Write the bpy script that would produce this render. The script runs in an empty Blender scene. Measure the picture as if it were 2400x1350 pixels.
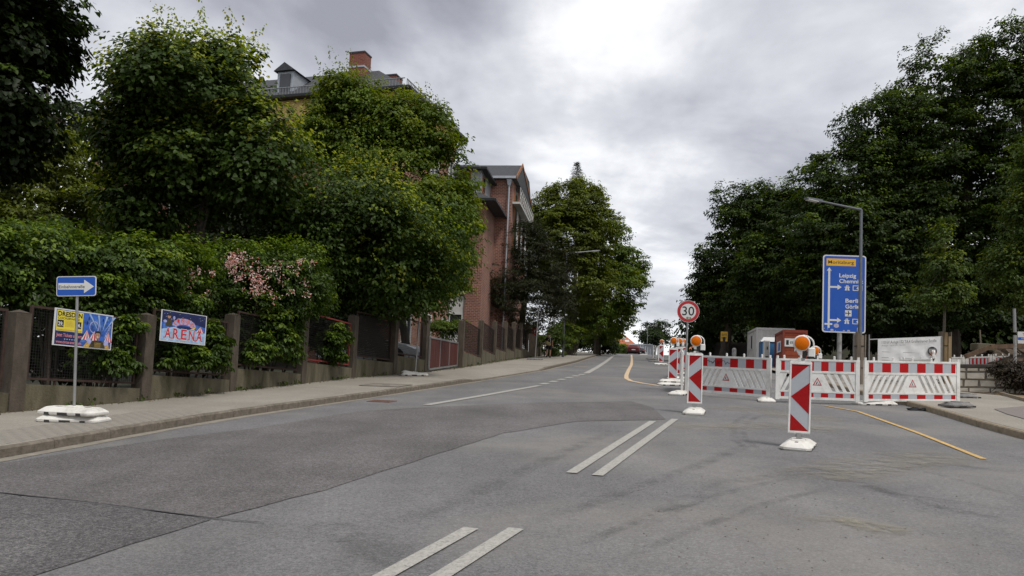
import bpy, bmesh, math, random
import numpy as np
from mathutils import Vector, Matrix

# ------------------------------------------------------------------ camera
scene = bpy.context.scene
COL = scene.collection
R_ = math.radians
FPX, PPX, PPY = 1867.0, 1200.0, 800.0          # focal length and principal point in photograph pixels
PITCH, ROLL = R_(4.15), R_(2.45)
_f = np.array([0, math.cos(PITCH), math.sin(PITCH)])
_r = np.array([1.0, 0, 0])
_u = np.cross(_r, _f)
CR = math.cos(ROLL) * _r + math.sin(ROLL) * _u
CU = math.cos(ROLL) * _u - math.sin(ROLL) * _r
cam = bpy.data.cameras.new('camera')
cam_o = bpy.data.objects.new('camera', cam)
COL.objects.link(cam_o)
cam_o.matrix_world = Matrix(((CR[0], CU[0], -_f[0], 0), (CR[1], CU[1], -_f[1], 0), (CR[2], CU[2], -_f[2], 0), (0, 0, 0, 1)))
cam.sensor_width = 36.0
cam.lens = FPX * 36 / 2400
cam.shift_y = (PPY - 675) / 2400
cam.clip_start = 0.1
cam.clip_end = 3000
scene.camera = cam_o

# ------------------------------------------------------------------ world: overcast sky
SUN_EL, SUN_AZ = R_(60), R_(140)
world = bpy.data.worlds.new('World')
scene.world = world
world.use_nodes = True
wn, wl = world.node_tree.nodes, world.node_tree.links
wn.clear()
w_out = wn.new('ShaderNodeOutputWorld')
sky = wn.new('ShaderNodeTexSky')
sky.sky_type = 'NISHITA'
sky.sun_disc = False
sky.sun_elevation = SUN_EL
sky.sun_rotation = SUN_AZ
bg_sky = wn.new('ShaderNodeBackground')
bg_sky.inputs[1].default_value = 0.10
wl.new(sky.outputs[0], bg_sky.inputs[0])
tc = wn.new('ShaderNodeTexCoord')
sep = wn.new('ShaderNodeSeparateXYZ')
wl.new(tc.outputs['Generated'], sep.inputs[0])
def wmath(op, a, b=None, c=None):
    n = wn.new('ShaderNodeMath'); n.operation = op
    for i, v in enumerate((a, b, c)):
        if v is None: continue
        if isinstance(v, (int, float)): n.inputs[i].default_value = v
        else: wl.new(v, n.inputs[i])
    return n.outputs[0]
zz = wmath('ADD', wmath('MAXIMUM', sep.outputs[2], 0.0), 0.22)
cx_, cy_ = wmath('DIVIDE', sep.outputs[0], zz), wmath('DIVIDE', sep.outputs[1], zz)
comb = wn.new('ShaderNodeCombineXYZ')
wl.new(cx_, comb.inputs[0]); wl.new(cy_, comb.inputs[1])
def wnoise(scale, detail, rough, dist, off, stretch=(1, 1, 1)):
    m = wn.new('ShaderNodeMapping'); m.inputs['Location'].default_value = off
    m.inputs['Scale'].default_value = stretch
    wl.new(comb.outputs[0], m.inputs[0])
    n = wn.new('ShaderNodeTexNoise')
    n.inputs['Scale'].default_value = scale; n.inputs['Detail'].default_value = detail
    n.inputs['Roughness'].default_value = rough; n.inputs['Distortion'].default_value = dist
    wl.new(m.outputs[0], n.inputs['Vector'])
    return n.outputs[0]
n_big = wnoise(0.85, 6, 0.55, 0.3, SKY_OFF := (3.1, 1.7, 0.0))
n_fine = wnoise(2.1, 8, 0.6, 0.35, (7.3, 2.2, 1.0))
# a broad thin place in the cloud layer ahead
def dirdot(az, el):
    v = (math.sin(az) * math.cos(el), math.cos(az) * math.cos(el), math.sin(el))
    n = wn.new('ShaderNodeVectorMath'); n.operation = 'DOT_PRODUCT'
    nn = wn.new('ShaderNodeVectorMath'); nn.operation = 'NORMALIZE'
    wl.new(tc.outputs['Generated'], nn.inputs[0]); wl.new(nn.outputs[0], n.inputs[0])
    n.inputs[1].default_value = v
    return n.outputs['Value']
glow = wmath('POWER', wmath('MAXIMUM', dirdot(R_(4), R_(10)), 0.0), 12.0)
val = wmath('ADD', wmath('MULTIPLY', n_big, 1.0), wmath('MULTIPLY', n_fine, 0.34))
val = wmath('SUBTRACT', val, 0.153)
val = wmath('ADD', val, wmath('MULTIPLY', glow, 0.135))
for az_, el_, pw_, k_ in ((-9, 32, 40.0, -.10), (19, 20, 45.0, -.10), (-28, 26, 30.0, -.05)):   # heavier cloud banks
    val = wmath('ADD', val, wmath('MULTIPLY', wmath('POWER', wmath('MAXIMUM', dirdot(R_(az_), R_(el_)), 0.0), pw_), k_))
ramp = wn.new('ShaderNodeValToRGB')
er = ramp.color_ramp.elements
er[0].position = 0.37; er[0].color = (0.225, 0.229, 0.254, 1)
er[1].position = 0.65; er[1].color = (0.72, 0.723, 0.728, 1)
e = er.new(0.46); e.color = (0.325, 0.331, 0.362, 1)
e = er.new(0.555); e.color = (0.47, 0.476, 0.502, 1)
wl.new(val, ramp.inputs[0])
bg_cloud = wn.new('ShaderNodeBackground')
bg_cloud.inputs[1].default_value = 1.0
wl.new(ramp.outputs[0], bg_cloud.inputs[0])
mixw = wn.new('ShaderNodeMixShader'); mixw.inputs[0].default_value = 0.93
wl.new(bg_sky.outputs[0], mixw.inputs[1]); wl.new(bg_cloud.outputs[0], mixw.inputs[2])
wl.new(mixw.outputs[0], w_out.inputs[0])

sun = bpy.data.lights.new('sun', 'SUN')
sun.energy = 1.5
sun.angle = R_(13)
sun.color = (1.0, 0.96, 0.90)
sun_o = bpy.data.objects.new('sun', sun)
COL.objects.link(sun_o)
_sd = Vector((math.sin(SUN_AZ) * math.cos(SUN_EL), math.cos(SUN_AZ) * math.cos(SUN_EL), math.sin(SUN_EL)))
sun_o.rotation_euler = _sd.to_track_quat('Z', 'Y').to_euler()

scene.view_settings.view_transform = 'Standard'
scene.view_settings.look = 'None'
scene.view_settings.exposure = 0.70
scene.view_settings.gamma = 1.0
scene.view_settings.use_curve_mapping = False
scene.render.engine = 'CYCLES'
scene.cycles.max_bounces = 6
scene.cycles.diffuse_bounces = 3
scene.cycles.transparent_max_bounces = 6
scene.cycles.use_denoising = True

# ------------------------------------------------------------------ survey: the street's surface and points on it
GA = R_(15); GS, GC = math.sin(GA), math.cos(GA)
def slope_z(s):
    if s < -20: s = -20
    if s <= 106: return -1.5 + .0826 * s - 5.6e-5 * s * s
    z0 = -1.5 + .0826 * 106 - 5.6e-5 * 106 * 106
    k0, k1, L = .0826 - 2 * 5.6e-5 * 106, -.03, 26.0
    t = min(s - 106, L)
    return z0 + k0 * t + (k1 - k0) * t * t / (2 * L) + k1 * max(0, min(s - 106 - L, 120))
def gz(x, y): return slope_z(x * GS + y * GC)
def ray(px, py): return _f + CR * ((px - PPX) / FPX) - CU * ((py - PPY) / FPX)
def at(px, py, dz=0.0):
    """the point of the street surface (dz above it) seen at a place of the photograph"""
    d = ray(px, py)
    t = 2.0
    f = lambda t: d[2] * t - gz(d[0] * t, d[1] * t) - dz
    while t < 260 and f(t) > 0: t *= 1.01
    a, b = t / 1.01, t
    for _ in range(40):
        m = (a + b) / 2
        if f(m) > 0: a = m
        else: b = m
    p = d * b
    return Vector((p[0], p[1], gz(p[0], p[1]) + dz))
def atd(px, py, depth): return Vector(ray(px, py) * depth)
def onground(px, depth, dz=0.0):
    """ground point at a given depth in the column px"""
    y = 850
    for _ in range(6):
        p = atd(px, y, depth)
        y += (p.z - gz(p.x, p.y)) * FPX / depth
    p = atd(px, y, depth)
    return Vector((p.x, p.y, gz(p.x, p.y) + dz))
def ht(px, py, base):
    """height above a base point that reaches image row py"""
    depth = float(np.dot(np.array(base), _f))
    p = atd(px, py, depth)
    return p.z - base[2]

# ------------------------------------------------------------------ materials
MATS = {}
def pm(name, col, rough=0.7, metal=0.0, var=0.12, scale=6.0, bump=0.0, bscale=40.0, dirt=None, dirt_amt=0.0, dscale=1.5,
       spec=0.35, coat=0.0, island=0.0, streak=1.0):
    """procedural principled material: mottled colour, optional dirt patches (shape of their own), fine relief"""
    if name in MATS: return MATS[name]
    m = bpy.data.materials.new(name); m.use_nodes = True
    n, l = m.node_tree.nodes, m.node_tree.links
    b = n['Principled BSDF']
    b.inputs['Roughness'].default_value = rough; b.inputs['Metallic'].default_value = metal
    b.inputs['Specular IOR Level'].default_value = spec
    if coat: b.inputs['Coat Weight'].default_value = coat; b.inputs['Coat Roughness'].default_value = .08
    t = n.new('ShaderNodeTexCoord')
    mp = n.new('ShaderNodeMapping'); mp.inputs['Scale'].default_value = (1, 1, streak)
    l.new(t.outputs['Object'], mp.inputs[0])
    nz = n.new('ShaderNodeTexNoise'); nz.inputs['Scale'].default_value = scale; nz.inputs['Detail'].default_value = 6; nz.inputs['Roughness'].default_value = .62
    l.new(mp.outputs[0], nz.inputs['Vector'])
    r = n.new('ShaderNodeValToRGB')
    r.color_ramp.elements[0].position = .3; r.color_ramp.elements[1].position = .72
    r.color_ramp.elements[0].color = (*[max(0, c * (1 - var)) for c in col], 1)
    r.color_ramp.elements[1].color = (*[min(1, c * (1 + var)) for c in col], 1)
    l.new(nz.outputs[0], r.inputs[0])
    out = r.outputs[0]
    if island:
        g = n.new('ShaderNodeNewGeometry')
        h = n.new('ShaderNodeHueSaturation')
        mr = n.new('ShaderNodeMapRange'); mr.inputs[3].default_value = 1 - island; mr.inputs[4].default_value = 1 + island
        l.new(g.outputs['Random Per Island'], mr.inputs[0]); l.new(mr.outputs[0], h.inputs['Value']); l.new(out, h.inputs['Color'])
        out = h.outputs[0]
    if dirt:
        d = n.new('ShaderNodeTexNoise'); d.inputs['Scale'].default_value = dscale; d.inputs['Detail'].default_value = 7; d.inputs['Roughness'].default_value = .7
        l.new(mp.outputs[0], d.inputs['Vector'])
        mr = n.new('ShaderNodeMapRange'); mr.inputs[1].default_value = .5; mr.inputs[2].default_value = .75; mr.inputs[4].default_value = dirt_amt
        l.new(d.outputs[0], mr.inputs[0])
        mx = n.new('ShaderNodeMix'); mx.data_type = 'RGBA'
        l.new(mr.outputs[0], mx.inputs[0]); l.new(out, mx.inputs[6]); mx.inputs[7].default_value = (*dirt, 1)
        out = mx.outputs[2]
    l.new(out, b.inputs['Base Color'])
    if bump:
        bn = n.new('ShaderNodeTexNoise'); bn.inputs['Scale'].default_value = bscale; bn.inputs['Detail'].default_value = 5
        l.new(t.outputs['Object'], bn.inputs['Vector'])
        bp = n.new('ShaderNodeBump'); bp.inputs['Strength'].default_value = bump; bp.inputs['Distance'].default_value = .02
        l.new(bn.outputs[0], bp.inputs['Height']); l.new(bp.outputs[0], b.inputs['Normal'])
    MATS[name] = m
    return m

def leaf_mat(name, dark, mid, light, rough=.5, trans=.35):
    """leaf colour: each spray of leaves has a tone of its own, single leaves stray a little from it"""
    if name in MATS: return MATS[name]
    m = bpy.data.materials.new(name); m.use_nodes = True
    n, l = m.node_tree.nodes, m.node_tree.links
    b = n['Principled BSDF']
    b.inputs['Roughness'].default_value = rough; b.inputs['Specular IOR Level'].default_value = .22
    g = n.new('ShaderNodeAttribute'); g.attribute_name = 'tone'
    r = n.new('ShaderNodeValToRGB')
    r.color_ramp.elements[0].color = (*dark, 1); r.color_ramp.elements[1].color = (*light, 1)
    e = r.color_ramp.elements.new(.55); e.color = (*mid, 1)
    l.new(g.outputs['Fac'], r.inputs[0])
    l.new(r.outputs[0], b.inputs['Base Color'])
    tr = n.new('ShaderNodeBsdfTranslucent')
    h2 = n.new('ShaderNodeHueSaturation'); h2.inputs['Value'].default_value = 1.4; h2.inputs['Saturation'].default_value = 1.1; h2.inputs['Hue'].default_value = .487
    l.new(r.outputs[0], h2.inputs['Color']); l.new(h2.outputs[0], tr.inputs[0])
    mx = n.new('ShaderNodeMixShader'); mx.inputs[0].default_value = trans
    l.new(b.outputs[0], mx.inputs[1]); l.new(tr.outputs[0], mx.inputs[2])
    l.new(mx.outputs[0], n['Material Output'].inputs[0])
    MATS[name] = m
    return m

def asphalt(name, col, agg=.25, dust=None, dust_amt=0, scale=260, crack=0.0, blotch=.16, marks=0.0):
    m = bpy.data.materials.new(name); m.use_nodes = True
    n, l = m.node_tree.nodes, m.node_tree.links
    b = n['Principled BSDF']; b.inputs['Roughness'].default_value = .86; b.inputs['Specular IOR Level'].default_value = .3
    t = n.new('ShaderNodeTexCoord')
    def noise(sc, det, rg, off=(0, 0, 0), st=(1, 1, 1), rot=0, dist=0):
        mp = n.new('ShaderNodeMapping'); mp.inputs['Location'].default_value = off; mp.inputs['Scale'].default_value = st; mp.inputs['Rotation'].default_value = (0, 0, rot)
        l.new(t.outputs['Object'], mp.inputs[0])
        z = n.new('ShaderNodeTexNoise'); z.inputs['Scale'].default_value = sc; z.inputs['Detail'].default_value = det; z.inputs['Roughness'].default_value = rg; z.inputs['Distortion'].default_value = dist
        l.new(mp.outputs[0], z.inputs['Vector'])
        return z.outputs[0]
    def rampc(src, p0, p1, c0, c1):
        r = n.new('ShaderNodeMapRange'); r.inputs[1].default_value = p0; r.inputs[2].default_value = p1; r.inputs[3].default_value = c0; r.inputs[4].default_value = c1
        l.new(src, r.inputs[0]); return r.outputs[0]
    def mul(a, b_):
        k = n.new('ShaderNodeMath'); k.operation = 'MULTIPLY'; l.new(a, k.inputs[0]); l.new(b_, k.inputs[1]); return k.outputs[0]
    f = mul(rampc(noise(38, 8, .95), .3, .7, 1 - agg * 1.5, 1 + agg * 1.5), rampc(noise(.55, 6, .6), .3, .7, 1 - blotch, 1 + blotch))
    f = mul(f, rampc(noise(1.1, 4, .6, (4, 2, 0), (1, .16, 1), -.33), .3, .7, 1 - blotch * .6, 1 + blotch * .6))   # wear along the wheel tracks
    spk = rampc(noise(scale, 2, .5), .62, .72, 1.0, 1.35)
    f = mul(f, spk)
    for vs_, va_ in ((130, agg * 1.1), (48, agg * .75)):      # stones of the aggregate
        v = n.new('ShaderNodeTexVoronoi'); v.inputs['Scale'].default_value = vs_; l.new(t.outputs['Object'], v.inputs['Vector'])
        sx = n.new('ShaderNodeSeparateColor'); l.new(v.outputs['Color'], sx.inputs[0])
        f = mul(f, rampc(sx.outputs[0], 0, 1, 1 - va_, 1 + va_))
    h = n.new('ShaderNodeMix'); h.data_type = 'RGBA'; h.blend_type = 'MULTIPLY'; h.inputs[0].default_value = 1
    h.inputs[6].default_value = (*col, 1); l.new(f, h.inputs[7])
    out = h.outputs[2]
    if dust:
        mx = n.new('ShaderNodeMix'); mx.data_type = 'RGBA'
        l.new(rampc(noise(.32, 6, .65, (9, 3, 0), dist=.4), .48, .72, 0, dust_amt), mx.inputs[0]); l.new(out, mx.inputs[6]); mx.inputs[7].default_value = (*dust, 1)
        out = mx.outputs[2]
    if crack:
        v = n.new('ShaderNodeTexVoronoi'); v.feature = 'DISTANCE_TO_EDGE'; v.inputs['Scale'].default_value = .33
        mp = n.new('ShaderNodeMapping'); l.new(t.outputs['Object'], mp.inputs[0])
        dn = n.new('ShaderNodeTexNoise'); dn.inputs['Scale'].default_value = 1.3; dn.inputs['Detail'].default_value = 6
        l.new(t.outputs['Object'], dn.inputs['Vector'])
        va = n.new('ShaderNodeVectorMath'); va.operation = 'MULTIPLY_ADD'; l.new(dn.outputs[1], va.inputs[0]); va.inputs[1].default_value = (1.6, 1.6, 0); l.new(mp.outputs[0], va.inputs[2])
        l.new(va.outputs[0], v.inputs['Vector'])
        mx = n.new('ShaderNodeMix'); mx.data_type = 'RGBA'
        cr = mul(rampc(v.outputs['Distance'], .002, .006, crack, 0), rampc(noise(.35, 2, .5, (20, 8, 0)), .52, .6, 0, 1))
        l.new(cr, mx.inputs[0]); l.new(out, mx.inputs[6]); mx.inputs[7].default_value = (.03, .03, .03, 1)
        out = mx.outputs[2]
    l.new(out, b.inputs['Base Color'])
    bp = n.new('ShaderNodeBump'); bp.inputs['Strength'].default_value = .5; bp.inputs['Distance'].default_value = .006
    l.new(noise(150, 4, .8), bp.inputs['Height']); l.new(bp.outputs[0], b.inputs['Normal'])
    MATS[name] = m
    return m

def brick_mat(name, c1, c2, mortar, bw=.24, bh=.075, gap=.011):
    m = bpy.data.materials.new(name); m.use_nodes = True
    n, l = m.node_tree.nodes, m.node_tree.links
    b = n['Principled BSDF']; b.inputs['Roughness'].default_value = .85
    t = n.new('ShaderNodeUVMap')
    br = n.new('ShaderNodeTexBrick')
    br.inputs['Color1'].default_value = (*c1, 1); br.inputs['Color2'].default_value = (*c2, 1); br.inputs['Mortar'].default_value = (*mortar, 1)
    br.inputs['Scale'].default_value = 1; br.inputs['Brick Width'].default_value = bw; br.inputs['Row Height'].default_value = bh
    br.inputs['Mortar Size'].default_value = gap; br.inputs['Mortar Smooth'].default_value = .2; br.inputs['Bias'].default_value = -.1
    l.new(t.outputs[0], br.inputs['Vector'])
    nz = n.new('ShaderNodeTexNoise'); nz.inputs['Scale'].default_value = .8; nz.inputs['Detail'].default_value = 6
    l.new(t.outputs[0], nz.inputs['Vector'])
    h = n.new('ShaderNodeHueSaturation'); mr = n.new('ShaderNodeMapRange'); mr.inputs[1].default_value = .3; mr.inputs[2].default_value = .7; mr.inputs[3].default_value = .78; mr.inputs[4].default_value = 1.2
    l.new(nz.outputs[0], mr.inputs[0]); l.new(mr.outputs[0], h.inputs['Value']); l.new(br.outputs[0], h.inputs['Color'])
    l.new(h.outputs[0], b.inputs['Base Color'])
    bp = n.new('ShaderNodeBump'); bp.inputs['Strength'].default_value = .6; bp.inputs['Distance'].default_value = .01; bp.invert = True
    l.new(br.outputs[1], bp.inputs['Height']); l.new(bp.outputs[0], b.inputs['Normal'])
    MATS[name] = m
    return m

# ------------------------------------------------------------------ objects and shapes
def tag(o, label=None, cat=None, group=None, kind=None):
    if label: o['label'] = label
    if cat: o['category'] = cat
    if group: o['group'] = group
    if kind: o['kind'] = kind
    return o
def empty(name, loc=(0, 0, 0), rz=0.0, label=None, cat=None, group=None):
    o = bpy.data.objects.new(name, None); COL.objects.link(o)
    o.location = loc; o.rotation_euler = (0, 0, rz); o.empty_display_size = .2
    return tag(o, label, cat, group)
def link_mesh(name, me, parent=None):
    o = bpy.data.objects.new(name, me); COL.objects.link(o)
    if parent: o.parent = parent
    return o
def copy_tree(o, parent=None):
    c = o.copy(); COL.objects.link(c); c.parent = parent
    for ch in list(o.children): copy_tree(ch, c)
    return c
def tilt(rz):
    """rotation that lays a piece flat on the sloping street, seen from a thing turned by rz"""
    n = Vector((-.0826 * GS, -.0826 * GC, 1)).normalized()
    q = Vector((0, 0, 1)).rotation_difference(n).to_matrix().to_4x4()
    return Matrix.Rotation(-rz, 4, 'Z') @ q @ Matrix.Rotation(rz, 4, 'Z')

class MB:
    """collects shapes into one mesh"""
    def __init__(self): self.v, self.f, self.mi, self.cur = [], [], [], 0
    def mat(self, i): self.cur = i; return self
    def add(self, vs, fs):
        o = len(self.v); self.v += [tuple(p) for p in vs]
        for f in fs: self.f.append(tuple(o + i for i in f)); self.mi.append(self.cur)
        return self
    def hexa(self, p):    # 8 points: bottom 0-3, top 4-7, each ring counter-clockwise seen from above
        return self.add(p, [(3, 2, 1, 0), (4, 5, 6, 7), (0, 1, 5, 4), (1, 2, 6, 5), (2, 3, 7, 6), (3, 0, 4, 7)])
    def box(self, x0, x1, y0, y1, z0, z1):
        return self.hexa([(x0, y0, z0), (x1, y0, z0), (x1, y1, z0), (x0, y1, z0), (x0, y0, z1), (x1, y0, z1), (x1, y1, z1), (x0, y1, z1)])
    def bbox(self, x0, x1, y0, y1, z0, z1, c=.01):
        """box with chamfered upright and top edges"""
        def ring(d, z): return [(x0 + d, y0 + c * (d < c) , z)]
        def oct_(i, z):
            a, b_, e_, g_ = x0 + i, x1 - i, y0 + i, y1 - i
            return [(a + c, e_, z), (b_ - c, e_, z), (b_, e_ + c, z), (b_, g_ - c, z), (b_ - c, g_, z), (a + c, g_, z), (a, g_ - c, z), (a, e_ + c, z)]
        vs = oct_(0, z0) + oct_(0, z1 - c) + oct_(c * .9, z1)
        fs = [tuple(range(7, -1, -1)), tuple(range(16, 24))]
        for k in (0, 8):
            fs += [(k + i, k + (i + 1) % 8, k + 8 + (i + 1) % 8, k + 8 + i) for i in range(8)]
        return self.add(vs, fs)
    def tube(self, p0, p1, r0, r1=None, n=8, cap=True):
        r1 = r0 if r1 is None else r1
        p0, p1 = Vector(p0), Vector(p1); d = (p1 - p0)
        if d.length < 1e-6: return self
        d.normalize(); a = d.orthogonal().normalized(); b = d.cross(a)
        vs = [p0 + (a * math.cos(2 * math.pi * i / n) + b * math.sin(2 * math.pi * i / n)) * r0 for i in range(n)]
        vs += [p1 + (a * math.cos(2 * math.pi * i / n) + b * math.sin(2 * math.pi * i / n)) * r1 for i in range(n)]
        fs = [(i, (i + 1) % n, n + (i + 1) % n, n + i) for i in range(n)]
        if cap: fs += [tuple(range(n - 1, -1, -1)), tuple(range(n, 2 * n))]
        return self.add(vs, fs)
    def path(self, pts, rs, n=7):
        """smooth tapering tube along points"""
        pts = [Vector(p) for p in pts]; k = len(pts); vs = []
        a = None
        for i, p in enumerate(pts):
            d = (pts[min(i + 1, k - 1)] - pts[max(i - 1, 0)]).normalized()
            if a is None: a = d.orthogonal().normalized()
            a = (a - d * a.dot(d)).normalized(); b = d.cross(a)
            vs += [p + (a * math.cos(2 * math.pi * j / n) + b * math.sin(2 * math.pi * j / n)) * rs[i] for j in range(n)]
        fs = [(i * n + j, i * n + (j + 1) % n, (i + 1) * n + (j + 1) % n, (i + 1) * n + j) for i in range(k - 1) for j in range(n)]
        fs += [tuple(range(n - 1, -1, -1)), tuple(range((k - 1) * n, k * n))]
        return self.add(vs, fs)
    def bar(self, p0, p1, w, h):
        """rectangular bar between two points, w across, h upright"""
        p0, p1 = Vector(p0), Vector(p1); d = (p1 - p0).normalized()
        s = Vector((d.y, -d.x, 0)); s = s.normalized() * (w / 2) if s.length > 1e-5 else Vector((w / 2, 0, 0))
        u = s.normalized().cross(d) * (h / 2)
        return self.hexa([p0 - s - u, p0 + s - u, p1 + s - u, p1 - s - u, p0 - s + u, p0 + s + u, p1 + s + u, p1 - s + u])
    def prism(self, poly, y0, y1):
        """polygon in the XZ plane (counter-clockwise seen from -Y) pulled from y0 (front) to y1"""
        n = len(poly)
        vs = [(x, y0, z) for x, z in poly] + [(x, y1, z) for x, z in poly]
        fs = [tuple(range(n)), tuple(range(2 * n - 1, n - 1, -1))] + [(i, n + i, n + (i + 1) % n, (i + 1) % n) for i in range(n)]
        return self.add(vs, fs)
    def flat(self, poly, y):
        return self.add([(x, y, z) for x, z in poly], [tuple(range(len(poly)))])
    def lathe(self, prof, cx=0, cy=0, n=16, axis='Z'):
        k = len(prof); vs = []
        for r, z in prof:
            for j in range(n):
                c, s = math.cos(2 * math.pi * j / n) * r, math.sin(2 * math.pi * j / n) * r
                vs.append((cx + c, cy + s, z) if axis == 'Z' else (cx + c, -z, cy + s) if axis == 'Y' else (z, cx + c, cy + s))
        fs = [(i * n + j, i * n + (j + 1) % n, (i + 1) * n + (j + 1) % n, (i + 1) * n + j) for i in range(k - 1) for j in range(n)]
        fs += [tuple(range(n - 1, -1, -1)), tuple(range((k - 1) * n, k * n))]
        return self.add(vs, fs)
    def mesh(self, name, mats, smooth=False, uv=False):
        me = bpy.data.meshes.new(name)
        me.from_pydata(self.v, [], self.f)
        for m in (mats if isinstance(mats, (list, tuple)) else [mats]): me.materials.append(m)
        if any(self.mi): me.polygons.foreach_set('material_index', self.mi)
        if smooth:
            me.polygons.foreach_set('use_smooth', [True] * len(me.polygons))
            if hasattr(me, 'set_sharp_from_angle'): me.set_sharp_from_angle(angle=R_(38))
        me.update()
        if uv:
            lay = me.uv_layers.new(name='UVMap')
            for p in me.polygons:
                nn = p.normal
                for li in p.loop_indices:
                    c = me.vertices[me.loops[li].vertex_index].co
                    if abs(nn.z) > .7: lay.data[li].uv = (c.x, c.y)
                    else:
                        tx = Vector((-nn.y, nn.x, 0)).normalized()
                        lay.data[li].uv = (c.dot(tx), c.z)
        return me
    def build(self, name, mats, parent=None, world=False, smooth=False, uv=False):
        if world and parent is not None:
            o = parent.location
            self.v = [(p[0] - o.x, p[1] - o.y, p[2] - o.z) for p in self.v]
        return link_mesh(name, self.mesh(name, mats, smooth, uv), parent)

def text_mesh(s, mat, parent, x, z, width=None, height=.1, y=-.003, bold=0.0, align='LEFT', name='lettering', slant=0.0):
    """flat lettering on a board that faces -Y; x,z = lower left of the text, height = cap height"""
    cu = bpy.data.curves.new('lettering', 'FONT'); cu.body = s; cu.size = 1; cu.offset = bold; cu.resolution_u = 3
    to = bpy.data.objects.new('lettering', cu); COL.objects.link(to)
    dg = bpy.context.evaluated_depsgraph_get()
    me = bpy.data.meshes.new_from_object(to.evaluated_get(dg))
    bpy.data.objects.remove(to); bpy.data.curves.remove(cu)
    n = len(me.vertices); co = np.empty(n * 3); me.vertices.foreach_get('co', co); co = co.reshape(-1, 3)
    x0, x1 = co[:, 0].min(), co[:, 0].max()
    k = height / .69
    kx = width / (x1 - x0) if width else k
    X = (co[:, 0] - x0) * kx
    if align == 'CENTER': X -= (x1 - x0) * kx / 2
    Z = co[:, 1] * k
    out = np.stack([x + X + slant * X * 0, np.full(n, y), z + Z + slant * X], 1)
    me.vertices.foreach_set('co', out.ravel()); me.materials.clear(); me.materials.append(mat); me.update(); me.name = name
    return link_mesh(name, me, parent)

# ------------------------------------------------------------------ the street and its ground
rng = random.Random(7)
M_ground = pm('garden_earth', (.035, .032, .022), .95, var=.5, scale=1.2, bump=.6, bscale=9, dirt=(.03, .05, .012), dirt_amt=.8, dscale=.5)
M_road = asphalt('asphalt_grey', (.150, .1465, .146), dust=(.25, .235, .21), dust_amt=.55)
M_patch = asphalt('asphalt_brown', (.120, .111, .110), dust=None, blotch=.22, agg=.35)
M_patch2 = asphalt('asphalt_old', (.102, .097, .096), agg=.45, blotch=.2)
M_walk = asphalt('pavement_concrete', (.275, .252, .215), agg=.14, dust=(.19, .175, .145), dust_amt=.6, scale=160, blotch=.12)
M_paver = pm('paver_concrete', (.235, .215, .185), .9, var=.25, scale=9, bump=.4, bscale=120, island=.2)
M_kerb = pm('kerb_granite', (.17, .145, .115), .9, var=.35, scale=14, bump=.5, bscale=60, dirt=(.06, .055, .035), dirt_amt=.75, dscale=3)
M_kerb2 = pm('kerb_stone_light', (.27, .22, .155), .9, var=.25, scale=9, bump=.4, bscale=60, dirt=(.12, .09, .055), dirt_amt=.6, dscale=2)
M_white = pm('road_paint_white', (.385, .37, .335), .8, var=.18, scale=18, bump=.3, bscale=150, dirt=(.15, .148, .146), dirt_amt=1.2, dscale=40)
M_yellow = pm('road_tape_yellow', (.58, .37, .13), .7, var=.15, scale=12, dirt=(.22, .18, .12), dirt_amt=1.5, dscale=20)
M_yellow2 = pm('road_tape_pale', (.60, .44, .28), .7, var=.12, scale=12, dirt=(.42, .33, .22), dirt_amt=.5, dscale=5)
M_soil = pm('bare_soil', (.21, .15, .085), .95, var=.35, scale=5, bump=.8, bscale=20, dirt=(.09, .07, .04), dirt_amt=.8, dscale=1.2)

def lerp_tab(tab):
    ys = [t[0] for t in tab]; xs = [t[1] for t in tab]
    return lambda y: float(np.interp(y, ys, xs))
xL = lerp_tab([(-30, -12.6), (0, -7.3), (8.99, -5.66), (13.22, -4.87), (18.84, -3.16), (25.91, -1.19), (36.65, 1.53), (50.66, 4.13), (70, 7.1), (96.66, 11.2), (130, 16.4), (200, 27)])
xF = lerp_tab([(-30, -19.5), (0, -11.4), (12.76, -7.83), (15.2, -6.91), (18.01, -6.25), (21.25, -5.51), (24.68, -4.75), (27.09, -3.98), (29.5, -3.22), (34.35, -2.16), (39.38, -1.45), (47.4, -.33), (56.9, 1.12), (70, 3.0), (96.66, 7.3), (130, 12.6), (200, 23)])
xR = lerp_tab([(-30, 12), (0, 9.4), (6, 8.4), (12.98, 8.37), (14.67, 8.68), (17.01, 9.24), (20.08, 9.88), (22.4, 10.2), (26, 10.8), (50, 14.8), (97, 22.5), (130, 28.2), (200, 40)])

def sheet(name, fa, fb, y0, y1, dz, mat, ncol=10, step=1.0, kind='structure'):
    n = max(2, int((y1 - y0) / step) + 1); vs, fs = [], []
    for i in range(n):
        y = y0 + (y1 - y0) * i / (n - 1); a, b = fa(y), fb(y)
        for j in range(ncol + 1):
            x = a + (b - a) * j / ncol
            vs.append((x, y, gz(x, y) + (dz(x, y) if callable(dz) else dz)))
    w = ncol + 1
    for i in range(n - 1):
        for j in range(ncol):
            fs.append((i * w + j, i * w + j + 1, (i + 1) * w + j + 1, (i + 1) * w + j))
    o = MB().add(vs, fs).build(name, mat)
    o['kind'] = kind
    return o

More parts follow.
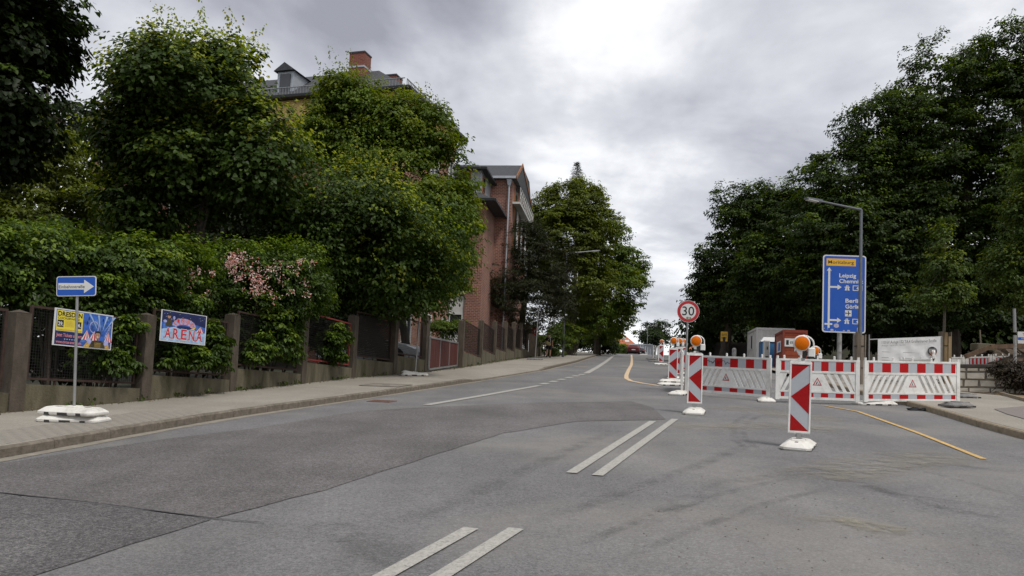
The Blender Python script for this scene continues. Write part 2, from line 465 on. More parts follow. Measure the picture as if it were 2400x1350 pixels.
# one sheet of ground out to the horizon
gx = sorted(set([-700, -450, -300, -200, -140, -100, -75] + list(range(-60, 61, 3)) + [75, 100, 140, 200, 300, 450, 700]))
gy = sorted(set([-120, -60, -30] + list(range(-20, 160, 3)) + [175, 200, 240, 300, 400, 600, 1000]))
vs = [(x, y, gz(x, y) - .04) for y in gy for x in gx]
w_ = len(gx)
fs = [(i * w_ + j, i * w_ + j + 1, (i + 1) * w_ + j + 1, (i + 1) * w_ + j) for i in range(len(gy) - 1) for j in range(w_ - 1)]
tag(MB().add(vs, fs).build('ground', M_ground), kind='structure')

road = sheet('road', xL, xR, -15, 190, 0.0, M_road, 14)
def low_left(y): return float(np.interp(y, [25.4, 26.5, 36.0, 37.2], [0, .085, .085, 0]))
walk_left = sheet('pavement', lambda y: xF(y) - .25, lambda y: xL(y) - .125, -15, 190, lambda x, y: .12 - low_left(y) * max(0, 1 - max(0, xL(y) - .13 - x) / 1.1), M_walk, 14, step=.5)
walk_right = sheet('pavement', lambda y: xR(y) + .13, lambda y: xR(y) + 6.2, -15, 60, .12, M_walk, 6)

def ground_poly(name, pts, dz, mat, pixel=True, jitter=0.0, parent=None, kind='structure'):
    P = [at(*p) for p in pts] if pixel else [Vector((p[0], p[1], 0)) for p in pts]
    if jitter:
        r = random.Random(len(pts)); Q = []
        for a, b in zip(P, P[1:] + P[:1]):
            k = max(1, int((b - a).length / .35))
            for i in range(k):
                q = a.lerp(b, i / k)
                Q.append(Vector((q.x + r.uniform(-jitter, jitter), q.y + r.uniform(-jitter, jitter), 0)))
        P = Q
    bm = bmesh.new()
    f = bm.faces.new([bm.verts.new((p.x, p.y, 0)) for p in P])
    if f.normal.z < 0: f.normal_flip()
    bm.normal_update()
    bmesh.ops.triangulate(bm, faces=bm.faces[:])
    for v in bm.verts: v.co.z = gz(v.co.x, v.co.y) + dz
    me = bpy.data.meshes.new(name); bm.to_mesh(me); bm.free(); me.materials.append(mat)
    o = link_mesh(name, me, parent)
    if kind: o['kind'] = kind
    return o
ground_poly('road_patch', [(-150, 1115), (0, 1088), (230, 1052), (400, 1028), (610, 1003), (840, 964), (1000, 955), (1250, 944), (1480, 941), (1530, 955), (1560, 984), (1350, 988), (1180, 1016), (1000, 1072), (760, 1150), (500, 1216), (220, 1180), (-150, 1139)], .006, M_patch, jitter=.015)
ground_poly('road_patch', [(-150, 1142), (220, 1183), (497, 1219), (300, 1278), (80, 1352), (-150, 1440)], .006, M_patch2, jitter=.012)
# the tarred joints round the patches
M_tar = pm('tar_joint', (.045, .044, .044), .6, var=.3, scale=8)
def line_mark(name, pts, w, mat, dz=.011, pixel=True, seg=.6, kind='structure', ragged=0.0):
    P = [at(*p) for p in pts] if pixel else [Vector((p[0], p[1], 0)) for p in pts]
    Q = []
    for a, b in zip(P, P[1:]):
        k = max(1, int((b - a).length / seg))
        Q += [a.lerp(b, i / k) for i in range(k)]
    Q.append(P[-1]); r = random.Random(3)
    vs = []
    for i, p in enumerate(Q):
        d = (Q[min(i + 1, len(Q) - 1)] - Q[max(0, i - 1)]); d.z = 0; d.normalize(); s = Vector((d.y, -d.x, 0)) * (w / 2 * (1 + r.uniform(-ragged, ragged)))
        for q in (p - s, p + s): vs.append((q.x, q.y, gz(q.x, q.y) + dz))
    fs = [(2 * i, 2 * i + 1, 2 * i + 3, 2 * i + 2) for i in range(len(Q) - 1)]
    o = MB().add(vs, fs).build(name, mat)
    if kind: o['kind'] = kind
    return o
line_mark('road_joint', [(-150, 1140), (220, 1181), (499, 1217), (620, 1228)], .012, M_tar, seg=.25, ragged=.6)
# painted lines
line_mark('road_marking', [(1000, 950), (1130, 928), (1265, 904)], .20, M_white)
for k in range(6):
    t0 = k / 6.0
    a, b = at(1268, 902), at(1372, 876)
    p = a.lerp(b, t0 + .02); q = a.lerp(b, t0 + .105)
    line_mark('road_marking', [(p.x, p.y), (q.x, q.y)], .26, M_white, pixel=False)
line_mark('road_marking', [(1374, 875.5), (1400, 861), (1420, 848), (1440, 833)], .26, M_white)
line_mark('road_marking', [(700, 1467), (905, 1350), (1104, 1240)], .125, M_white)
line_mark('road_marking', [(820, 1478), (1038, 1350), (1210, 1241)], .125, M_white)
line_mark('road_marking', [(1339, 1110), (1530, 988)], .125, M_white)
line_mark('road_marking', [(1400, 1116), (1582, 983)], .125, M_white)
line_mark('road_marking', [(1930, 951), (2010, 965), (2150, 1015), (2305, 1077)], .085, M_yellow)
line_mark('road_marking', [(1548, 905), (1508, 899), (1478, 893), (1468, 887), (1468, 880), (1473, 868), (1480, 855), (1481, 845), (1480, 832)], .17, M_yellow2, seg=.3)
line_mark('road_marking', [(1345, 860), (1376, 859)], .10, M_yellow2)
# rubber left by tyres and a spill of pale dust
M_tyre = pm('tyre_rubber_mark', (.095, .093, .092), .8, var=.3, scale=16, dirt=(.15, .15, .15), dirt_amt=.9, dscale=5)
M_dust = pm('pale_dust', (.30, .275, .22), .95, var=.2, scale=10, dirt=(.17, .168, .165), dirt_amt=.95, dscale=2.5)
def stain(name, pts, w, mat, base, feather=.5):
    """a worn mark: its edges dissolve in grains"""
    if mat.name + '_worn' not in MATS:
        m = mat.copy(); m.name = mat.name + '_worn'; n, l = m.node_tree.nodes, m.node_tree.links
        t = n.new('ShaderNodeTexCoord'); z = n.new('ShaderNodeTexNoise'); z.inputs['Scale'].default_value = 3.2; z.inputs['Detail'].default_value = 9; z.inputs['Roughness'].default_value = .8
        l.new(t.outputs['Object'], z.inputs['Vector'])
        uv = n.new('ShaderNodeUVMap'); sp = n.new('ShaderNodeSeparateXYZ'); l.new(uv.outputs[0], sp.inputs[0])
        def mt(op, a, b):
            k = n.new('ShaderNodeMath'); k.operation = op
            for i, v in enumerate((a, b)):
                if isinstance(v, float): k.inputs[i].default_value = v
                else: l.new(v, k.inputs[i])
            return k.outputs[0]
        e1 = mt('MULTIPLY', mt('MULTIPLY', sp.outputs[0], mt('SUBTRACT', 1.0, sp.outputs[0])), 4.0)
        e2 = mt('MULTIPLY', mt('MULTIPLY', sp.outputs[1], mt('SUBTRACT', 1.0, sp.outputs[1])), 4.0)
        e = mt('MULTIPLY', e1, mt('MINIMUM', mt('MULTIPLY', e2, 2.0), 1.0))
        mr = n.new('ShaderNodeMapRange'); mr.inputs[1].default_value = .42; mr.inputs[2].default_value = .66; mr.inputs[4].default_value = .75 if 'dust' in mat.name else .34
        l.new(z.outputs[0], mr.inputs[0])
        l.new(mt('MULTIPLY', mr.outputs[0], e), n['Principled BSDF'].inputs['Alpha'])
        MATS[mat.name + '_worn'] = m
    o = line_mark(name, pts, w, MATS[mat.name + '_worn'], dz=base, seg=.15)
    me = o.data; lay = me.uv_layers.new(name='UVMap'); k = len(me.vertices) // 2 - 1
    for p in me.polygons:
        for li in p.loop_indices:
            vi = me.loops[li].vertex_index
            lay.data[li].uv = (vi % 2, (vi // 2) / k)
    return o
stain('tyre_mark', [(1760, 968), (1728, 985), (1718, 1005), (1726, 1035), (1765, 1062)], .17, M_tyre, .004)
stain('tyre_mark', [(1785, 972), (1752, 990), (1740, 1008), (1748, 1032), (1785, 1058)], .15, M_tyre, .0042)
stain('tyre_mark', [(1880, 1090), (1990, 1120), (2120, 1168), (2250, 1200), (2400, 1222)], .2, M_tyre, .0044)
stain('tyre_mark', [(2080, 1090), (2200, 1112), (2330, 1150), (2440, 1180)], .16, M_tyre, .0046)
stain('tyre_mark', [(1300, 1300), (1500, 1220), (1720, 1150), (1900, 1110)], .15, M_tyre, .0048)
stain('tyre_mark', [(1420, 1330), (1600, 1250), (1800, 1180), (1960, 1140)], .15, M_tyre, .0052)
stain('tyre_mark', [(1460, 1250), (1700, 1130), (1900, 1105), (2100, 1160), (2400, 1200)], .3, M_tyre, .005)
stain('tyre_mark', [(2390, 1110), (2200, 1085), (2050, 1110), (1900, 1100)], .22, M_tyre, .006)
stain('tyre_mark', [(1230, 1230), (1420, 1170), (1640, 1090), (1760, 1040)], .26, M_tyre, .007)
stain('tyre_mark', [(860, 1260), (1060, 1180), (1270, 1085), (1440, 1010)], .30, M_tyre, .013)
stain('tyre_mark', [(560, 1250), (800, 1240), (1000, 1350)], .5, M_tyre, .008)
stain('dust_spill', [(1900, 1205), (2010, 1232), (2135, 1255)], .62, M_dust, .008)
stain('dust_spill', [(1960, 1215), (2060, 1240), (2130, 1252)], .4, M_dust, .0105)
stain('dust_spill', [(1660, 950), (1800, 965), (1960, 990)], 1.6, M_dust, .005)
stain('dust_spill', [(1560, 1000), (1800, 1000), (1990, 1010)], 1.3, M_dust, .009)
stain('dust_spill', [(1900, 1130), (2050, 1090), (2250, 1060)], 1.4, M_dust, .0095)

# grit and chips on the asphalt
def scatter_grit(name, spots, mat, n, size):
    mb = MB(); r = random.Random(11)
    for _ in range(n):
        x0, y0, x1, y1 = r.choice(spots); p = at(r.uniform(x0, x1), r.uniform(y0, y1)); s = r.uniform(.4, 1) * size
        a = r.uniform(0, 6.28); h = s * .6
        q = [(p.x + math.cos(a + k * 2.1) * s, p.y + math.sin(a + k * 2.1) * s, p.z) for k in range(3)]
        mb.add(q + [(p.x, p.y, p.z + h)], [(0, 1, 3), (1, 2, 3), (2, 0, 3)])
    o = mb.build(name, mat); o['kind'] = 'stuff'; return o
scatter_grit('gravel', [(1400, 1000, 2300, 1340), (1650, 950, 2100, 1000)], pm('grit', (.14, .13, .12), .9, var=.5, scale=2), 420, .016)

# ---- kerbs: one stone after another
def kerb(label_mat, edge, y0, y1, side, low, light):
    root = empty('kerb', (edge(y0), y0, gz(edge(y0), y0)))
    root['kind'] = 'structure'
    base = MB().bbox(-.065, .065, .003, .997, -.12, .125, .02).mesh('kerb_stone', label_mat, uv=False)
    y = y0; i = 0
    while y < y1:
        dx = edge(y + .5) - edge(y); d = math.hypot(dx, .5); st = 1.0 if y < 60 else 2.0
        x = edge(y); y2 = y + st * .5 / d; x2 = edge(y2)
        drop = low(y)
        o = link_mesh('kerb_stone', base, root)
        a = Vector((x, y, gz(x, y) - drop)); b = Vector((x2, y2, gz(x2, y2) - low(y2)))
        dv = (b - a); L = dv.length; dv.normalize()
        s = Vector((dv.y, -dv.x, 0)).normalized(); u = s.cross(dv)
        j = rng.uniform(-.006, .006)
        off = a + s * (side * -.065 + j) - root.location
        o.matrix_local = Matrix(((s.x, dv.x * L, u.x, off.x), (s.y, dv.y * L, u.y, off.y), (s.z, dv.z * L, u.z, off.z + j), (0, 0, 0, 1)))
        y = y2; i += 1
    return root
kerb(M_kerb, xL, -2.0, 110, 1, low_left, False)
kerb(M_kerb2, xR, 4.0, 34, -1, lambda y: 0.0, True)
line_mark('gutter_strip', [(xL(y) + .10, y) for y in range(2, 110, 2)], .17, pm('gutter_mortar', (.24, .215, .175), .9, var=.25, scale=8, dirt=(.12, .11, .09), dirt_amt=.6), dz=.005, pixel=False, ragged=.25)
# small pavers along the near kerb
pav = empty('paver_strip', (xL(8) - .5, 8, gz(xL(8), 8)))
pav['kind'] = 'structure'
pm_mesh = MB().bbox(-.096, .096, -.046, .046, -.02, .008, .006).mesh('paver', M_paver)
yy = 8.2
cnt = 0
for row in range(10):
    y = 8.0 + (row % 2) * .1
    while y < 13.2 and cnt < 300:
        x = xL(y) - .22 - row * .101
        if x > xF(y) + .1:
            o = link_mesh('paver', pm_mesh, pav); cnt += 1
            ang = math.atan2(1, (xL(y + .5) - xL(y)) / .5)
            o.matrix_local = Matrix.Translation(Vector((x, y, gz(x, y) + .122 + rng.uniform(-.002, .002))) - pav.location) @ tilt(0) @ Matrix.Rotation(ang, 4, 'Z')
        y += .2
# cover in the left pavement: thin metal frame with a small lid
def cover(name, px, py, w, d, mat_rim, mat_in, label, dz):
    p = at(px, py, dz); o = empty(name, p, R_(-15), label, 'cover')
    rim = MB()
    for a in ((-w, -w + .03, -d, d), (w - .03, w, -d, d), (-w + .03, w - .03, -d, -d + .03), (-w + .03, w - .03, d - .03, d)): rim.box(a[0], a[1], a[2], a[3], -.01, .008)
    for m_, nm, mb in ((mat_rim, 'rim', rim), (mat_in, 'lid', MB().box(-w + .032, w - .032, -d + .032, d - .032, -.01, .005)), (mat_rim, 'handle', MB().box(-.1, .1, -.05, .05, .005, .009))):
        c = mb.build(nm, m_, o); c.matrix_local = tilt(R_(-15))
M_iron = pm('rusty_iron', (.06, .052, .046), .7, metal=.3, var=.3, scale=20, dirt=(.13, .07, .035), dirt_amt=.5)
cover('pavement_cover', 905, 903, .55, .5, M_iron, pm('cover_concrete', (.22, .2, .17), .9, var=.2), 'rectangular service cover with a dark rim in the pavement by the wall', .125)
def gully(px, py):
    p = at(px, py); o = empty('drain_cover', p, R_(-15), 'rusty drain grating in the gutter beside the kerb', 'drain cover')
    m = MB()
    for k in range(7): m.box(-.22 + k * .07, -.19 + k * .07, -.17, .17, .0, .012)
    f = MB()
    for a in ((-.27, .27, -.21, -.175), (-.27, .27, .175, .21), (-.27, -.235, -.174, .174), (.235, .27, -.174, .174)): f.box(*a, 0, .014)
    for nm, mb in (('grate_bar', m), ('frame', f)):
        c = mb.build(nm, pm('rust_brown', (.16, .085, .06), .8, var=.3, scale=20), o); c.matrix_local = tilt(R_(-15))
gully(895, 941)

# ------------------------------------------------------------------ buildings
def onpl(px, py, root, axis, val):
    """where the sight line of a photograph place meets a plane of a thing's own frame"""
    M = Matrix.Translation(root.location) @ Matrix.Rotation(root.rotation_euler.z, 4, 'Z')
    inv = M.inverted(); o = inv @ Vector((0, 0, 0)); d = inv.to_3x3() @ Vector(ray(px, py))
    return o + d * ((val - o[axis]) / d[axis])

M_brick1 = brick_mat('brick_red', (.30, .105, .06), (.19, .065, .045), (.30, .25, .2))
M_brick2 = brick_mat('brick_brown', (.255, .088, .056), (.155, .057, .040), (.34, .26, .21), bw=.27, bh=.105, gap=.015)
M_chim = brick_mat('brick_chimney', (.21, .058, .038), (.15, .042, .03), (.22, .12, .09), bw=.25, bh=.085)
M_yel = pm('plaster_yellow', (.74, .52, .20), .9, var=.08, scale=3, dirt=(.5, .37, .17), dirt_amt=.4)
M_sand = pm('sandstone', (.42, .34, .22), .9, var=.15)
M_slate = pm('slate', (.055, .057, .062), .75, var=.35, scale=9, bump=.3)
M_zinc = pm('zinc', (.42, .45, .48), .5, metal=.4, var=.12, scale=5)
M_glass = pm('window_glass', (.025, .03, .035), .08, var=.2, spec=.8)
M_frame = pm('frame_white', (.55, .55, .53), .6, var=.08)
M_wood = pm('frame_wood', (.30, .12, .04), .6, var=.25, scale=12, streak=.2)
M_plaster = pm('plaster_white', (.56, .555, .53), .9, var=.07, dirt=(.36, .35, .32), dirt_amt=.5, dscale=.7)
M_rail = pm('rail_grey', (.25, .26, .27), .5, metal=.5)
M_dark = pm('dark_metal', (.03, .032, .035), .5, metal=.4)
M_tileR = pm('roof_tile_red', (.42, .14, .07), .85, var=.2, scale=8, bump=.4)

_win_cache = {}
def window(parent, w, h, pos, rz, fm, sill=True, mull=1):
    """framed window: pane set back behind its frame; pos = lower middle on the wall, facing local -Y turned by rz"""
    key = (round(w, 2), round(h, 2), fm.name, sill, mull)
    if key not in _win_cache:
        m = MB(); t = .07
        m.box(-w / 2, -w / 2 + t, -.06, .02, 0, h); m.box(w / 2 - t, w / 2, -.06, .02, 0, h)
        m.box(-w / 2 + t, w / 2 - t, -.06, .02, 0, t); m.box(-w / 2 + t, w / 2 - t, -.06, .02, h - t, h)
        for k in range(mull): x = -w / 2 + w * (k + 1) / (mull + 1); m.box(x - .035, x + .035, -.05, .02, t, h - t)
        s = MB().box(-w / 2 - .12, w / 2 + .12, -.14, .02, -.1, -.002)
        p = MB().box(-w / 2 + t, w / 2 - t, -.015, .0, t, h - t)
        _win_cache[key] = (m.mesh('window', fm), s.mesh('sill', M_sand), p.mesh('pane', M_glass))
    a, s, p = _win_cache[key]
    o = link_mesh('window', a, parent); o.location = pos; o.rotation_euler = (0, 0, rz)
    link_mesh('pane', p, o)
    if sill: link_mesh('sill', s, o)
    return o

# -- tall house of brick with a yellow top storey, behind the trees
RZ1 = R_(-17)
h1 = empty('apartment_house', onground(912, 40), RZ1, 'tall brick apartment house with yellow plaster band under dark roof, behind the large trees', 'house')
zE = onpl(945, 214, h1, 1, 0).z
xW = onpl(226, 208, h1, 1, 0).x
DE = 7.6
m = MB(); m.box(xW, 0, 0, DE, -1, zE - 1.0); m.build('wall', M_brick1, h1, uv=True)
m = MB(); m.box(xW - .03, .03, -.03, DE + .03, zE - 1.0, zE - .02); m.build('upper_wall', M_yel, h1)
m = MB(); m.box(xW - .09, .09, -.09, DE + .09, zE - 1.12, zE - .985); m.build('cornice', M_sand, h1)
m = MB()
o_, i_ = .45, 3.1
zt = onpl(745, 178, h1, 1, i_).z
a = [(xW - o_, -o_, zE), (o_, -o_, zE), (o_, DE + o_, zE), (xW - o_, DE + o_, zE)]
b = [(xW + i_, i_, zt), (-i_, i_, zt), (-i_, DE - i_, zt), (xW + i_, DE - i_, zt)]
m.add(a + b, [(3, 2, 1, 0), (4, 5, 6, 7), (0, 1, 5, 4), (1, 2, 6, 5), (2, 3, 7, 6), (3, 0, 4, 7)])
roof = m.build('roof', M_slate, h1)
m = MB()
for p, q in (((xW - .55, -.52), (.55, -.52)), ((.52, -.46), (.52, DE + .5))): m.bar((*p, zE + .02), (*q, zE + .02), .14, .14)
m.build('gutter', M_dark, h1)
m = MB()   # snow guard along the eave
zg = zE + .22
for yb in (zg, zg + .42): m.tube((xW, -.16, yb), (.1, -.16, yb), .03, n=5)
k = xW
while k < .1: m.tube((k, -.16, zg - .18), (k, -.16, zg + .45), .022, n=4); k += .18
m.tube((.16, 0, zg), (.16, DE, zg), .03, n=5); m.tube((.16, 0, zg + .42), (.16, DE, zg + .42), .03, n=5)
k = 0
while k < DE: m.tube((.16, k, zg - .18), (.16, k, zg + .45), .022, n=4); k += .18
m.build('snow_guard', M_rail, roof)
# chimneys
for (pa, pb, ptop, pbot, dep, band) in ((817, 852, 124, 215, 2.2, True), (905, 929, 184, 215, 2.4, False)):
    l_, r_ = onpl(pa, 170, h1, 1, dep), onpl(pb, 170, h1, 1, dep); zt_ = onpl(835, ptop, h1, 1, dep).z
    w = r_.x - l_.x
    c = MB().box(l_.x, r_.x, dep, dep + .8, zE + .1, zt_).build('chimney', M_chim, h1, uv=True)
    if band:
        zb = onpl(835, 156, h1, 1, dep).z
        MB().box(l_.x - .02, r_.x + .02, dep - .02, dep + .82, zb - .05, zb + .05).build('band', M_zinc, c)
    MB().box(l_.x - .03, r_.x + .03, dep - .03, dep + .83, zt_ + .002, zt_ + .08).build('cap', M_slate, c)
# dormer
l_, r_ = onpl(650, 190, h1, 1, .5), onpl(688, 190, h1, 1, .5); zd, zd2 = onpl(668, 168, h1, 1, .5).z, onpl(668, 153, h1, 1, .5).z
d = MB().box(l_.x, r_.x, .5, 3.5, zE + .1, zd).build('dormer', M_zinc, h1)
cxx = (l_.x + r_.x) / 2
MB().prism([(l_.x - .15, zd), (r_.x + .15, zd), (cxx, zd2 + .1)], .3, 3.5).build('dormer_roof', M_slate, d)
m = MB(); m.box(cxx - .32, cxx + .32, .44, .52, zE + .25, zd - .15); m.build('pane', M_glass, d)
for row in range(4):
    zb = 1.2 + row * 3.15
    if zb + 1.9 > zE - 1.2: break
    for i in range(7):
        x = xW + 1.4 + i * 2.5
        if x > -.9: break
        window(h1, 1.15, 1.85, (x, -.03, zb), 0, M_frame)
    for i in range(3): window(h1, 1.15, 1.85, (.03, 1.7 + i * 2.7, zb), R_(90), M_frame)

# -- brown brick house with slate skirt roof and zinc dormer storey
RZ2 = R_(-8)
h2 = empty('brick_house', onground(1117, 50), RZ2, 'brown brick house with zinc dormer storey, downpipe and a railed balcony', 'house')
pA = onpl(1112, 475, h2, 1, 0); zA = pA.z
x0 = onpl(1094, 600, h2, 1, 0).x; xc = onpl(1131, 600, h2, 1, 0).x
LA = 4.2
m = MB(); m.box(x0, xc, 0, LA, -2, zA); m.build('wall', M_brick2, h2, uv=True)
xw = x0 - 4.2
m = MB(); m.box(xw, x0, .12, LA, -2, zA - .01); m.build('wall', M_plaster, h2)
# white spandrels and windows between them
rows = [(567, 630), (654, 686), (742, 768)]
for ya, yb in rows:
    za, zb = onpl(1080, yb, h2, 1, 0).z, onpl(1080, ya, h2, 1, 0).z
    window(h2, 1.7, max(.9, zb - za), (x0 - .95, .11, za), 0, M_frame, sill=True)
    window(h2, 1.4, max(.9, zb - za), (x0 - 2.9, .11, za), 0, M_frame, sill=True)
# wing behind
yB = LA; zB = onpl(1170, 420, h2, 1, yB).z; xB = onpl(1196, 540, h2, 1, yB).x
DB = 9.0
m = MB(); m.box(x0 - 2, xB, yB, yB + DB, -2, zB); m.build('wall', M_brick2, h2, uv=True)
# skirt roof over the front wing
ov = .75
zs = onpl(1090, 449, h2, 1, .35).z
a = [(xw - ov, -ov, zA + .05), (xc + ov, -ov, zA + .05), (xc + ov, LA - .02, zA + .05), (xw - ov, LA - .02, zA + .05)]
b = [(xw, .5, zs), (xc - .5, .5, zs), (xc - .5, LA - .02, zs), (xw, LA - .02, zs)]
m = MB().add(a + b, [(3, 2, 1, 0), (4, 5, 6, 7), (0, 1, 5, 4), (1, 2, 6, 5), (2, 3, 7, 6), (3, 0, 4, 7)])
rf = m.build('skirt_roof', M_slate, h2)
m = MB(); m.bar((xw - ov, -ov - .03, zA + .03), (xc + ov, -ov - .03, zA + .03), .1, .16); m.bar((xc + ov + .03, -ov, zA + .03), (xc + ov + .03, LA, zA + .03), .1, .16)
m.build('gutter', M_dark, rf)
# zinc dormer storey
zd = onpl(1100, 398, h2, 1, .6).z
xd = onpl(1128, 420, h2, 1, .6).x
dm = MB().box(xw + .3, xd, .6, LA + 1, zs - .1, zd).build('dormer', M_zinc, h2)
m = MB()
for k in range(5): m.box(xd - .1 - k * .22, xd - .085 - k * .22, .57, .6, zs, zd - .02)
m.build('standing_seam', M_zinc, dm)
wl_, wr_ = onpl(1076, 430, h2, 1, .6), onpl(1103, 430, h2, 1, .6)
zw0, zw1 = onpl(1090, 443, h2, 1, .6).z, onpl(1090, 402, h2, 1, .6).z
w = MB(); xa, xb = wl_.x, wr_.x
w.box(xa, xa + .1, .52, .6, zw0, zw1); w.box(xb - .1, xb, .52, .6, zw0, zw1); w.box(xa + .1, xb - .1, .52, .6, zw1 - .1, zw1); w.box(xa + .1, xb - .1, .52, .6, zw0, zw0 + .1)
wo = w.build('window', M_wood, dm); MB().box(xa + .1, xb - .1, .56, .59, zw0 + .1, zw1 - .1).build('pane', M_glass, wo)
m = MB(); m.box(xd + .001, xd + .05, 1.0, 1.9, zs + .15, zd - .25); wo = m.build('window', M_wood, dm); MB().box(xd + .052, xd + .06, 1.1, 1.8, zs + .25, zd - .35).build('pane', M_glass, wo)
m = MB(); a = [(xw, .15, zd), (xd + .35, .15, zd), (xd + .35, LA + 1.2, zd), (xw, LA + 1.2, zd)]
b = [(xw, .9, zd + .42), (xd - .3, .9, zd + .42), (xd - .3, LA + .6, zd + .42), (xw, LA + .6, zd + .42)]
m.add(a + b, [(3, 2, 1, 0), (4, 5, 6, 7), (0, 1, 5, 4), (1, 2, 6, 5), (2, 3, 7, 6), (3, 0, 4, 7)])
rt = m.build('roof', M_slate, h2)
m = MB(); m.bar((xw, .13, zd), (xd + .37, .13, zd), .1, .14); m.bar((xd + .37, .13, zd), (xd + .37, LA + 1, zd), .1, .14); m.build('gutter', M_dark, rt)
# roof of the rear wing, its gutter, downpipe and bargeboard
zr = onpl(1170, 406, h2, 1, yB + 1.5).z
m = MB()
a = [(x0 - 2, yB - .35, zB + .02), (xB + .3, yB - .35, zB + .02), (xB + .3, yB + DB, zB + .02), (x0 - 2, yB + DB, zB + .02)]
b = [(x0 - 2, yB + 2.6, zr + .9), (xB + .3, yB + 2.6, zr + .9), (xB + .3, yB + DB - 2, zr + .9), (x0 - 2, yB + DB - 2, zr + .9)]
m.add(a + b, [(3, 2, 1, 0), (4, 5, 6, 7), (0, 1, 5, 4), (1, 2, 6, 5), (2, 3, 7, 6), (3, 0, 4, 7)])
rb = m.build('roof', M_slate, h2)
m = MB(); m.bar((x0 - 1, yB - .42, zB + .03), (xB + .3, yB - .42, zB + .03), .14, .16); m.build('gutter', M_zinc, rb)
zp = onpl(1196, 600, h2, 1, yB).z
m = MB(); m.hexa([(xB - .26, yB - .3, zB - .5), (xB - .1, yB - .3, zB - .5), (xB - .1, yB - .12, zB - .5), (xB - .26, yB - .12, zB - .5), (xB - .36, yB - .38, zB - .08), (xB, yB - .38, zB - .08), (xB, yB - .06, zB - .08), (xB - .36, yB - .06, zB - .08)])
m.tube((xB - .18, yB - .2, -1), (xB - .18, yB - .2, zB - .5), .06, n=8); m.build('downpipe', M_zinc, h2)
# side front along the street: balcony with white railing, timber doors, white panels
for fl, (pyt) in enumerate((470, 530, 585)):
    z0 = onpl(1212, pyt + 22, h2, 0, xB + .02).z
    for kk, yq in enumerate((1.2, 3.6, 6.0)):
        w = MB().box(xB + .002, xB + .07, yB + yq, yB + yq + 1.3, z0 + .05, z0 + 2.0).build('door', M_wood, h2)
        MB().box(xB + .071, xB + .08, yB + yq + .12, yB + yq + 1.18, z0 + .2, z0 + 1.88).build('pane', M_glass, w)
    if fl == 0:
        s = MB().box(xB + .003, xB + .55, yB + .4, yB + 8.4, z0 - .14, z0).build('balcony', M_plaster, h2)
        m = MB()
        for zz_ in (.08, .55, .98): m.tube((xB + .53, yB + .4, z0 + zz_), (xB + .53, yB + 8.4, z0 + zz_), .03, n=5)
        k = yB + .4
        while k <= yB + 8.41:
            m.tube((xB + .53, k, z0), (xB + .53, k, z0 + .98), .022, n=4)
            if k < yB + 8: m.tube((xB + .53, k, z0 + .08), (xB + .53, k + .8, z0 + .98), .014, n=4); m.tube((xB + .53, k + .8, z0 + .08), (xB + .53, k, z0 + .98), .014, n=4)
            k += .8
        m.build('railing', M_frame, s)
    else:
        for yq in (2.55, 4.95, 7.35): MB().box(xB + .003, xB + .05, yB + yq, yB + yq + 1.0, z0, z0 + 1.9).build('shutter', M_frame, h2)
m = MB(); m.bar((xB + .33, yB - .3, zB + .05), (xB + .33, yB + 2.6, zr + .92), .05, .25); m.bar((xB + .33, yB + 2.6, zr + .92), (xB + .33, yB + DB, zr - .6), .05, .16); m.build('bargeboard', M_wood, h2)

# -- houses past the crest
def small_house(name, px0, px1, pe, pr, depth, wall, roof_m, label, rz=0.0):
    o = empty(name, onground((px0 + px1) / 2, depth), rz, label, 'house')
    xa, xb = onpl(px0, pe, o, 1, 0).x, onpl(px1, pe, o, 1, 0).x; ze, zr_ = onpl((px0 + px1) / 2, pe, o, 1, 0).z, onpl((px0 + px1) / 2, pr, o, 1, 4).z
    MB().box(xa + .4, xb - .4, 0, 9, -3, ze).build('wall', wall, o)
    r_ = MB().add([(xa, -.5, ze), (xb, -.5, ze), (xb, 9.5, ze), (xa, 9.5, ze), (xa + 2.4, 4.5, zr_), (xb - 2.4, 4.5, zr_)], [(3, 2, 1, 0), (0, 1, 5, 4), (1, 2, 5), (2, 3, 4, 5), (3, 0, 4)]).build('roof', roof_m, o)
    return o, xa, xb, ze, zr_, r_
o, xa, xb, ze, zr_, r_ = small_house('red_roof_house', 1436, 1492, 808, 781, 168, pm('render_beige', (.5, .4, .26), .9), M_tileR, 'house with orange red tiled roof and skylights beyond the crest of the street')
for fx, fz in ((.52, .62), (.62, .3)):
    MB().hexa([(xa + (xb - xa) * fx + dx, -.5 + 5 * fz * .9 + dy, ze + (zr_ - ze) * (fz * .9) + dy * (zr_ - ze) / 5 + dz) for dz in (.05, .16) for dx, dy in ((-.45, -.4), (.45, -.4), (.45, .4), (-.45, .4))]).build('skylight', M_frame, r_)
for k in range(3): window(o, 1.2, 1.3, (xa + (xb - xa) * (k + 1) / 4, -.03, ze - 1.9), 0, M_frame)
o, xa, xb, ze, zr_, r_ = small_house('orange_roof_house', 1588, 1648, 819, 800, 135, pm('render_beige', (.5, .4, .26), .9), M_tileR, 'low orange roof showing behind the row of warning lamps')
for k in range(2): window(o, 1.2, 1.2, (xa + (xb - xa) * (k + 1) / 3, -.03, ze - 1.8), 0, M_frame)
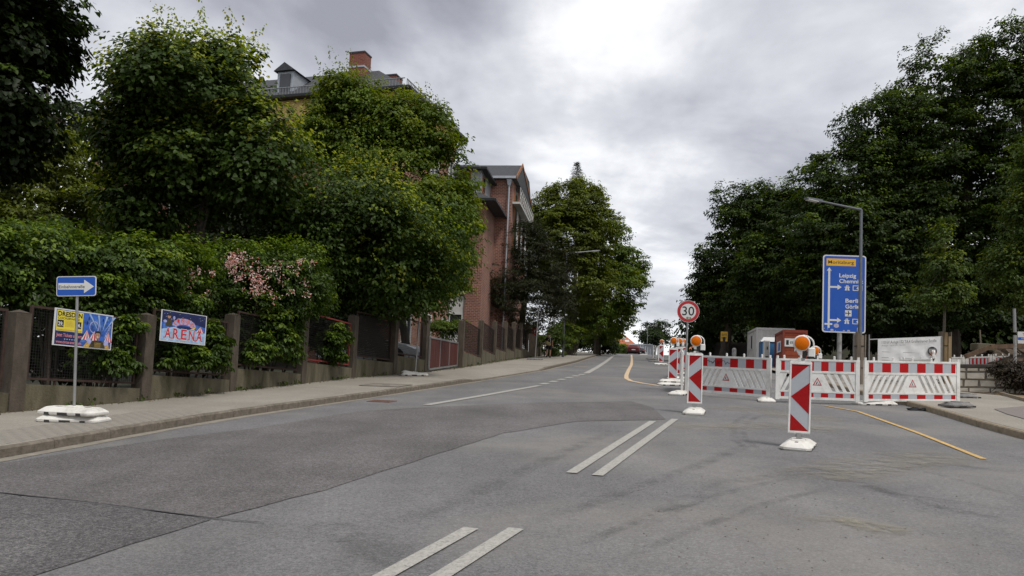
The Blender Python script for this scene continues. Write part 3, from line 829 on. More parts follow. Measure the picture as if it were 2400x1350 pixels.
# -- grey hoarding at the top of the street
hw = empty('grey_hoarding', onground(1508, 150), 0, 'plain blue grey wall standing across the top of the street', 'wall')
xa, xb = onpl(1484, 815, hw, 1, 0).x, onpl(1530, 815, hw, 1, 0).x; zt = onpl(1506, 808, hw, 1, 0).z
n = 8
pm_ = MB().box(.02, (xb - xa) / n - .02, 0, .12, -2, zt).mesh('panel', pm('hoarding_grey', (.16, .175, .20), .7, var=.08))
for k in range(n): c = link_mesh('panel', pm_, hw); c.location = (xa + k * (xb - xa) / n, 0, 0)
MB().box(xa, xb, -.05, .17, zt + .002, zt + .12).build('coping', M_zinc, hw)

# ------------------------------------------------------------------ fence on the left
M_post = pm('post_concrete', (.082, .066, .050), .95, var=.35, scale=7, bump=.5, bscale=30, dirt=(.05, .042, .034), dirt_amt=.8, dscale=2.2, streak=.35)
M_plinth = pm('plinth_concrete', (.115, .100, .066), .95, var=.35, scale=4, bump=.5, bscale=30, dirt=(.045, .042, .018), dirt_amt=.9, dscale=2.4, streak=.3)
M_wire = pm('fence_wire', (.035, .032, .03), .6, metal=.5, var=.3)
M_rust = pm('rusty_bar', (.055, .033, .025), .75, metal=.2, var=.35, scale=10)
M_redp = pm('red_painted_bar', (.22, .035, .03), .6, var=.25, scale=12, dirt=(.13, .05, .035), dirt_amt=.6)
fence = empty('garden_fence', at(545, 917, .12), 0, 'long stepped garden fence of concrete posts, low walls and wire mesh panels along the pavement', 'fence')
posts = []   # base point, height
for px, by, ty in ((-215, 985, 742), (40, 965, 728), (341, 939, 735), (545, 917, 735), (710, 899, 737), (828, 885, 738), (925, 878, 742), (998, 872, 737)):
    b = at(px, by, .12); posts.append((b, (by - ty) / (FPX / float(np.dot(np.array(b), _f))), px))
posts2 = []
for px, by, ty in ((1083, 862, 750), (1128, 854, 750), (1160, 848, 752), (1185, 845, 753), (1205, 842, 755), (1222, 840, 756), (1236, 838, 757)):
    b = at(px, by, .12); posts2.append((b, (by - ty) / (FPX / float(np.dot(np.array(b), _f))), px))
fo = fence.location
def fence_run(ps, plinths, frames):
    for i, (b, h, px) in enumerate(ps):
        nb = ps[min(i + 1, len(ps) - 1)][0]; pb = ps[max(i - 1, 0)][0]
        ang = math.atan2(nb.y - pb.y, nb.x - pb.x) - math.pi / 2
        m = MB(); w = .125
        j = lambda: rng.uniform(-.008, .008)
        m.hexa([(-w, -w, -.4), (w, -w, -.4), (w, w, -.4), (-w, w, -.4), (-w + j(), -w + j(), h - .03), (w + j(), -w + j(), h - .03), (w + j(), w + j(), h - .03), (-w + j(), w + j(), h - .03)])
        m.add([(-w, -w, h - .03), (w, -w, h - .03), (w, w, h - .03), (-w, w, h - .03), (0, 0, h + .025)], [(0, 1, 4), (1, 2, 4), (2, 3, 4), (3, 0, 4)])
        o = m.build('post', M_post, fence); o.location = b - fo + Vector((-.1, 0, 0)); o.rotation_euler = (0, 0, ang)
        if i == len(ps) - 1: break
        a, c = b + Vector((-.1, 0, 0)), nb + Vector((-.1, 0, 0)); d = c - a; L = math.hypot(d.x, d.y); ux, uy = d.x / L, d.y / L
        zt_ = a.z + plinths[i]
        an = math.atan2(uy, ux)
        m = MB(); nseg = 6; x0_, x1_ = .126, L - .126
        for k in range(nseg):
            xa_, xb_ = x0_ + (x1_ - x0_) * k / nseg, x0_ + (x1_ - x0_) * (k + 1) / nseg
            t1, t2 = zt_ - a.z + rng.uniform(-.006, .006), zt_ - a.z
            m.box(xa_, xb_, -.1, .1, d.z * xa_ / L - .5, zt_ - a.z)
        o = m.build('plinth', M_plinth, fence); o.location = a - fo; o.rotation_euler = (0, 0, an)
        fm, ph = frames[i]
        if fm is None: continue
        z0, z1 = zt_ - a.z + .075, zt_ - a.z + .075 + ph
        m = MB(); e = .02; xa_, xb_ = .19, L - .19
        m.box(xa_, xb_, -e, e, z0, z0 + .04); m.box(xa_, xb_, -e, e, z1 - .04, z1); m.box(xa_, xa_ + .04, -e, e, z0 + .04, z1 - .04); m.box(xb_ - .04, xb_, -e, e, z0 + .04, z1 - .04)
        for k in (.25, .5, .75): x = xa_ + (xb_ - xa_) * k; m.box(x - .012, x + .012, -.012, .012, zt_ - a.z - .02, z0)
        pn = m.build('mesh_panel', fm, fence); pn.location = a - fo; pn.rotation_euler = (0, 0, an)
        m = MB(); x = xa_ + .06; r = .0032; step = .048 if i < 4 and ps is posts else .06
        while x < xb_ - .04: m.add([(x - r, -r, z0 + .04), (x + r, -r, z0 + .04), (x, r, z0 + .04), (x - r, -r, z1 - .04), (x + r, -r, z1 - .04), (x, r, z1 - .04)], [(0, 1, 4, 3), (1, 2, 5, 4), (2, 0, 3, 5)]); x += step
        z = z0 + .06
        while z < z1 - .04: m.add([(xa_ + .04, -r, z - r), (xa_ + .04, -r, z + r), (xa_ + .04, r, z), (xb_ - .04, -r, z - r), (xb_ - .04, -r, z + r), (xb_ - .04, r, z)], [(1, 0, 3, 4), (2, 1, 4, 5), (0, 2, 5, 3)]); z += step
        m.build('wire_mesh', M_wire, pn)
fence_run(posts, [.42, .44, .49, .52, .57, .60, .65], [(M_rust, 1.25), (M_rust, 1.22), (M_rust, 1.22), (M_rust, 1.25), (M_redp, 1.30), (M_rust, 1.42), (M_rust, 1.30)])
# a dark reed mat tied behind the panel next to the red framed one
a, c = posts[5][0], posts[6][0]; v_ = c - a; L_ = math.hypot(v_.x, v_.y)
mt = MB(); zt_ = .62
for k in range(24): mt.box(.2, L_ - .2, .05, .058 + (k % 3) * .004, zt_ + .06 + k * .055, zt_ + .06 + k * .055 + .05)
q = mt.build('reed_mat', pm('reed_mat_dark', (.03, .026, .022), .95, var=.4, scale=14), fence); q.location = a + Vector((-.1, 0, 0)) - fo; q.rotation_euler = (0, 0, math.atan2(v_.y, v_.x)); q['kind'] = 'stuff'
fence_run(posts2, [.70, .74, .74, .74, .74, .74], [(M_rust, 1.35)] * 6)
# gate of reddish boards
ga, gb = at(1003, 872, .12) + Vector((.02, 0, 0)), at(1070, 862, .12)
gate = empty('board_gate', ga, math.atan2(gb.y - ga.y, gb.x - ga.x), 'low driveway gate of dark red boards in a grey metal frame between two concrete posts', 'gate')
Lg = math.hypot(gb.x - ga.x, gb.y - ga.y); dzg = gb.z - ga.z
hg = ht(1003, 790, ga)
M_gate = pm('gate_board_red', (.085, .022, .018), .75, var=.3, scale=9, streak=.15, dirt=(.05, .02, .015), dirt_amt=.6)
M_galv = pm('galvanised', (.30, .30, .295), .5, metal=.55, var=.12, scale=9)
def sl(x): return dzg * x / Lg
m = MB()
for x in (0, Lg / 3, 2 * Lg / 3, Lg): m.hexa([(x - .025, -.03, sl(x) + .12), (x + .025, -.03, sl(x) + .12), (x + .025, .03, sl(x) + .12), (x - .025, .03, sl(x) + .12), (x - .025, -.03, sl(x) * .4 + hg), (x + .025, -.03, sl(x) * .4 + hg), (x + .025, .03, sl(x) * .4 + hg), (x - .025, .03, sl(x) * .4 + hg)])
m.bar((0, 0, .1), (Lg, 0, .1 + dzg), .07, .06); m.bar((0, 0, hg), (Lg, 0, hg + dzg * .4), .07, .06)
m.build('frame', M_galv, gate)
nb_ = 27
for k in range(nb_):
    x = .03 + (Lg - .06) * (k + .5) / nb_; hw_ = (Lg - .06) / nb_ / 2 - .008
    m = MB(); z0 = .15 + sl(x); z1 = hg - .04 + sl(x) * .4
    m.box(x - hw_, x + hw_, -.012 + rng.uniform(-.003, .003), .012, z0, z1); m.build('board', M_gate, gate)

# -- pillars and walls further up the pavement
def gpillar(name, px, by, ty, w, label, mat, d=.4, cat='pillar'):
    b = at(px, by, .12); o = empty(name, b, R_(-10), label, cat); s = FPX / float(np.dot(np.array(b), _f)); h = (by - ty) / s; ww = w / s
    m = MB(); m.box(-ww / 2, ww / 2, -d / 2, d / 2, -.3, h); m.build('shaft', mat, o)
    MB().hexa([(-ww / 2 - .03, -d / 2 - .03, h + .002), (ww / 2 + .03, -d / 2 - .03, h + .002), (ww / 2 + .03, d / 2 + .03, h + .002), (-ww / 2 - .03, d / 2 + .03, h + .002), (-ww / 2 + .06, -d / 2 + .06, h + .1), (ww / 2 - .06, -d / 2 + .06, h + .1), (ww / 2 - .06, d / 2 - .06, h + .1), (-ww / 2 + .06, d / 2 - .06, h + .1)]).build('cap', mat, o)
    return o, h, s
gp_, hgp, sgp = gpillar('gate_pillar', 1247, 836, 772, 17, 'broad weathered concrete gate pillar at the end of the mesh fence', M_post)
def gwall(name, pts, tops, label, mat, thick=.3):
    P = [at(x, y, .12) for x, y in pts]; o = empty(name, P[0], 0, label, 'wall'); m = MB()
    for i in range(len(P) - 1):
        a, b = P[i], P[i + 1]; d = (b - a); s = Vector((d.y, -d.x, 0)).normalized() * thick / 2
        ha, hb = ht(pts[i][0], tops[i], a), ht(pts[i + 1][0], tops[i + 1], b)
        L = [a - s, a + s, b + s, b - s]
        m.hexa([(q.x, q.y, q.z - .4) for q in L] + [(q.x, q.y, q.z + (ha if k in (0, 1) else hb)) for k, q in enumerate(L)])
    m.build('wall_body', mat, o, world=True)
    m = MB()
    for i in range(len(P) - 1):
        a, b = P[i], P[i + 1]; d = (b - a); s = Vector((d.y, -d.x, 0)).normalized() * (thick / 2 + .04)
        ha, hb = ht(pts[i][0], tops[i], a), ht(pts[i + 1][0], tops[i + 1], b); L = [a - s, a + s, b + s, b - s]
        m.hexa([(q.x, q.y, q.z + (ha if k in (0, 1) else hb) + .003) for k, q in enumerate(L)] + [(q.x, q.y, q.z + (ha if k in (0, 1) else hb) + .07) for k, q in enumerate(L)])
    m.build('coping', mat, o, world=True)
    return o
gwall('low_wall', [(1256, 836), (1268, 833)], [785, 790], 'short weathered wall stub beside the broad gate pillar', M_plinth)
gwall('garden_wall', [(1328, 826), (1347, 824)], [800, 801], 'pale low garden wall behind the grey lamp post', M_plinth)
# dark iron fence
b0, b1 = at(1350, 824.5, .12), at(1408, 822, .12)
iron = empty('iron_fence', b0, 0, 'dark upright bar fence under the big trees at the top of the pavement', 'fence')
m = MB()
for k in range(60):
    p = b0.lerp(b1, k / 59); m.box(p.x - .025, p.x + .025, p.y - .025, p.y + .025, p.z, p.z + 1.75)
m.bar(b0 + Vector((0, 0, .3)), b1 + Vector((0, 0, .3)), .04, .06); m.bar(b0 + Vector((0, 0, 1.55)), b1 + Vector((0, 0, 1.55)), .04, .06)
pk = m.build('bar', M_dark, iron, world=True); pk['kind'] = 'stuff'
m = MB()
for k in range(7): p = b0.lerp(b1, k / 6); m.box(p.x - .18, p.x + .18, p.y - .18, p.y + .18, p.z - .3, p.z + 2.0); 
m.build('pier', M_post, iron, world=True)
gpillar('white_pillar', 1416, 828, 808, 12, 'white painted gate pillar where the pavement reaches the crest', M_plaster, .4)

# ------------------------------------------------------------------ street furniture
M_pw = pm('plastic_white', (.74, .73, .70), .55, var=.07, scale=5, bump=.1, bscale=30, dirt=(.36, .34, .29), dirt_amt=.75, dscale=3.2)
M_foot = pm('foot_plastic', (.70, .68, .63), .65, var=.12, scale=8, bump=.3, bscale=30, dirt=(.30, .27, .22), dirt_amt=.85, dscale=4)
M_footg = pm('foot_rubber_grey', (.16, .155, .15), .8, var=.2, scale=8, dirt=(.3, .28, .25), dirt_amt=.5, dscale=4)
M_refr = pm('reflective_red', (.33, .008, .010), .6, var=.14, scale=30, dirt=(.26, .035, .03), dirt_amt=.5, dscale=9, spec=.12)
M_refb = pm('reflective_red_bright', (.42, .010, .012), .6, var=.15, scale=40, dirt=(.28, .025, .025), dirt_amt=.6, dscale=12, spec=.12)
M_refw = pm('reflective_white', (.40, .42, .45), .45, var=.05, scale=30)
M_black = pm('black_plastic', (.018, .018, .018), .5)
M_slot_shade = pm('recess_shade', (.05, .048, .045), .8)
M_lens = pm('amber_lens', (.62, .14, .001), .5, var=.16, scale=60, spec=.12)
M_blue = pm('sign_blue', (.012, .085, .42), .4, var=.05, scale=2, dirt=(.03, .10, .36), dirt_amt=.5, dscale=2)
M_signw = pm('sign_white', (.62, .62, .61), .45, var=.04)
M_signback = pm('sign_grey', (.28, .28, .28), .5, metal=.4)
M_signy = pm('sign_yellow', (.70, .40, .035), .45, var=.05)
M_signk = pm('sign_black', (.015, .015, .017), .5)
M_signr = pm('sign_red', (.40, .02, .025), .45, var=.06)
M_plankw = pm('weathered_plank', (.19, .155, .12), .9, var=.35, scale=9, streak=.15, bump=.5, bscale=30)
M_plankn = pm('fresh_plank', (.25, .18, .095), .85, var=.3, scale=9, streak=.15)

def foot_mesh(L=.84, W=.42, H=.105, mat=None, grey=False):
    """recycled plastic foot: long rounded hexagonal plate with sloping sides, hand holes painted dark and a socket block"""
    key = ('foot', L, W, H, grey)
    if key in _win_cache: return _win_cache[key]
    m = MB()
    def ring(l, w, c, z): return [(-l + c, -w, z), (l - c, -w, z), (l, -w + c, z), (l, w - c, z), (l - c, w, z), (-l + c, w, z), (-l, w - c, z), (-l, -w + c, z)]
    l, w = L / 2, W / 2
    R = [ring(l - .015, w - .015, .06, 0), ring(l, w, .06, .02), ring(l, w, .06, .045), ring(l - .06, w - .075, .05, H - .01), ring(l - .08, w - .095, .045, H)]
    vs = [p for r in R for p in r]; fs = [tuple(range(7, -1, -1)), tuple(range(32, 40))]
    for k in range(4): fs += [(k * 8 + i, k * 8 + (i + 1) % 8, k * 8 + 8 + (i + 1) % 8, k * 8 + 8 + i) for i in range(8)]
    m.add(vs, fs)
    m.mat(0); m.bbox(-.1, .1, -.09, .09, H - .01, H + .018, .008)
    m.mat(1)
    for s in (-1, 1):   # dark blocks paint the shade of hand holes and a name plate recess
        m.box(s * (l - .02) - .012, s * (l - .02) + .012, -.06, .06, .022, .05)
        m.box(s * .25 - .05, s * .25 + .05, -.022, .022, H - .008, H + .002)
    for q_ in (-.27, 0, .27):
        k_ = .085 if q_ == 0 else .04
        m.box(q_ - k_, q_ + k_, -w - .002, -w + .012, .0, .04); m.box(q_ - k_, q_ + k_, w - .012, w + .002, .0, .04)
    me = m.mesh('foot_plate', [M_footg if grey else M_foot, M_slot_shade])
    _win_cache[key] = me
    return me
def add_foot(root, dx=0, dy=0, dz=0, rot=0.0, lay=True, grey=False, L=.84, name='foot_plate'):
    o = link_mesh(name, foot_mesh(L=L, grey=grey), root)
    o.matrix_local = (tilt(root.rotation_euler.z) if lay else Matrix.Identity(4)) @ Matrix.Translation((dx, dy, dz)) @ Matrix.Rotation(rot, 4, 'Z')
    return o

def lamp_part(root, z):
    """amber warning lamp: lens in a teardrop shell with a carrying loop and battery box"""
    c = z + .19
    m = MB()
    m.lathe([(.085, -.05), (.108, -.04), (.118, -.0), (.118, .03), (.108, .045), (.075, .055)], 0, 0, 20, 'Y')
    vs = m.v; m.v = [(x, y, zz_ + c) for x, y, zz_ in vs]
    m.prism([(-.085, c - .07), (-.03, z + .02), (.012, z + .02), (.012, c - .09)], -.03, .03)
    # loop
    pts = [(.015 + .15 * math.sin(a) * 1.0, 0, c + .0 + .115 * math.cos(a)) for a in [i * math.pi / 2 / 7 for i in range(8)]] + [(.168, 0, c - .06)]
    for a, b in zip(pts, pts[1:]): m.tube(a, b, .011, n=6)
    sh = m.build('warning_lamp', M_pw, root, smooth=True)
    l = MB(); l.lathe([(.10, .05), (.098, .062), (.07, .075), (.03, .082), (.002, .084)], 0, 0, 20, 'Y')
    l.v = [(x, y, zz_ + c) for x, y, zz_ in l.v]; l.build('lens', M_lens, sh, smooth=True)
    l = MB(); l.lathe([(.09, -.052), (.06, -.07), (.002, -.075)][::-1], 0, 0, 20, 'Y')
    l.v = [(x, y, zz_ + c) for x, y, zz_ in l.v]; l.build('lens', M_lens, sh, smooth=True)
    b = MB(); b.bbox(.085, .185, -.05, .05, c - .185, c - .06, .014); b.build('battery_box', M_pw, sh)
    b = MB(); b.box(.02, .065, -.028, .028, z - .02, c - .09); b.box(.065, .10, -.02, .02, c - .17, c - .12); b.box(.1, .17, -.04, .04, c - .20, c - .186); b.build('bracket', M_black, sh)
    b = MB(); b.box(.0, .05, -.022, .022, z - .06, z - .021); b.build('socket', M_galv, sh)
    return sh

def beacon(pos, rz, label, lamp=True, lean=0.0, foot_rot=math.pi / 2, two_feet=False):
    root = empty('warning_board', pos, rz, label, 'warning board', 'red and white warning boards of the roadworks')
    zb = .20
    fr = empty  # board frame: rounded white plastic frame round a recessed sheet
    m = MB(); w, h, c = .150, 1.045, .03
    poly = [(-w, zb), (w, zb), (w, zb + h - c), (w - c, zb + h), (-w + c, zb + h), (-w, zb + h - c)]
    m.prism(poly, -.022, .022)
    for a in ((-w + .002, -w + .024), (w - .024, w - .002)): m.box(a[0], a[1], -.034, -.0221, zb + .012, zb + h - .04); m.box(a[0], a[1], .0221, .034, zb + .012, zb + h - .04)
    for a in ((zb + .012, zb + .034), (zb + h - .062, zb + h - .04)): m.box(-w + .0242, w - .0242, -.034, -.0221, a[0], a[1]); m.box(-w + .0242, w - .0242, .0221, .034, a[0], a[1])
    m.bbox(-.045, .045, -.02, .02, zb + h, zb + h + .035, .01)
    bd = m.build('board', M_pw, root)
    W, H = .1235, .943; z0 = zb + .038
    def P(u, v): return (-W + 2 * W * u, z0 + H * (1 - v))
    for side in (-1, 1):
        y = -.0245 if side < 0 else .0245
        s = MB(); q = [P(0, 1), P(1, 1), P(1, 0), P(0, 0)]
        if side > 0: q = [(-x, z) for x, z in q][::-1]
        s.flat(q, y); s.build('white_sheet', M_refw, bd)
        r = MB()
        for t in (((0, 0), (0, .23), (.97, 0)), ((0, .487), (1, .745), (1, .27)), ((0, .75), (0, 1), (1, 1))):
            q = [P(u, v) for u, v in t]
            if side > 0: q = [(-x, z) for x, z in q][::-1]
            if (q[1][0] - q[0][0]) * (q[2][1] - q[0][1]) - (q[1][1] - q[0][1]) * (q[2][0] - q[0][0]) < 0 and side < 0: q = q[::-1]
            r.flat(q, y * 1.09)
        r.build('red_arrow_sheet', M_refr, bd)
    s = MB(); s.box(-.03, .03, -.03, .03, .09, zb - .001); s.tube((-.05, 0, .17), (.05, 0, .17), .008); st = s.build('stem', M_galv, root)
    add_foot(root, 0, 0, .0 if not two_feet else .10, foot_rot)
    if two_feet: add_foot(root, -.06, -.1, 0, foot_rot + .08)
    if lamp: lamp_part(root, zb + h + .05)
    if lean: root.rotation_euler = (0, lean, rz)
    return root
beacon(at(1871, 1049), R_(-14), 'arrow board with the biggest orange lamp, standing alone in front of the barriers', lean=R_(.8), foot_rot=R_(78))
beacon(at(1627, 969), R_(-10), 'red and white arrow board with orange lamp in front of the speed limit pole', foot_rot=R_(84))
beacon(at(1576, 903), R_(-8), 'red and white arrow board on two stacked feet near the pale yellow line', two_feet=True, foot_rot=R_(6))
beacon(at(1590, 889), R_(-8), 'red and white arrow board half hidden right behind the board on stacked feet', foot_rot=R_(6))
beacon(at(1600, 878), R_(-8), 'red and white arrow board mostly hidden behind the receding barriers', foot_rot=R_(6))
beacon(at(1549, 855), R_(-8), 'distant small red and white arrow board with a small yellow lamp up the street', foot_rot=R_(4))

def barrier(p0, p1, label, group, reflect=True, sticker=True, simple=False):
    """white plastic road barrier panel: foil bands above and below slanted openings"""
    d = p1 - p0; L = math.hypot(d.x, d.y); rz = math.atan2(d.y, d.x); dz = d.z
    root = empty('road_barrier', p0, rz, label, 'barrier', group)
    sh = dz / L
    def S(m):
        m.v = [(x, y, z + sh * x) for x, y, z in m.v]; return m
    zb, H = .10, 1.0
    z = lambda t: zb + H * t
    m = MB(); t = .02
    m.box(.0, .095, -.03, .03, zb - .02, z(1.0)); m.box(L - .095, L, -.03, .03, zb - .02, z(1.0))
    m.box(.096, L - .096, -.028, .028, z(.955), z(1.0))
    m.box(.096, L - .096, -.015, .015, z(.70), z(.954))
    m.box(.096, L - .096, -.024, .024, z(.655), z(.699))
    m.box(.096, L - .096, -.024, .024, z(.175), z(.215))
    m.box(.096, L - .096, -.015, .015, z(.05), z(.174))
    m.box(.096, L - .096, -.026, .026, zb - .0, z(.049))
    # slanted bars with the middle field for the sign
    za, zc = z(.216), z(.654); mid = L / 2; top_half, bot_half = .13, .36
    n = max(4, int((L / 2 - .45) / .16)); sl_ = .23
    def bar(xb, xt, w):
        for s in (1, -1):
            q = [(mid + s * (xb), za), (mid + s * (xb + w), za), (mid + s * (xt + w), zc), (mid + s * xt, zc)]
            if s < 0: q = q[::-1]
            m.prism(q, -.015, .015)
    m.prism([(mid - bot_half, za), (mid + bot_half, za), (mid + top_half, zc), (mid - top_half, zc)], -.015, .015)
    xlim = L / 2 - .10
    k = 0; pitch, wb = .165, .085
    while True:
        xb, xt = bot_half + .08 + k * pitch, top_half + .08 + k * pitch
        if xb + wb > xlim: break
        bar(xb, xt, wb); k += 1
    # corner plates that close the leftover triangle at each end
    for s in (1, -1):
        xt = top_half + .08 + k * pitch; xb = bot_half + .08 + k * pitch
        q = [(mid + s * xlim, za), (mid + s * xlim, zc), (mid + s * min(xlim - .02, xt), zc), (mid + s * min(xlim - .01, xb), za)]
        if s > 0: q = q
        else: q = q[::-1]
        m.prism(q, -.015, .015)
    kx = .38
    nk = 5 if L > 1.9 else 4
    for i in range(nk): x = L * (i + .5) / nk; m.bbox(x - .025, x + .025, -.022, .022, z(1.0) + .0, z(1.0) + .085, .012)
    for x in (.035, L - .035): m.tube((x, 0, z(1.0)), (x, 0, z(1.0) + .07), .03, n=8)
    pn = S(m).build('panel', M_pw, root)
    if reflect:
        for (za_, zb_) in ((.712, .94), (.062, .165)):
            x0, x1 = .125, L - .125; n = 11; w = (x1 - x0) / (n - 1)
            edges = [x0] + [x0 + w * (i + .5) for i in range(n - 1)] + [x1]
            meshes = {}
            for i in range(n):
                wd = edges[i + 1] - edges[i]; key = (round(wd, 4), i % 2)
                if key not in meshes:
                    mm = MB(); mm.hexa([(-wd / 2, -.0175, z(za_) - sh * wd / 2), (wd / 2, -.0175, z(za_) + sh * wd / 2), (wd / 2, .0175, z(za_) + sh * wd / 2), (-wd / 2, .0175, z(za_) - sh * wd / 2), (-wd / 2, -.0175, z(zb_) - sh * wd / 2), (wd / 2, -.0175, z(zb_) + sh * wd / 2), (wd / 2, .0175, z(zb_) + sh * wd / 2), (-wd / 2, .0175, z(zb_) - sh * wd / 2)])
                    meshes[key] = mm.mesh('red_block' if i % 2 == 0 else 'white_block', M_refb if i % 2 == 0 else M_refw)
                q = link_mesh('red_block' if i % 2 == 0 else 'white_block', meshes[key], pn); xm = (edges[i] + edges[i + 1]) / 2; q.location = (xm, 0, sh * xm)
    if sticker:
        s = MB(); zc_ = z(.43)
        s.flat([(mid - .11, zc_ - .08), (mid + .11, zc_ - .08), (mid, zc_ + .12)], -.0165); st = S(s).build('warning_sticker', M_signr, pn)
        s = MB(); s.flat([(mid - .076, zc_ - .06), (mid + .076, zc_ - .06), (mid, zc_ + .08)], -.018); S(s).build('sticker_field', M_signw, st)
        s = MB(); s.flat([(mid - .035, zc_ - .05), (mid - .015, zc_ - .05), (mid + .008, zc_ + .0), (mid + .0, zc_ + .03), (mid - .012, zc_ + .01)], -.0185)
        s.flat([(mid + .015, zc_ - .05), (mid + .055, zc_ - .05), (mid + .035, zc_ - .025)], -.0185); s.flat([(mid - .005, zc_ + .034), (mid + .012, zc_ + .034), (mid + .004, zc_ + .052)], -.0185); S(s).build('sticker_figure', M_signk, st)
    return root
G_B = 'white barriers closing the right lane'
B0 = at(1606, 924); B1 = at(1806, 941); B1b = at(1817, 943); B2 = at(2014, 950); B2b = at(2024, 950); B3 = at(2248, 951)
b1 = barrier(B0, B1, 'white road barrier with black scribble on its band, next to the speed limit pole', G_B)
b2 = barrier(B1b, B2, 'white road barrier partly behind the arrow board with the biggest lamp', G_B)
b3 = barrier(B2b, B3, 'white road barrier standing across the kerb below the white site banner', G_B)
# scribble on the first one
sm = MB(); r = random.Random(5); Lb = math.hypot((B1 - B0).x, (B1 - B0).y); shb = (B1 - B0).z / Lb
x = .72
pts = []
while x < 1.45: pts.append((x + r.uniform(-.03, .03), -.021, .10 + .83 + r.uniform(-.055, .055) + shb * x)); x += .028
for a, b in zip(pts, pts[1:]): sm.tube(a, b, .0055, n=4)
sm.build('scribble', M_signk, b1)
def loose_foot(pos, rz, label, grey=False, group=None, L=.84):
    root = empty('foot_plate', pos, rz, label, 'barrier foot', group)
    add_foot(root, grey=grey, L=L, name='plate')
    return root
loose_foot(at(1796, 941) + Vector((0, 0, 0)), R_(75), 'white plastic barrier foot under the joint of the scribbled barrier')
loose_foot(at(2050, 949), R_(3), 'white plastic barrier foot under the joint between the two barriers by the kerb', L=1.0)
loose_foot(at(2214, 948), R_(2), 'white plastic barrier foot under the end of the barrier on the kerb', L=1.05)
loose_foot(at(2228, 953, .12) - Vector((0, .25, 0)), R_(8), 'small grey rubber foot lying in front of the white foot at the barrier end', grey=True, L=.62)
loose_foot(at(2262, 932, .12), R_(3), 'grey rubber foot on the pavement by the stone wall', grey=True, L=.5)
loose_foot(at(1592, 925), R_(60), 'white plastic foot of the first receding barrier next to the speed limit pole')
# lamp riding on the middle barrier
lr = empty('barrier_lamp', B1b.lerp(B2, .46) + Vector((0, 0, 1.12)), R_(4), 'small orange warning lamp clamped on top of the barrier behind the big arrow board', 'warning lamp')
ls = lamp_part(lr, 0.0)
# receding barriers along the lane edge
G_R = 'white barriers seen edge on up the lane'
p0 = B0 + Vector((.02, .12, 0)); line = [at(1598, 921), at(1596, 902), at(1592, 888), at(1588, 876)]
hid = ['receding white barrier nearest to the speed limit pole', 'receding white barrier behind the arrow board on stacked feet', 'last of the receding white barriers before the gap in the row']
for i in range(3):
    a, b = line[i], line[i + 1]; d = (b - a); b = a + d * min(1, 2.1 / math.hypot(d.x, d.y)); b.z = gz(b.x, b.y)
    barrier(a, b, hid[i], G_R, sticker=False)
fa, fb = at(1543, 848), at(1527, 838)
far_l = ['far edge on white barrier closest to the distant small arrow board', 'far edge on white barrier in the middle of the distant row', 'far edge on white barrier at the crest end of the distant row']
for i in range(3):
    a, b = fa.lerp(fb, i / 3), fa.lerp(fb, (i + .8) / 3); d = b - a; b = a + d.normalized() * min(d.length, 2.1); a.z, b.z = gz(a.x, a.y), gz(b.x, b.y)
    barrier(a, b, far_l[i], 'distant white barriers up the lane', sticker=False)
for k, lb in ((.0, 'grey foot below the nearest end of the distant barrier row'), (.5, 'grey foot below the middle of the distant barrier row')):
    q = fa.lerp(fb, k) + Vector((-.3, 0, 0)); q.z = gz(q.x, q.y); loose_foot(q, R_(5), lb, grey=True)
# rags lying at the kerb
for px, py, lb in ((2140, 962, 'black crumpled rag lying on the road'), (2166, 963, 'black crumpled rag lying against the pale kerb')):
    p = at(px, py); o = MB(); r = random.Random(px); vs = []; n = 9
    for ring, (rad, hh) in enumerate(((.17, .0), (.15, .045), (.09, .075), (.03, .05))):
        for k in range(n): a = 6.283 * k / n; q = rad * r.uniform(.6, 1.25); vs.append((math.cos(a) * q, math.sin(a) * q * .45, hh * r.uniform(.5, 1.2)))
    fs = [(i * n + k, i * n + (k + 1) % n, (i + 1) * n + (k + 1) % n, (i + 1) * n + k) for i in range(3) for k in range(n)] + [tuple(range(27, 36))]
    q = o.add(vs, fs).build('rag', pm('black_cloth', (.02, .02, .022), .95, var=.4)); q.location = p; tag(q, lb, 'rag')

def rrect(w, h, r, z0=0, x0=0, n=4):
    pts = []
    for cx, cz, a0 in ((w - r, r, -90), (w - r, h - r, 0), (r, h - r, 90), (r, r, 180)):
        for k in range(n + 1): a = R_(a0 + 90 * k / n); pts.append((x0 + cx + r * math.cos(a), z0 + cz + r * math.sin(a)))
    return pts
# -- one way sign on stacked feet
p = at(173, 988, .12)
ow = empty('one_way_sign', p, R_(2), 'blue one way sign with white arrow on a grey pole over two stacked white feet', 'road sign')
s = FPX / float(np.dot(np.array(p), _f))
W, H = 92 / s, 47.5 / s; zs = ht(180, 692, p)
pole = MB(); pole.tube((0, 0, .1), (0.02, 0, zs + H * .9), .021, n=10); pole.build('pole', M_galv, ow, smooth=True)
x0 = ht(0, 0, p) * 0 - W * .47
bd = MB().prism(rrect(W, H, .035, zs, x0), -.034, -.024).build('board', M_signw, ow)
MB().flat(rrect(W - .024, H - .024, .026, zs + .012, x0 + .012), -.0365).build('blue_field', M_blue, bd)
ar = MB(); X = lambda u: x0 + W * u; Z = lambda v: zs + H * (1 - v)
ar.flat([(X(.05), Z(.66)), (X(.70), Z(.68)), (X(.70), Z(.86)), (X(.95), Z(.53)), (X(.70), Z(.18)), (X(.70), Z(.36)), (X(.05), Z(.335))], -.038); ar.build('arrow', M_signw, bd)
text_mesh('Einbahnstraße', M_signk, bd, X(.065), Z(.60), width=W * .65, height=H * .145, y=-.0392, bold=.006)
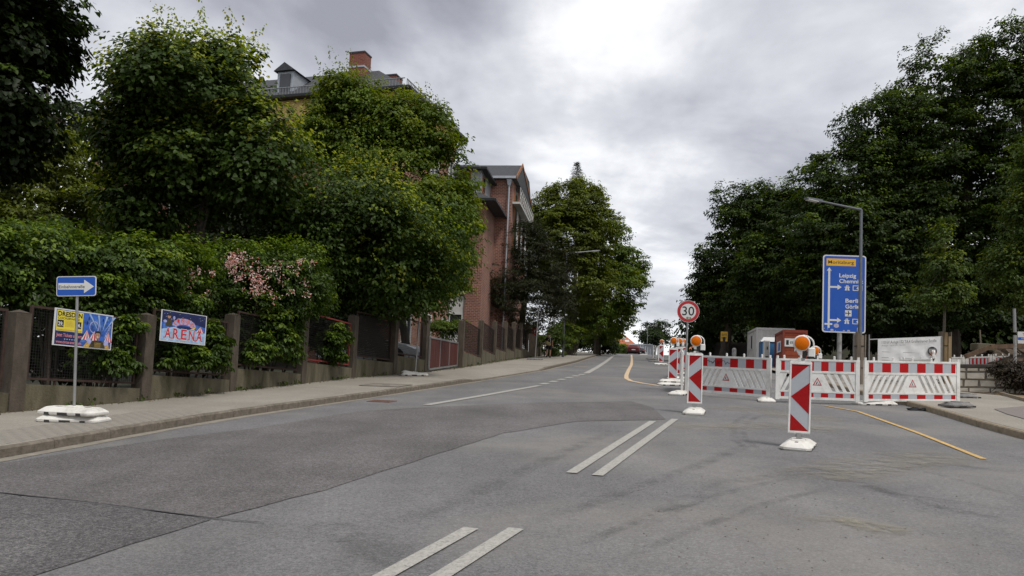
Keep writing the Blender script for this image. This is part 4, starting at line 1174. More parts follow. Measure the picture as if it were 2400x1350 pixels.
cl = MB(); cl.box(-.03, .05, -.0235, .03, zs + H * .25, zs + H * .32); cl.box(-.03, .05, -.0235, .03, zs + H * .7, zs + H * .77); cl.build('clamp', M_galv, ow)
for c_ in list(ow.children): c_.rotation_euler = (0, R_(-3.6), 0)     # the pole stands a little out of true
add_foot(ow, 0, 0, 0, R_(-8), L=.96); add_foot(ow, -.02, .02, .105, R_(-16), L=.96)
def marker(root, chars, x, z): pass
# -- second pole, its sign high up among the leaves
p = at(973, 880, .12)
o = empty('sign_pole', p, 0, 'thin grey sign pole on two crossed white feet beside the board gate', 'sign pole')
h_ = ht(980, 705, p)
MB().tube((0, 0, .1), (.05, 0, h_), .026, n=8).build('pole', M_galv, o)
add_foot(o, 0, -.1, 0, R_(4), L=.9); f2 = add_foot(o, .1, .1, .14, R_(-25), L=.9)
f2.matrix_local = f2.matrix_local @ Matrix.Rotation(R_(9), 4, 'Y')
# -- leaning flat pole near the gate pillar
p = at(1254, 843, .12)
o = empty('leaning_sign', p, R_(-4), 'slanting pole with its sign seen edge on, by the broad gate pillar', 'road sign')
h_ = ht(1264, 730, p)
MB().tube((0, 0, .1), (.06, -.12, h_ * .6), .03, n=8).build('pole', M_galv, o)
MB().hexa([(.03, -.42, h_ * .5), (.06, -.42, h_ * .5), (.06, .16, h_ * .5), (.03, .16, h_ * .5), (.09, -.5, h_), (.12, -.5, h_), (.12, .1, h_), (.09, .1, h_)]).build('board', M_signback, o)
add_foot(o, 0, 0, 0, R_(4), grey=True, L=1.05); 
rs = empty('red_sign', at(1251, 838, .12) + Vector((0, 0, ht(1251, 785, at(1251, 838, .12)))), R_(-6), 'small red plate fixed on top of the broad gate pillar', 'plate')
MB().prism(rrect(.36, .52, .15, 0, -.18), -.22, -.18).build('plate', M_signr, rs)
MB().prism([(-.02, .1), (.05, .1), (.05, .4), (-.02, .4)], -.224, -.2201).build('mark', M_signw, rs)

# -- speed limit sign
p = at(1605, 918)
sp = empty('speed_limit_sign', p, R_(-4), 'round thirty speed limit sign with red rim on a grey pole', 'road sign')
s = FPX / float(np.dot(np.array(p), _f)); zc_ = ht(1608.5, 728.5, p); rad = 26 / s
MB().tube((0, .0, 0), (.03, 0, zc_ + rad * .8), .03, n=10).build('pole', M_galv, sp, smooth=True)
def disc(r, y0, y1, zc, x=0.03, n=40): return MB().prism([(x + r * math.cos(2 * math.pi * k / n), zc + r * math.sin(2 * math.pi * k / n)) for k in range(n)], y0, y1)
bd = disc(rad, -.045, -.035, zc_).build('disc', M_signw, sp)
d2 = disc(rad * .97, -.047, -.0455, zc_).build('red_rim', M_signr, bd)
d3 = disc(rad * .70, -.049, -.0475, zc_).build('white_field', M_signw, bd)
text_mesh('30', M_signk, bd, .03, zc_ - rad * .36, width=rad * 1.08, height=rad * .80, y=-.0505, align='CENTER', bold=.006)
st = MB(); st.flat([(-.02, zc_ - rad * .78), (.045, zc_ - rad * .78), (.045, zc_ - rad * .5), (-.02, zc_ - rad * .5)], -.051); st.flat([(.07, zc_ - rad * .74), (.12, zc_ - rad * .72), (.115, zc_ - rad * .5), (.065, zc_ - rad * .52)], -.051); st.build('sticker', pm('sticker_brown', (.22, .18, .10), .6, var=.6, scale=60), bd)

# -- blue motorway sign
pb = onground(1975, 30.0)
ms = empty('direction_sign', pb, R_(-4), 'large blue direction sign with white arrows, place names and a yellow field', 'road sign')
q0, q1 = onpl(1925.5, 779, ms, 1, 0), onpl(2027, 781.5, ms, 1, 0); q2 = onpl(1929, 598, ms, 1, 0)
W, H = q1.x - q0.x, q2.z - q0.z; x0, z0 = q0.x, (q0.z + q1.z) / 2
bd = MB().prism(rrect(W, H, .10, z0, x0), -.06, -.03).build('board', M_signw, ms)
MB().flat(rrect(W - .09, H - .09, .07, z0 + .045, x0 + .045), -.062).build('blue_field', M_blue, bd)
U = lambda x: x0 + W * ((x - 185) / 640.0); V = lambda y: z0 + H * (1 - (y - 47) / 1188.0)
def rect(mb, xa, ya, xb, yb, yy): mb.flat([(U(xa), V(yb)), (U(xb), V(yb)), (U(xb), V(ya)), (U(xa), V(ya))], yy)
yf = MB(); rect(yf, 236, 102, 672, 214, -.064); yf.build('yellow_field', M_signy, bd)
text_mesh('Moritzburg', M_signk, bd, U(262), V(182), width=W * 380 / 640, height=H * 50 / 1188, y=-.0655, bold=.006)
wh = MB(); rect(wh, 264, 280, 294, 1168, -.064); wh.flat([(U(238), V(300)), (U(264), V(286)), (U(294), V(286)), (U(318), V(300)), (U(279), V(238))], -.0645)
for yc in (540, 1047): rect(wh, 294, yc - 14, 405, yc + 14, -.0642); wh.flat([(U(404), V(yc + 40)), (U(466), V(yc)), (U(404), V(yc - 40))], -.0644)
rect(wh, 218, 1096, 264, 1122, -.0643); rect(wh, 294, 1096, 334, 1122, -.0643)
wh.build('arrow', M_signw, bd)
for t_, x_, y_, w_t in (('Leipzig', 428, 388, 250), ('Chemnitz', 428, 474, 356), ('Berlin', 524, 772, 238), ('Görlitz', 524, 862, 238)):
    text_mesh(t_, M_signw, bd, U(x_), V(y_), width=W * w_t / 640, height=H * 58 / 1188, y=-.0645, bold=.022)
for yc in (548, 1058):
    a = MB(); x_ = 548
    a.flat([(U(x_ - 36), V(yc + 40)), (U(x_ - 6), V(yc + 40)), (U(x_ - 4), V(yc - 42)), (U(x_ - 14), V(yc - 42))], -.0645)
    a.flat([(U(x_ + 6), V(yc + 40)), (U(x_ + 36), V(yc + 40)), (U(x_ + 14), V(yc - 42)), (U(x_ + 4), V(yc - 42))], -.0645)
    rect(a, x_ - 40, yc - 16, x_ + 40, yc - 6, -.0648); a.build('motorway_symbol', M_signw, bd)
    bx = MB(); q = [(630, -40), (636, -30), (636, 30), (630, 40), (774, 40), (768, 30), (768, -30), (774, -40)]
    fr_ = [(630, -40, 774, -30), (630, 30, 774, 40), (630, -30, 641, 30), (763, -30, 774, 30)]
    for f_ in fr_: rect(bx, f_[0], yc + f_[1], f_[2], yc + f_[3], -.0645)
    bx.build('number_frame', M_signw, bd)
    text_mesh('4', M_signw, bd, U(684), V(yc + 23), width=W * 34 / 640, height=H * 44 / 1188, y=-.0645, bold=.02)
sq = MB(); rect(sq, 520, 890, 616, 984, -.0645); sq.build('airport_field', M_signw, bd)
ai = MB(); cx__, cy__ = 568, 937
ai.flat([(U(cx__ - 42), V(cy__ + 5)), (U(cx__ + 34), V(cy__ + 5)), (U(cx__ + 42), V(cy__)), (U(cx__ + 34), V(cy__ - 5)), (U(cx__ - 42), V(cy__ - 5))], -.066)
ai.flat([(U(cx__ - 8), V(cy__ + 38)), (U(cx__ + 2), V(cy__ + 38)), (U(cx__ + 16), V(cy__ + 5.1)), (U(cx__ + 0), V(cy__ + 5.1))], -.066)
ai.flat([(U(cx__ + 0), V(cy__ - 5.1)), (U(cx__ + 16), V(cy__ - 5.1)), (U(cx__ + 2), V(cy__ - 38)), (U(cx__ - 8), V(cy__ - 38))], -.066)
ai.flat([(U(cx__ - 42), V(cy__ + 16)), (U(cx__ - 36), V(cy__ + 16)), (U(cx__ - 28), V(cy__ + 5.2)), (U(cx__ - 40), V(cy__ + 5.2))], -.066)
ai.flat([(U(cx__ - 40), V(cy__ - 5.2)), (U(cx__ - 28), V(cy__ - 5.2)), (U(cx__ - 36), V(cy__ - 16)), (U(cx__ - 42), V(cy__ - 16))], -.066)
ai.build('airplane_symbol', M_signk, bd)
st = MB(); n = 12
for (x_, y_, r_, ry) in ((394, 1130, 38, 34), (330, 1200, 24, 18), (505, 1205, 14, 12)):
    st.flat([(U(x_ + r_ * math.cos(-2 * math.pi * k / n) * (1 + .15 * (k % 2))), V(y_ + ry * math.sin(-2 * math.pi * k / n))) for k in range(n)], -.0645)
rect(st, 556, 1190, 596, 1222, -.0645); rect(st, 700, 1150, 712, 1215, -.0645); rect(st, 210, 1170, 222, 1186, -.0645); rect(st, 258, 1180, 275, 1190, -.0645); rect(st, 378, 1198, 386, 1214, -.0645)
st.build('sticker', pm('sticker_lilac', (.40, .38, .50), .6, var=.35, scale=14), bd)
pl_ = MB(); pl_.tube((U(455), 0.03, -.2), (U(455), .03, z0 + H * .95), .085, n=12); pl_.build('post', pm('post_stickered', (.30, .30, .29), .6, var=.25, scale=6, dirt=(.10, .07, .06), dirt_amt=.9, dscale=5), ms)
pl_ = MB(); pl_.tube((U(690), 0.03, -.2), (U(690), .03, z0 + H * .95), .085, n=12); pl_.build('post', M_galv, ms)

# -- street lamps
def street_lamp(px, depth, py_top, arm_px, arm_py, label, r0=.075, mat=None, head=.55, arm_mat=None):
    b = onground(px, depth, .0); o = empty('street_lamp', b, 0, label, 'street lamp', 'grey street lamps along the street')
    mat = mat or M_rail
    h = ht(px + (850 - py_top) * .02, py_top, b)
    tip = atd(arm_px, arm_py, depth) - b
    m = MB(); m.tube((0, 0, -.2), (0, 0, h * .35), r0 * 1.15, r0 * .95, 10); m.tube((0, 0, h * .35), (0, 0, h), r0 * .9, r0 * .62, 10); m.build('pole', mat, o, smooth=True)
    d = Vector((tip.x, tip.y, tip.z - h)); q = Vector((0, 0, h)); e_ = q + d * (1 - head / d.length)
    MB().path([q + Vector((0, 0, -.06)), q, q.lerp(e_, .5), e_], [r0 * .62, r0 * .6, r0 * .45, r0 * .4], 8).build('arm', arm_mat or mat, o)
    u = d.normalized(); s_ = Vector((-u.y, u.x, 0)).normalized(); up = Vector((0, 0, 1)); q1_ = q + d
    P = []
    for c_, w_h, t_b, t_t in ((e_ - u * .08, .07, -.04, .05), (q1_, .11, -.03, .015)):
        P.append([c_ - s_ * w_h + up * t_b, c_ + s_ * w_h + up * t_b, c_ + s_ * w_h + up * t_t, c_ - s_ * w_h + up * t_t])
    m = MB(); a, c = P
    m.hexa([a[0], a[1], c[1], c[0], a[3], a[2], c[2], c[3]]); hd = m.build('lamp_head', arm_mat or mat, o)
    m = MB(); m.hexa([x_ + up * dz for dz in (-.02, -.003) for x_ in (a[0].lerp(c[0], .25), a[1].lerp(c[1], .25), a[1].lerp(c[1], .9), a[0].lerp(c[0], .9))]); m.build('lamp_glass', M_signw, hd)
    return o, b, h
lo, lb_, lh = street_lamp(2014, 27.6, 484, 1888, 464, 'grey street lamp with its arm over the large blue direction sign', .075, pm('lamp_paint_grey', (.15, .16, .175), .5, metal=.3, var=.1))
street_lamp(1319, 62, 590, 1406, 587, 'dark grey street lamp by the pedestrian with its arm under the big tree crown', .085, pm('lamp_paint_dark', (.07, .075, .08), .5, metal=.3), arm_mat=pm('lamp_arm_pale', (.42, .43, .44), .5))
street_lamp(1516, 118, 764, 1541, 763, 'distant thin street lamp standing near the red car at the crest', .06)
# collars with plates on the middle lamp
# -- planks strapped round the lamp and round the young tree
def plank_guard(b, r, h, n, label, pale=()):
    o = empty('plank_guard', b, 0, label, 'plank guard')
    for k in range(n):
        a = 2 * math.pi * k / n; m = MB(); hh = h * rng.uniform(.93, 1.03)
        m.box(-.055, .055, -.012, .012, 0.05, hh)
        q = m.build('plank', M_plankn if k in pale else M_plankw, o); q.location = (math.cos(a) * r, math.sin(a) * r, 0); q.rotation_euler = (R_(rng.uniform(-1, 1)), 0, a + math.pi / 2 + R_(rng.uniform(-8, 8)))
    for zz_ in (.35, .75): MB().lathe([(r + .012, h * zz_), (r + .022, h * zz_), (r + .022, h * zz_ + .03), (r + .012, h * zz_ + .03)], 0, 0, 14).build('strap', M_black, o)
    return o
plank_guard(lb_, .16, ht(2014, 780, lb_), 9, 'grey weathered planks strapped round the foot of the street lamp beside the blue sign')
bt = onground(2214, 29.5)
plank_guard(bt, .20, ht(2216, 780, bt), 10, 'planks strapped round the trunk of the young tree beside the white site banner', pale=(7, 8))

# -- white site banner in a tube frame
bp = onground(2130, 28.2)
bn = empty('site_banner', bp, R_(-10), 'white site information banner with grey lettering and a black round badge in a tube frame', 'banner')
a0, a1, a2, a3 = onpl(2056, 870, bn, 1, 0), onpl(2203, 870, bn, 1, 0), onpl(2203, 790, bn, 1, 0), onpl(2053, 795, bn, 1, 0)
m = MB(); nx, nz = 26, 12; W = a1.x - a0.x; zlo, zhi0, zhi1 = .35, a3.z, a2.z
for j in range(nz + 1):
    for i in range(nx + 1):
        u, v = i / nx, j / nz; y = -.05 + .018 * math.sin((u * 1.3 + v * 1.0) * 16) * math.sin(math.pi * u) * math.sin(math.pi * v) + .008 * math.sin(u * 40 + 3 * v)
        m.v.append((a0.x + W * u, y, zlo + (zhi0 + (zhi1 - zhi0) * u - zlo) * v))
w1 = nx + 1
for j in range(nz):
    for i in range(nx): m.f.append((j * w1 + i, j * w1 + i + 1, (j + 1) * w1 + i + 1, (j + 1) * w1 + i)); m.mi.append(0)
sheet_ = m.build('sheet', pm('banner_white', (.70, .70, .69), .7, var=.04), bn, smooth=True)
X = lambda u: a0.x + W * u; Z = lambda v: zhi0 + (zhi1 - zhi0) * .5 - (zhi0 - zlo) * v
M_btxt = pm('banner_grey_ink', (.13, .13, .13), .7)
M_btx2 = pm('banner_pale_ink', (.28, .28, .28), .7)
slb = (zhi1 - zhi0) / W
text_mesh('110 kV Anlage 132 TA.4 Großenhainer Straße', M_btxt, sheet_, X(.06), Z(.13) - slb * W * .45, width=W * .87, height=.105, y=-.085, slant=slb)
text_mesh('Baubeginn  August 2021 - Mai 2022', M_btx2, sheet_, X(.06), Z(.21) - slb * W * .3, width=W * .38, height=.045, y=-.085, slant=slb)
lines = MB(); r = random.Random(4)
for cx0 in (.06, .40):
    for k in range(7):
        if k in (1,): continue
        v = .38 + k * .075; lines.flat([(X(cx0), Z(v + .012)), (X(cx0 + r.uniform(.1, .3)), Z(v + .012)), (X(cx0 + .1), Z(v)), (X(cx0), Z(v))], -.085)
lines.build('small_print', M_btx2, sheet_)
cb = MB(); cxb, czb, rb_ = X(.865), Z(.33), .155
cb.flat([(cxb + rb_ * math.cos(2 * math.pi * k / 24), czb + rb_ * math.sin(2 * math.pi * k / 24)) for k in range(24)], -.086); cb.build('badge', M_signk, sheet_)
lines = MB()
for k, (w_b, dz_) in enumerate(((.1, .07), (.12, .035), (.12, 0), (.11, -.035), (.08, -.07))): lines.flat([(cxb - w_b, czb + dz_ - .008), (cxb + w_b, czb + dz_ - .002), (cxb + w_b, czb + dz_ + .012), (cxb - w_b, czb + dz_ + .006)], -.0875)
lines.build('badge_lettering', M_signw, sheet_)
fx0 = onpl(2037, 800, bn, 1, 0).x
m = MB()
for x_ in (fx0, a1.x + .05): m.tube((x_, 0, 0), (x_, 0, zhi1 + .02), .024, n=8)
m.tube((fx0, 0, zhi0 - .02), (a1.x + .05, 0, zhi1 + .01), .02, n=8); m.tube((fx0, 0, .25), (a1.x + .05, 0, .25), .02, n=8)
m.build('frame', M_galv, bn)

# ------------------------------------------------------------------ right side: stone wall, bank, works yard
wA, wB = at(2244, 917, .12), at(2480, 930, .12)
hW = ht(2300, 862, at(2300, 919, .12))
sw = empty('stone_wall', wA, 0, 'low wall of rough pale stone blocks with dark coping beside the end barrier', 'wall')
d = wB - wA; Lw = math.hypot(d.x, d.y); ang = math.atan2(d.y, d.x)
M_stone = pm('wall_stone', (.62, .57, .48), .95, var=.22, scale=4, bump=.8, bscale=14, dirt=(.22, .185, .14), dirt_amt=.4, dscale=2)
core = MB().box(0, Lw, -.02, .45, -.4, hW); co = core.build('wall_core', pm('wall_mortar', (.20, .175, .14), .95, var=.3, scale=5), sw); co.rotation_euler = (0, 0, ang)
r = random.Random(21); zc_ = -.05; row = 0
while zc_ < hW - .12:
    hr = r.uniform(.17, .26); hr = min(hr, hW - zc_); x = -r.uniform(0, .3)
    while x < Lw:
        l = r.uniform(.3, .65); a_, b_ = max(0, x) + .012, min(Lw, x + l) - .012
        if b_ - a_ > .08:
            j = lambda: r.uniform(-.012, .012); pr = -.05 + r.uniform(-.025, .02)
            m = MB(); z0_, z1_ = zc_ + .012, zc_ + hr - .012
            m.hexa([(a_, -.0, z0_), (b_, -.0, z0_), (b_, .1, z0_), (a_, .1, z0_), (a_, 0, z1_), (b_, 0, z1_), (b_, .1, z1_), (a_, .1, z1_)])
            m.v[0] = (a_ + .02 + j(), pr, z0_ + .02 + j()); m.v[1] = (b_ - .02 + j(), pr + j(), z0_ + .02 + j()); m.v[5] = (b_ - .02 + j(), pr + j(), z1_ - .02 + j()); m.v[4] = (a_ + .02 + j(), pr, z1_ - .02 + j())
            q = m.build('stone', M_stone, sw); q.rotation_euler = (0, 0, ang)
        x += l
    zc_ += hr; row += 1
cp = MB(); k = 0
while k < Lw: cp.bbox(k + .008, min(Lw, k + 1.1) - .008, -.10, .50, hW + .002, hW + .09, .015); k += 1.1
q = cp.build('coping', pm('coping_dark', (.075, .065, .055), .9, var=.3, scale=6), sw); q.rotation_euler = (0, 0, ang)
# bare soil strip below the wall with an edging board
tA, tB = at(2200, 925, .12), at(2480, 968, .12)
def tri_sheet(name, pts, dz, mat):
    return ground_poly(name, [(p.x, p.y) for p in pts], dz, mat, pixel=False, jitter=.03)
soil_front = [at(2262, 918, .12), at(2330, 921, .12), at(2400, 940, .12), at(2480, 962, .12)]
tri_sheet('soil_strip', [wA + Vector((0, -.05, 0)), wB + Vector((0, -.05, 0))] + soil_front[::-1], .135, M_soil)
eg = empty('path_edging', soil_front[0], 0); eg['kind'] = 'structure'
m = MB()
for a, b in zip(soil_front, soil_front[1:]): m.bar(a + Vector((0, 0, .03)), b + Vector((0, 0, .03)), .06, .1)
m.build('edging_stone', M_kerb2, eg, world=True)
# darker asphalt repair in the pavement on the right
ground_poly('pavement_patch', [(2330, 972), (2400, 965), (2470, 985), (2440, 1010), (2360, 985)], .132, pm('walk_repair', (.19, .165, .15), .9, var=.15, scale=20, bump=.3), jitter=.01)
# raised yard behind the wall
def shift(p, a, b): return p + Vector((d.x, d.y, 0)).normalized() * a + Vector((-d.y, d.x, 0)).normalized() * b
ty = empty('raised_yard', shift(wA, 0, .5), 0); ty['kind'] = 'structure'
m = MB(); P = [shift(wA, -.0, .48), shift(wB, 4, .48), shift(wB, 6, 26), shift(wA, -1.5, 26)]
n1 = 10
for j in range(n1 + 1):
    for i in range(n1 + 1):
        a_ = P[0].lerp(P[1], i / n1).lerp(P[3].lerp(P[2], i / n1), j / n1); z_ = max(gz(a_.x, a_.y) + .05, wA.z + (wB.z - wA.z) * i / n1 + hW - .45 + .02 * j)
        m.v.append((a_.x, a_.y, z_))
for j in range(n1):
    for i in range(n1): m.f.append((j * 11 + i, j * 11 + i + 1, (j + 1) * 11 + i + 1, (j + 1) * 11 + i)); m.mi.append(0)
m.build('yard_ground', M_soil, ty, world=True)
# barriers on the raised ground: two rows
G_Y = 'white barriers on the raised ground behind the stone wall'
def yard_pt(px, py, depth): return atd(px, py, depth)
rowp = [(2122, 868, 27.5), (2196, 868, 26.6)]
ya = [(2196, 900, 30.0), (2262, 899, 29.8), (2326, 898, 29.6), (2390, 897, 29.4), (2454, 897, 29.2)]
lab = ['white barrier on the raised ground with plain back beside the grey white hooded lamp', 'white barrier behind the stone wall with red blocks, next to the plain backed one', 'white barrier with red blocks behind the brushwood at the grey pole', 'white barrier at the very end of the row past the grey pole']
for k in range(4):
    a, b = atd(*ya[k]), atd(*ya[k + 1]); v_ = (b - a); b = a + v_ * .985
    barrier(a - Vector((0, 0, .1)), b - Vector((0, 0, .1)), lab[k], G_Y, reflect=(k >= 1), sticker=False)
a, b = atd(2108, 917, 27.6), atd(2190, 918, 26.8)
barrier(a, b, 'white barrier without foil in front of the lower edge of the site banner', G_Y, reflect=False, sticker=False)
# hooded lamp seen from the side
hl = empty('hooded_lamp', b.lerp(a, .03) + Vector((0, 0, 1.12)), R_(-114), 'pale hooded warning lamp seen from its side at the corner of the site banner', 'warning lamp')
lamp_part(hl, -.02)
# earth bank with a long beam, and brushwood on the wall
bank = MB(); A_, B_ = atd(2240, 868, 31), atd(2520, 862, 29); nx = 30
r = random.Random(9)
for i in range(nx + 1):
    p_ = A_.lerp(B_, i / nx); topy = np.interp(i / nx, [0, .25, .5, .8, 1], [848, 822, 812, 810, 808]); tz = atd(2240 + 280 * i / nx, float(topy), 31 - 2 * i / nx).z
    for off, z_ in ((-2.2, p_.z - .9), (-1.2, (p_.z + tz) / 2 - .1), (-.2, tz - .05), (.6, tz), (2.5, tz - .6), (4, p_.z - 1)):
        bank.v.append((p_.x + r.uniform(-.1, .1), p_.y + off + r.uniform(-.1, .1), z_ + r.uniform(-.05, .05)))
for i in range(nx):
    for k in range(5): bank.f.append((i * 6 + k, (i + 1) * 6 + k, (i + 1) * 6 + k + 1, i * 6 + k + 1)); bank.mi.append(0)
bk = bank.build('earth_bank', pm('dark_earth', (.075, .055, .038), .95, var=.45, scale=3, bump=.9, bscale=8)); bk['kind'] = 'structure'
bm_ = empty('timber_beam', atd(2300, 815, 29.3), 0, 'long brown timber beam lying along the top of the earth bank', 'beam')
m = MB(); m.bar(atd(2262, 836, 29.6), atd(2320, 813, 29.4), .25, .16); m.bar(atd(2320, 813, 29.4), atd(2480, 809, 29), .25, .16); m.build('beam_body', pm('old_timber', (.13, .085, .055), .9, var=.3, scale=8, streak=.3), bm_, world=True)
bx_ = empty('concrete_block', atd(2304, 812, 30.2), R_(12), 'pale grey block lying on the earth bank with a thin rod rising from it', 'block')
MB().bbox(-.42, .42, -.2, .2, -.15, .1, .03).build('block_body', M_plinth, bx_); MB().tube((-.1, 0, .1), (-.14, 0, .62), .03, n=6).build('rod', M_plankw, bx_)
# white box with a blue stripe, and the grey pole in front of it
gpole = atd(2379, 862, 26); gh = atd(2377, 722, 26).z - gpole.z
o = empty('grey_pole', gpole, 0, 'thin pale grey pole with stickers behind the barriers on the raised ground', 'pole')
MB().tube((0, 0, -.4), (0, 0, gh * .55), .05, n=8).build('lower_tube', MATS['post_stickered'], o)
MB().tube((0, 0, gh * .6), (-.02, 0, gh), .05, .045, n=8).build('upper_tube', M_signback, o)
wb = empty('site_board', atd(2385, 805, 33), R_(-12), 'white site board with a blue stripe behind the grey pole', 'sign')
W = 1.6; zt = atd(2385, 777, 33).z - wb.location.z
bd = MB().box(0, W, -.03, .03, 0, zt).build('board', M_signw, wb)
MB().box(0.01, W - .01, -.035, -.031, zt * .30, zt * .52).build('blue_stripe', M_blue, bd)
text_mesh('Tiefbau', M_signw, bd, .12, zt * .36, height=zt * .09, y=-.037, bold=.01); text_mesh('TB', M_signr, bd, .18, zt * .68, height=zt * .2, y=-.034, bold=.02)
m = MB()
for x_ in (.2, 1.4): m.box(x_ - .04, x_ + .04, .031, .1, -1.6, zt)
m.build('leg', M_plankw, wb)

# site cabins beyond the barriers
def cabin(name, pxc, depth, rz, dims, px_l, label, cat, mat, ribs, builder=None):
    b = onground(pxc, depth); o = empty(name, b, rz, label, cat); return o
# white container: near corner at px 1777, end face to the left and long side going right/back
wc = empty('site_container', onground(1772, 52), R_(-7), 'pale grey white site container on timber blocks beside the blue cabin', 'container')
zt = onpl(1777, 769, wc, 1, 0).z
M_cont = pm('container_white', (.62, .61, .58), .7, var=.06, dirt=(.28, .25, .2), dirt_amt=.6, dscale=1.2)
M_contd = pm('container_side', (.56, .55, .53), .7, var=.06)
# faces: local -X side is turned to the left and the viewer
Lc = 3.4
MB().box(0.02, 2.4, .02, Lc, .35, zt).build('wall', M_cont, wc)
m = MB()
for x_, y_ in ((0, 0), (2.32, 0), (0, Lc - .08), (2.32, Lc - .08)): m.box(x_ - .02, x_ + .1, y_ - .02, y_ + .1, .25, zt + .04)
for z_ in (.25, zt - .1): m.box(.1, 2.3, -.03, .05, z_, z_ + .14); m.box(-.03, .05, .1, Lc - .1, z_, z_ + .14); m.box(.1, 2.3, Lc - .05, Lc + .03, z_, z_ + .14); m.box(2.37, 2.45, .1, Lc - .1, z_, z_ + .14)
m.build('frame', M_contd, wc)
m = MB(); m.box(-.01, .021, 1.5, 2.4, 1.2, 2.2); w = m.build('window', M_frame, wc); MB().box(-.018, -.012, 1.56, 1.9, 1.27, 2.13).build('pane', M_glass, w); MB().box(-.018, -.012, 2.0, 2.34, 1.27, 2.13).build('pane', M_signw, w)
m = MB(); k = .2
while k < 2.3: m.box(k, k + .05, -.0, .021, .42, zt - .12); k += .2
m.build('rib', M_contd, wc)
m = MB(); k = .25
while k < Lc: m.box(-.0, .021, k, k + .05, .42, zt - .12) if not (1.4 < k < 2.5) else None; k += .25
m.build('rib', M_cont, wc)
for (x_, y_) in ((0, .3), (1.9, .3), (0, 2.4)): MB().box(x_, x_ + .4, y_, y_ + .9, -.3, .249).build('timber_block', M_plankw, wc)
# slim grey door cabinet
gc = empty('control_cabinet', onground(1797, 45), R_(-8), 'slim pale grey cabinet with small dark panels between container and blue cabin', 'cabinet')
zt = onpl(1797, 797, gc, 1, 0).z; hw_ = onpl(1803, 850, gc, 1, 0).x - onpl(1790, 850, gc, 1, 0).x
MB().bbox(-hw_ / 2, hw_ / 2, 0, .5, 0, zt, .03).build('cabinet_body', M_contd, gc)
dr = MB().box(-hw_ / 2 + .04, hw_ / 2 - .04, -.012, -.001, .08, zt - .08).build('door', pm('cabinet_door', (.20, .20, .20), .6), gc)
m = MB(); m.box(-.03, .05, -.02, -.0125, zt * .68, zt * .78); m.box(-.08, .08, -.02, -.0125, zt * .40, zt * .46); m.build('panel', M_black, dr)
# blue toilet cabin
tcb = empty('toilet_cabin', onground(1806, 47), R_(-10), 'blue portable toilet cabin with a white roof beside the orange red container', 'toilet cabin')
zt = onpl(1808, 801, tcb, 1, 0).z; zr_ = onpl(1808, 790, tcb, 1, 0).z
tb = MB().bbox(-.55, .55, 0, 1.1, 0, zt, .03).build('cabin_body', pm('cabin_blue', (.03, .13, .28), .5, var=.1), tcb)
MB().box(-.42, .42, -.02, -.001, .1, zt - .1).build('door', pm('cabin_blue2', (.04, .16, .33), .5), tcb)
MB().hexa([(-.6, -.05, zt + .002), (.6, -.05, zt + .002), (.6, 1.15, zt + .002), (-.6, 1.15, zt + .002), (-.4, .15, zr_), (.4, .15, zr_), (.4, .95, zr_), (-.4, .95, zr_)]).build('roof', M_signw, tcb)
# orange red container
oc = empty('tool_container', onground(1834, 44), R_(-9), 'orange red steel container with white company plates beyond the barriers', 'container')
zt = onpl(1834, 774, oc, 1, 0).z; wR = onpl(1892, 790, oc, 1, 0).x
M_or = pm('container_orange', (.27, .055, .02), .6, var=.15, scale=4, dirt=(.13, .035, .02), dirt_amt=.7, dscale=1.5)
MB().box(.02, wR, .02, 2.6, .12, zt).build('wall', M_or, oc)
m = MB()
for x_ in (0, wR - .08):
    for y_ in (0, 2.52): m.box(x_ - .02, x_ + .1, y_ - .02, y_ + .1, 0, zt + .03)
for z_ in (.04, zt - .12): m.box(.1, wR - .1, -.03, .05, z_, z_ + .13); m.box(-.03, .05, .1, 2.5, z_, z_ + .13)
m.build('frame', pm('container_red', (.20, .035, .018), .6, var=.15), oc)
m = MB(); k = .3
while k < zt - .2: m.box(.12, wR - .12, .005, .021, k, k + .04); k += .28
m.build('rib', M_or, oc)
pt = MB().box(.08, 1.25, -.035, -.002, zt * .60, zt * .80).build('plate', M_signw, oc)
text_mesh('EIFFAGE', M_signk, pt, .38, zt * .67, width=.75, height=.13, y=-.037, bold=.015); MB().box(.16, .30, -.0365, -.0352, zt * .64, zt * .76).build('logo', M_signk, pt)
text_mesh('1', M_signw, oc, .62, zt * .49, height=.2, y=.003, bold=.02)
p2 = MB().box(-.04, -.002, .55, 1.75, zt * .48, zt * .76).build('plate', M_signw, oc)
t2 = MB(); t2.box(-.045, -.041, .7, 1.2, zt * .52, zt * .72); t2.build('logo', M_blue, p2)
MB().box(.12, wR - .12, .12, 2.48, zt + .001, zt + .05).build('roof_sheet', MATS['container_red'], oc)
# crates and low boxes right of it
for px, dd, hh, ww, mt, lb in ((1908, 38, .55, .7, pm('crate_white', (.4, .4, .4), .7), 'grey white crate beside the orange red container'), (1893, 39, .6, .8, M_plankn, 'yellow brown timber crate next to the grey white crate'), (1945, 36, .7, 1.1, M_footg, 'dark crate half hidden below the blue direction sign')):
    p = onground(px, dd); o = empty('crate', p, R_(8), lb, 'crate'); m = MB()
    m.box(-ww / 2 + .03, ww / 2 - .03, .03, .6, .05, hh - .06); m.build('crate_body', mt, o)
    m = MB()
    for k in range(4): m.box(-ww / 2, ww / 2, -.0, .029, .05 + k * (hh - .1) / 4, .03 + (k + 1) * (hh - .1) / 4)
    for x_ in (-ww / 2, ww / 2 - .06): m.box(x_, x_ + .06, -.03, -.001, 0, hh)
    m.build('slat', mt, o)
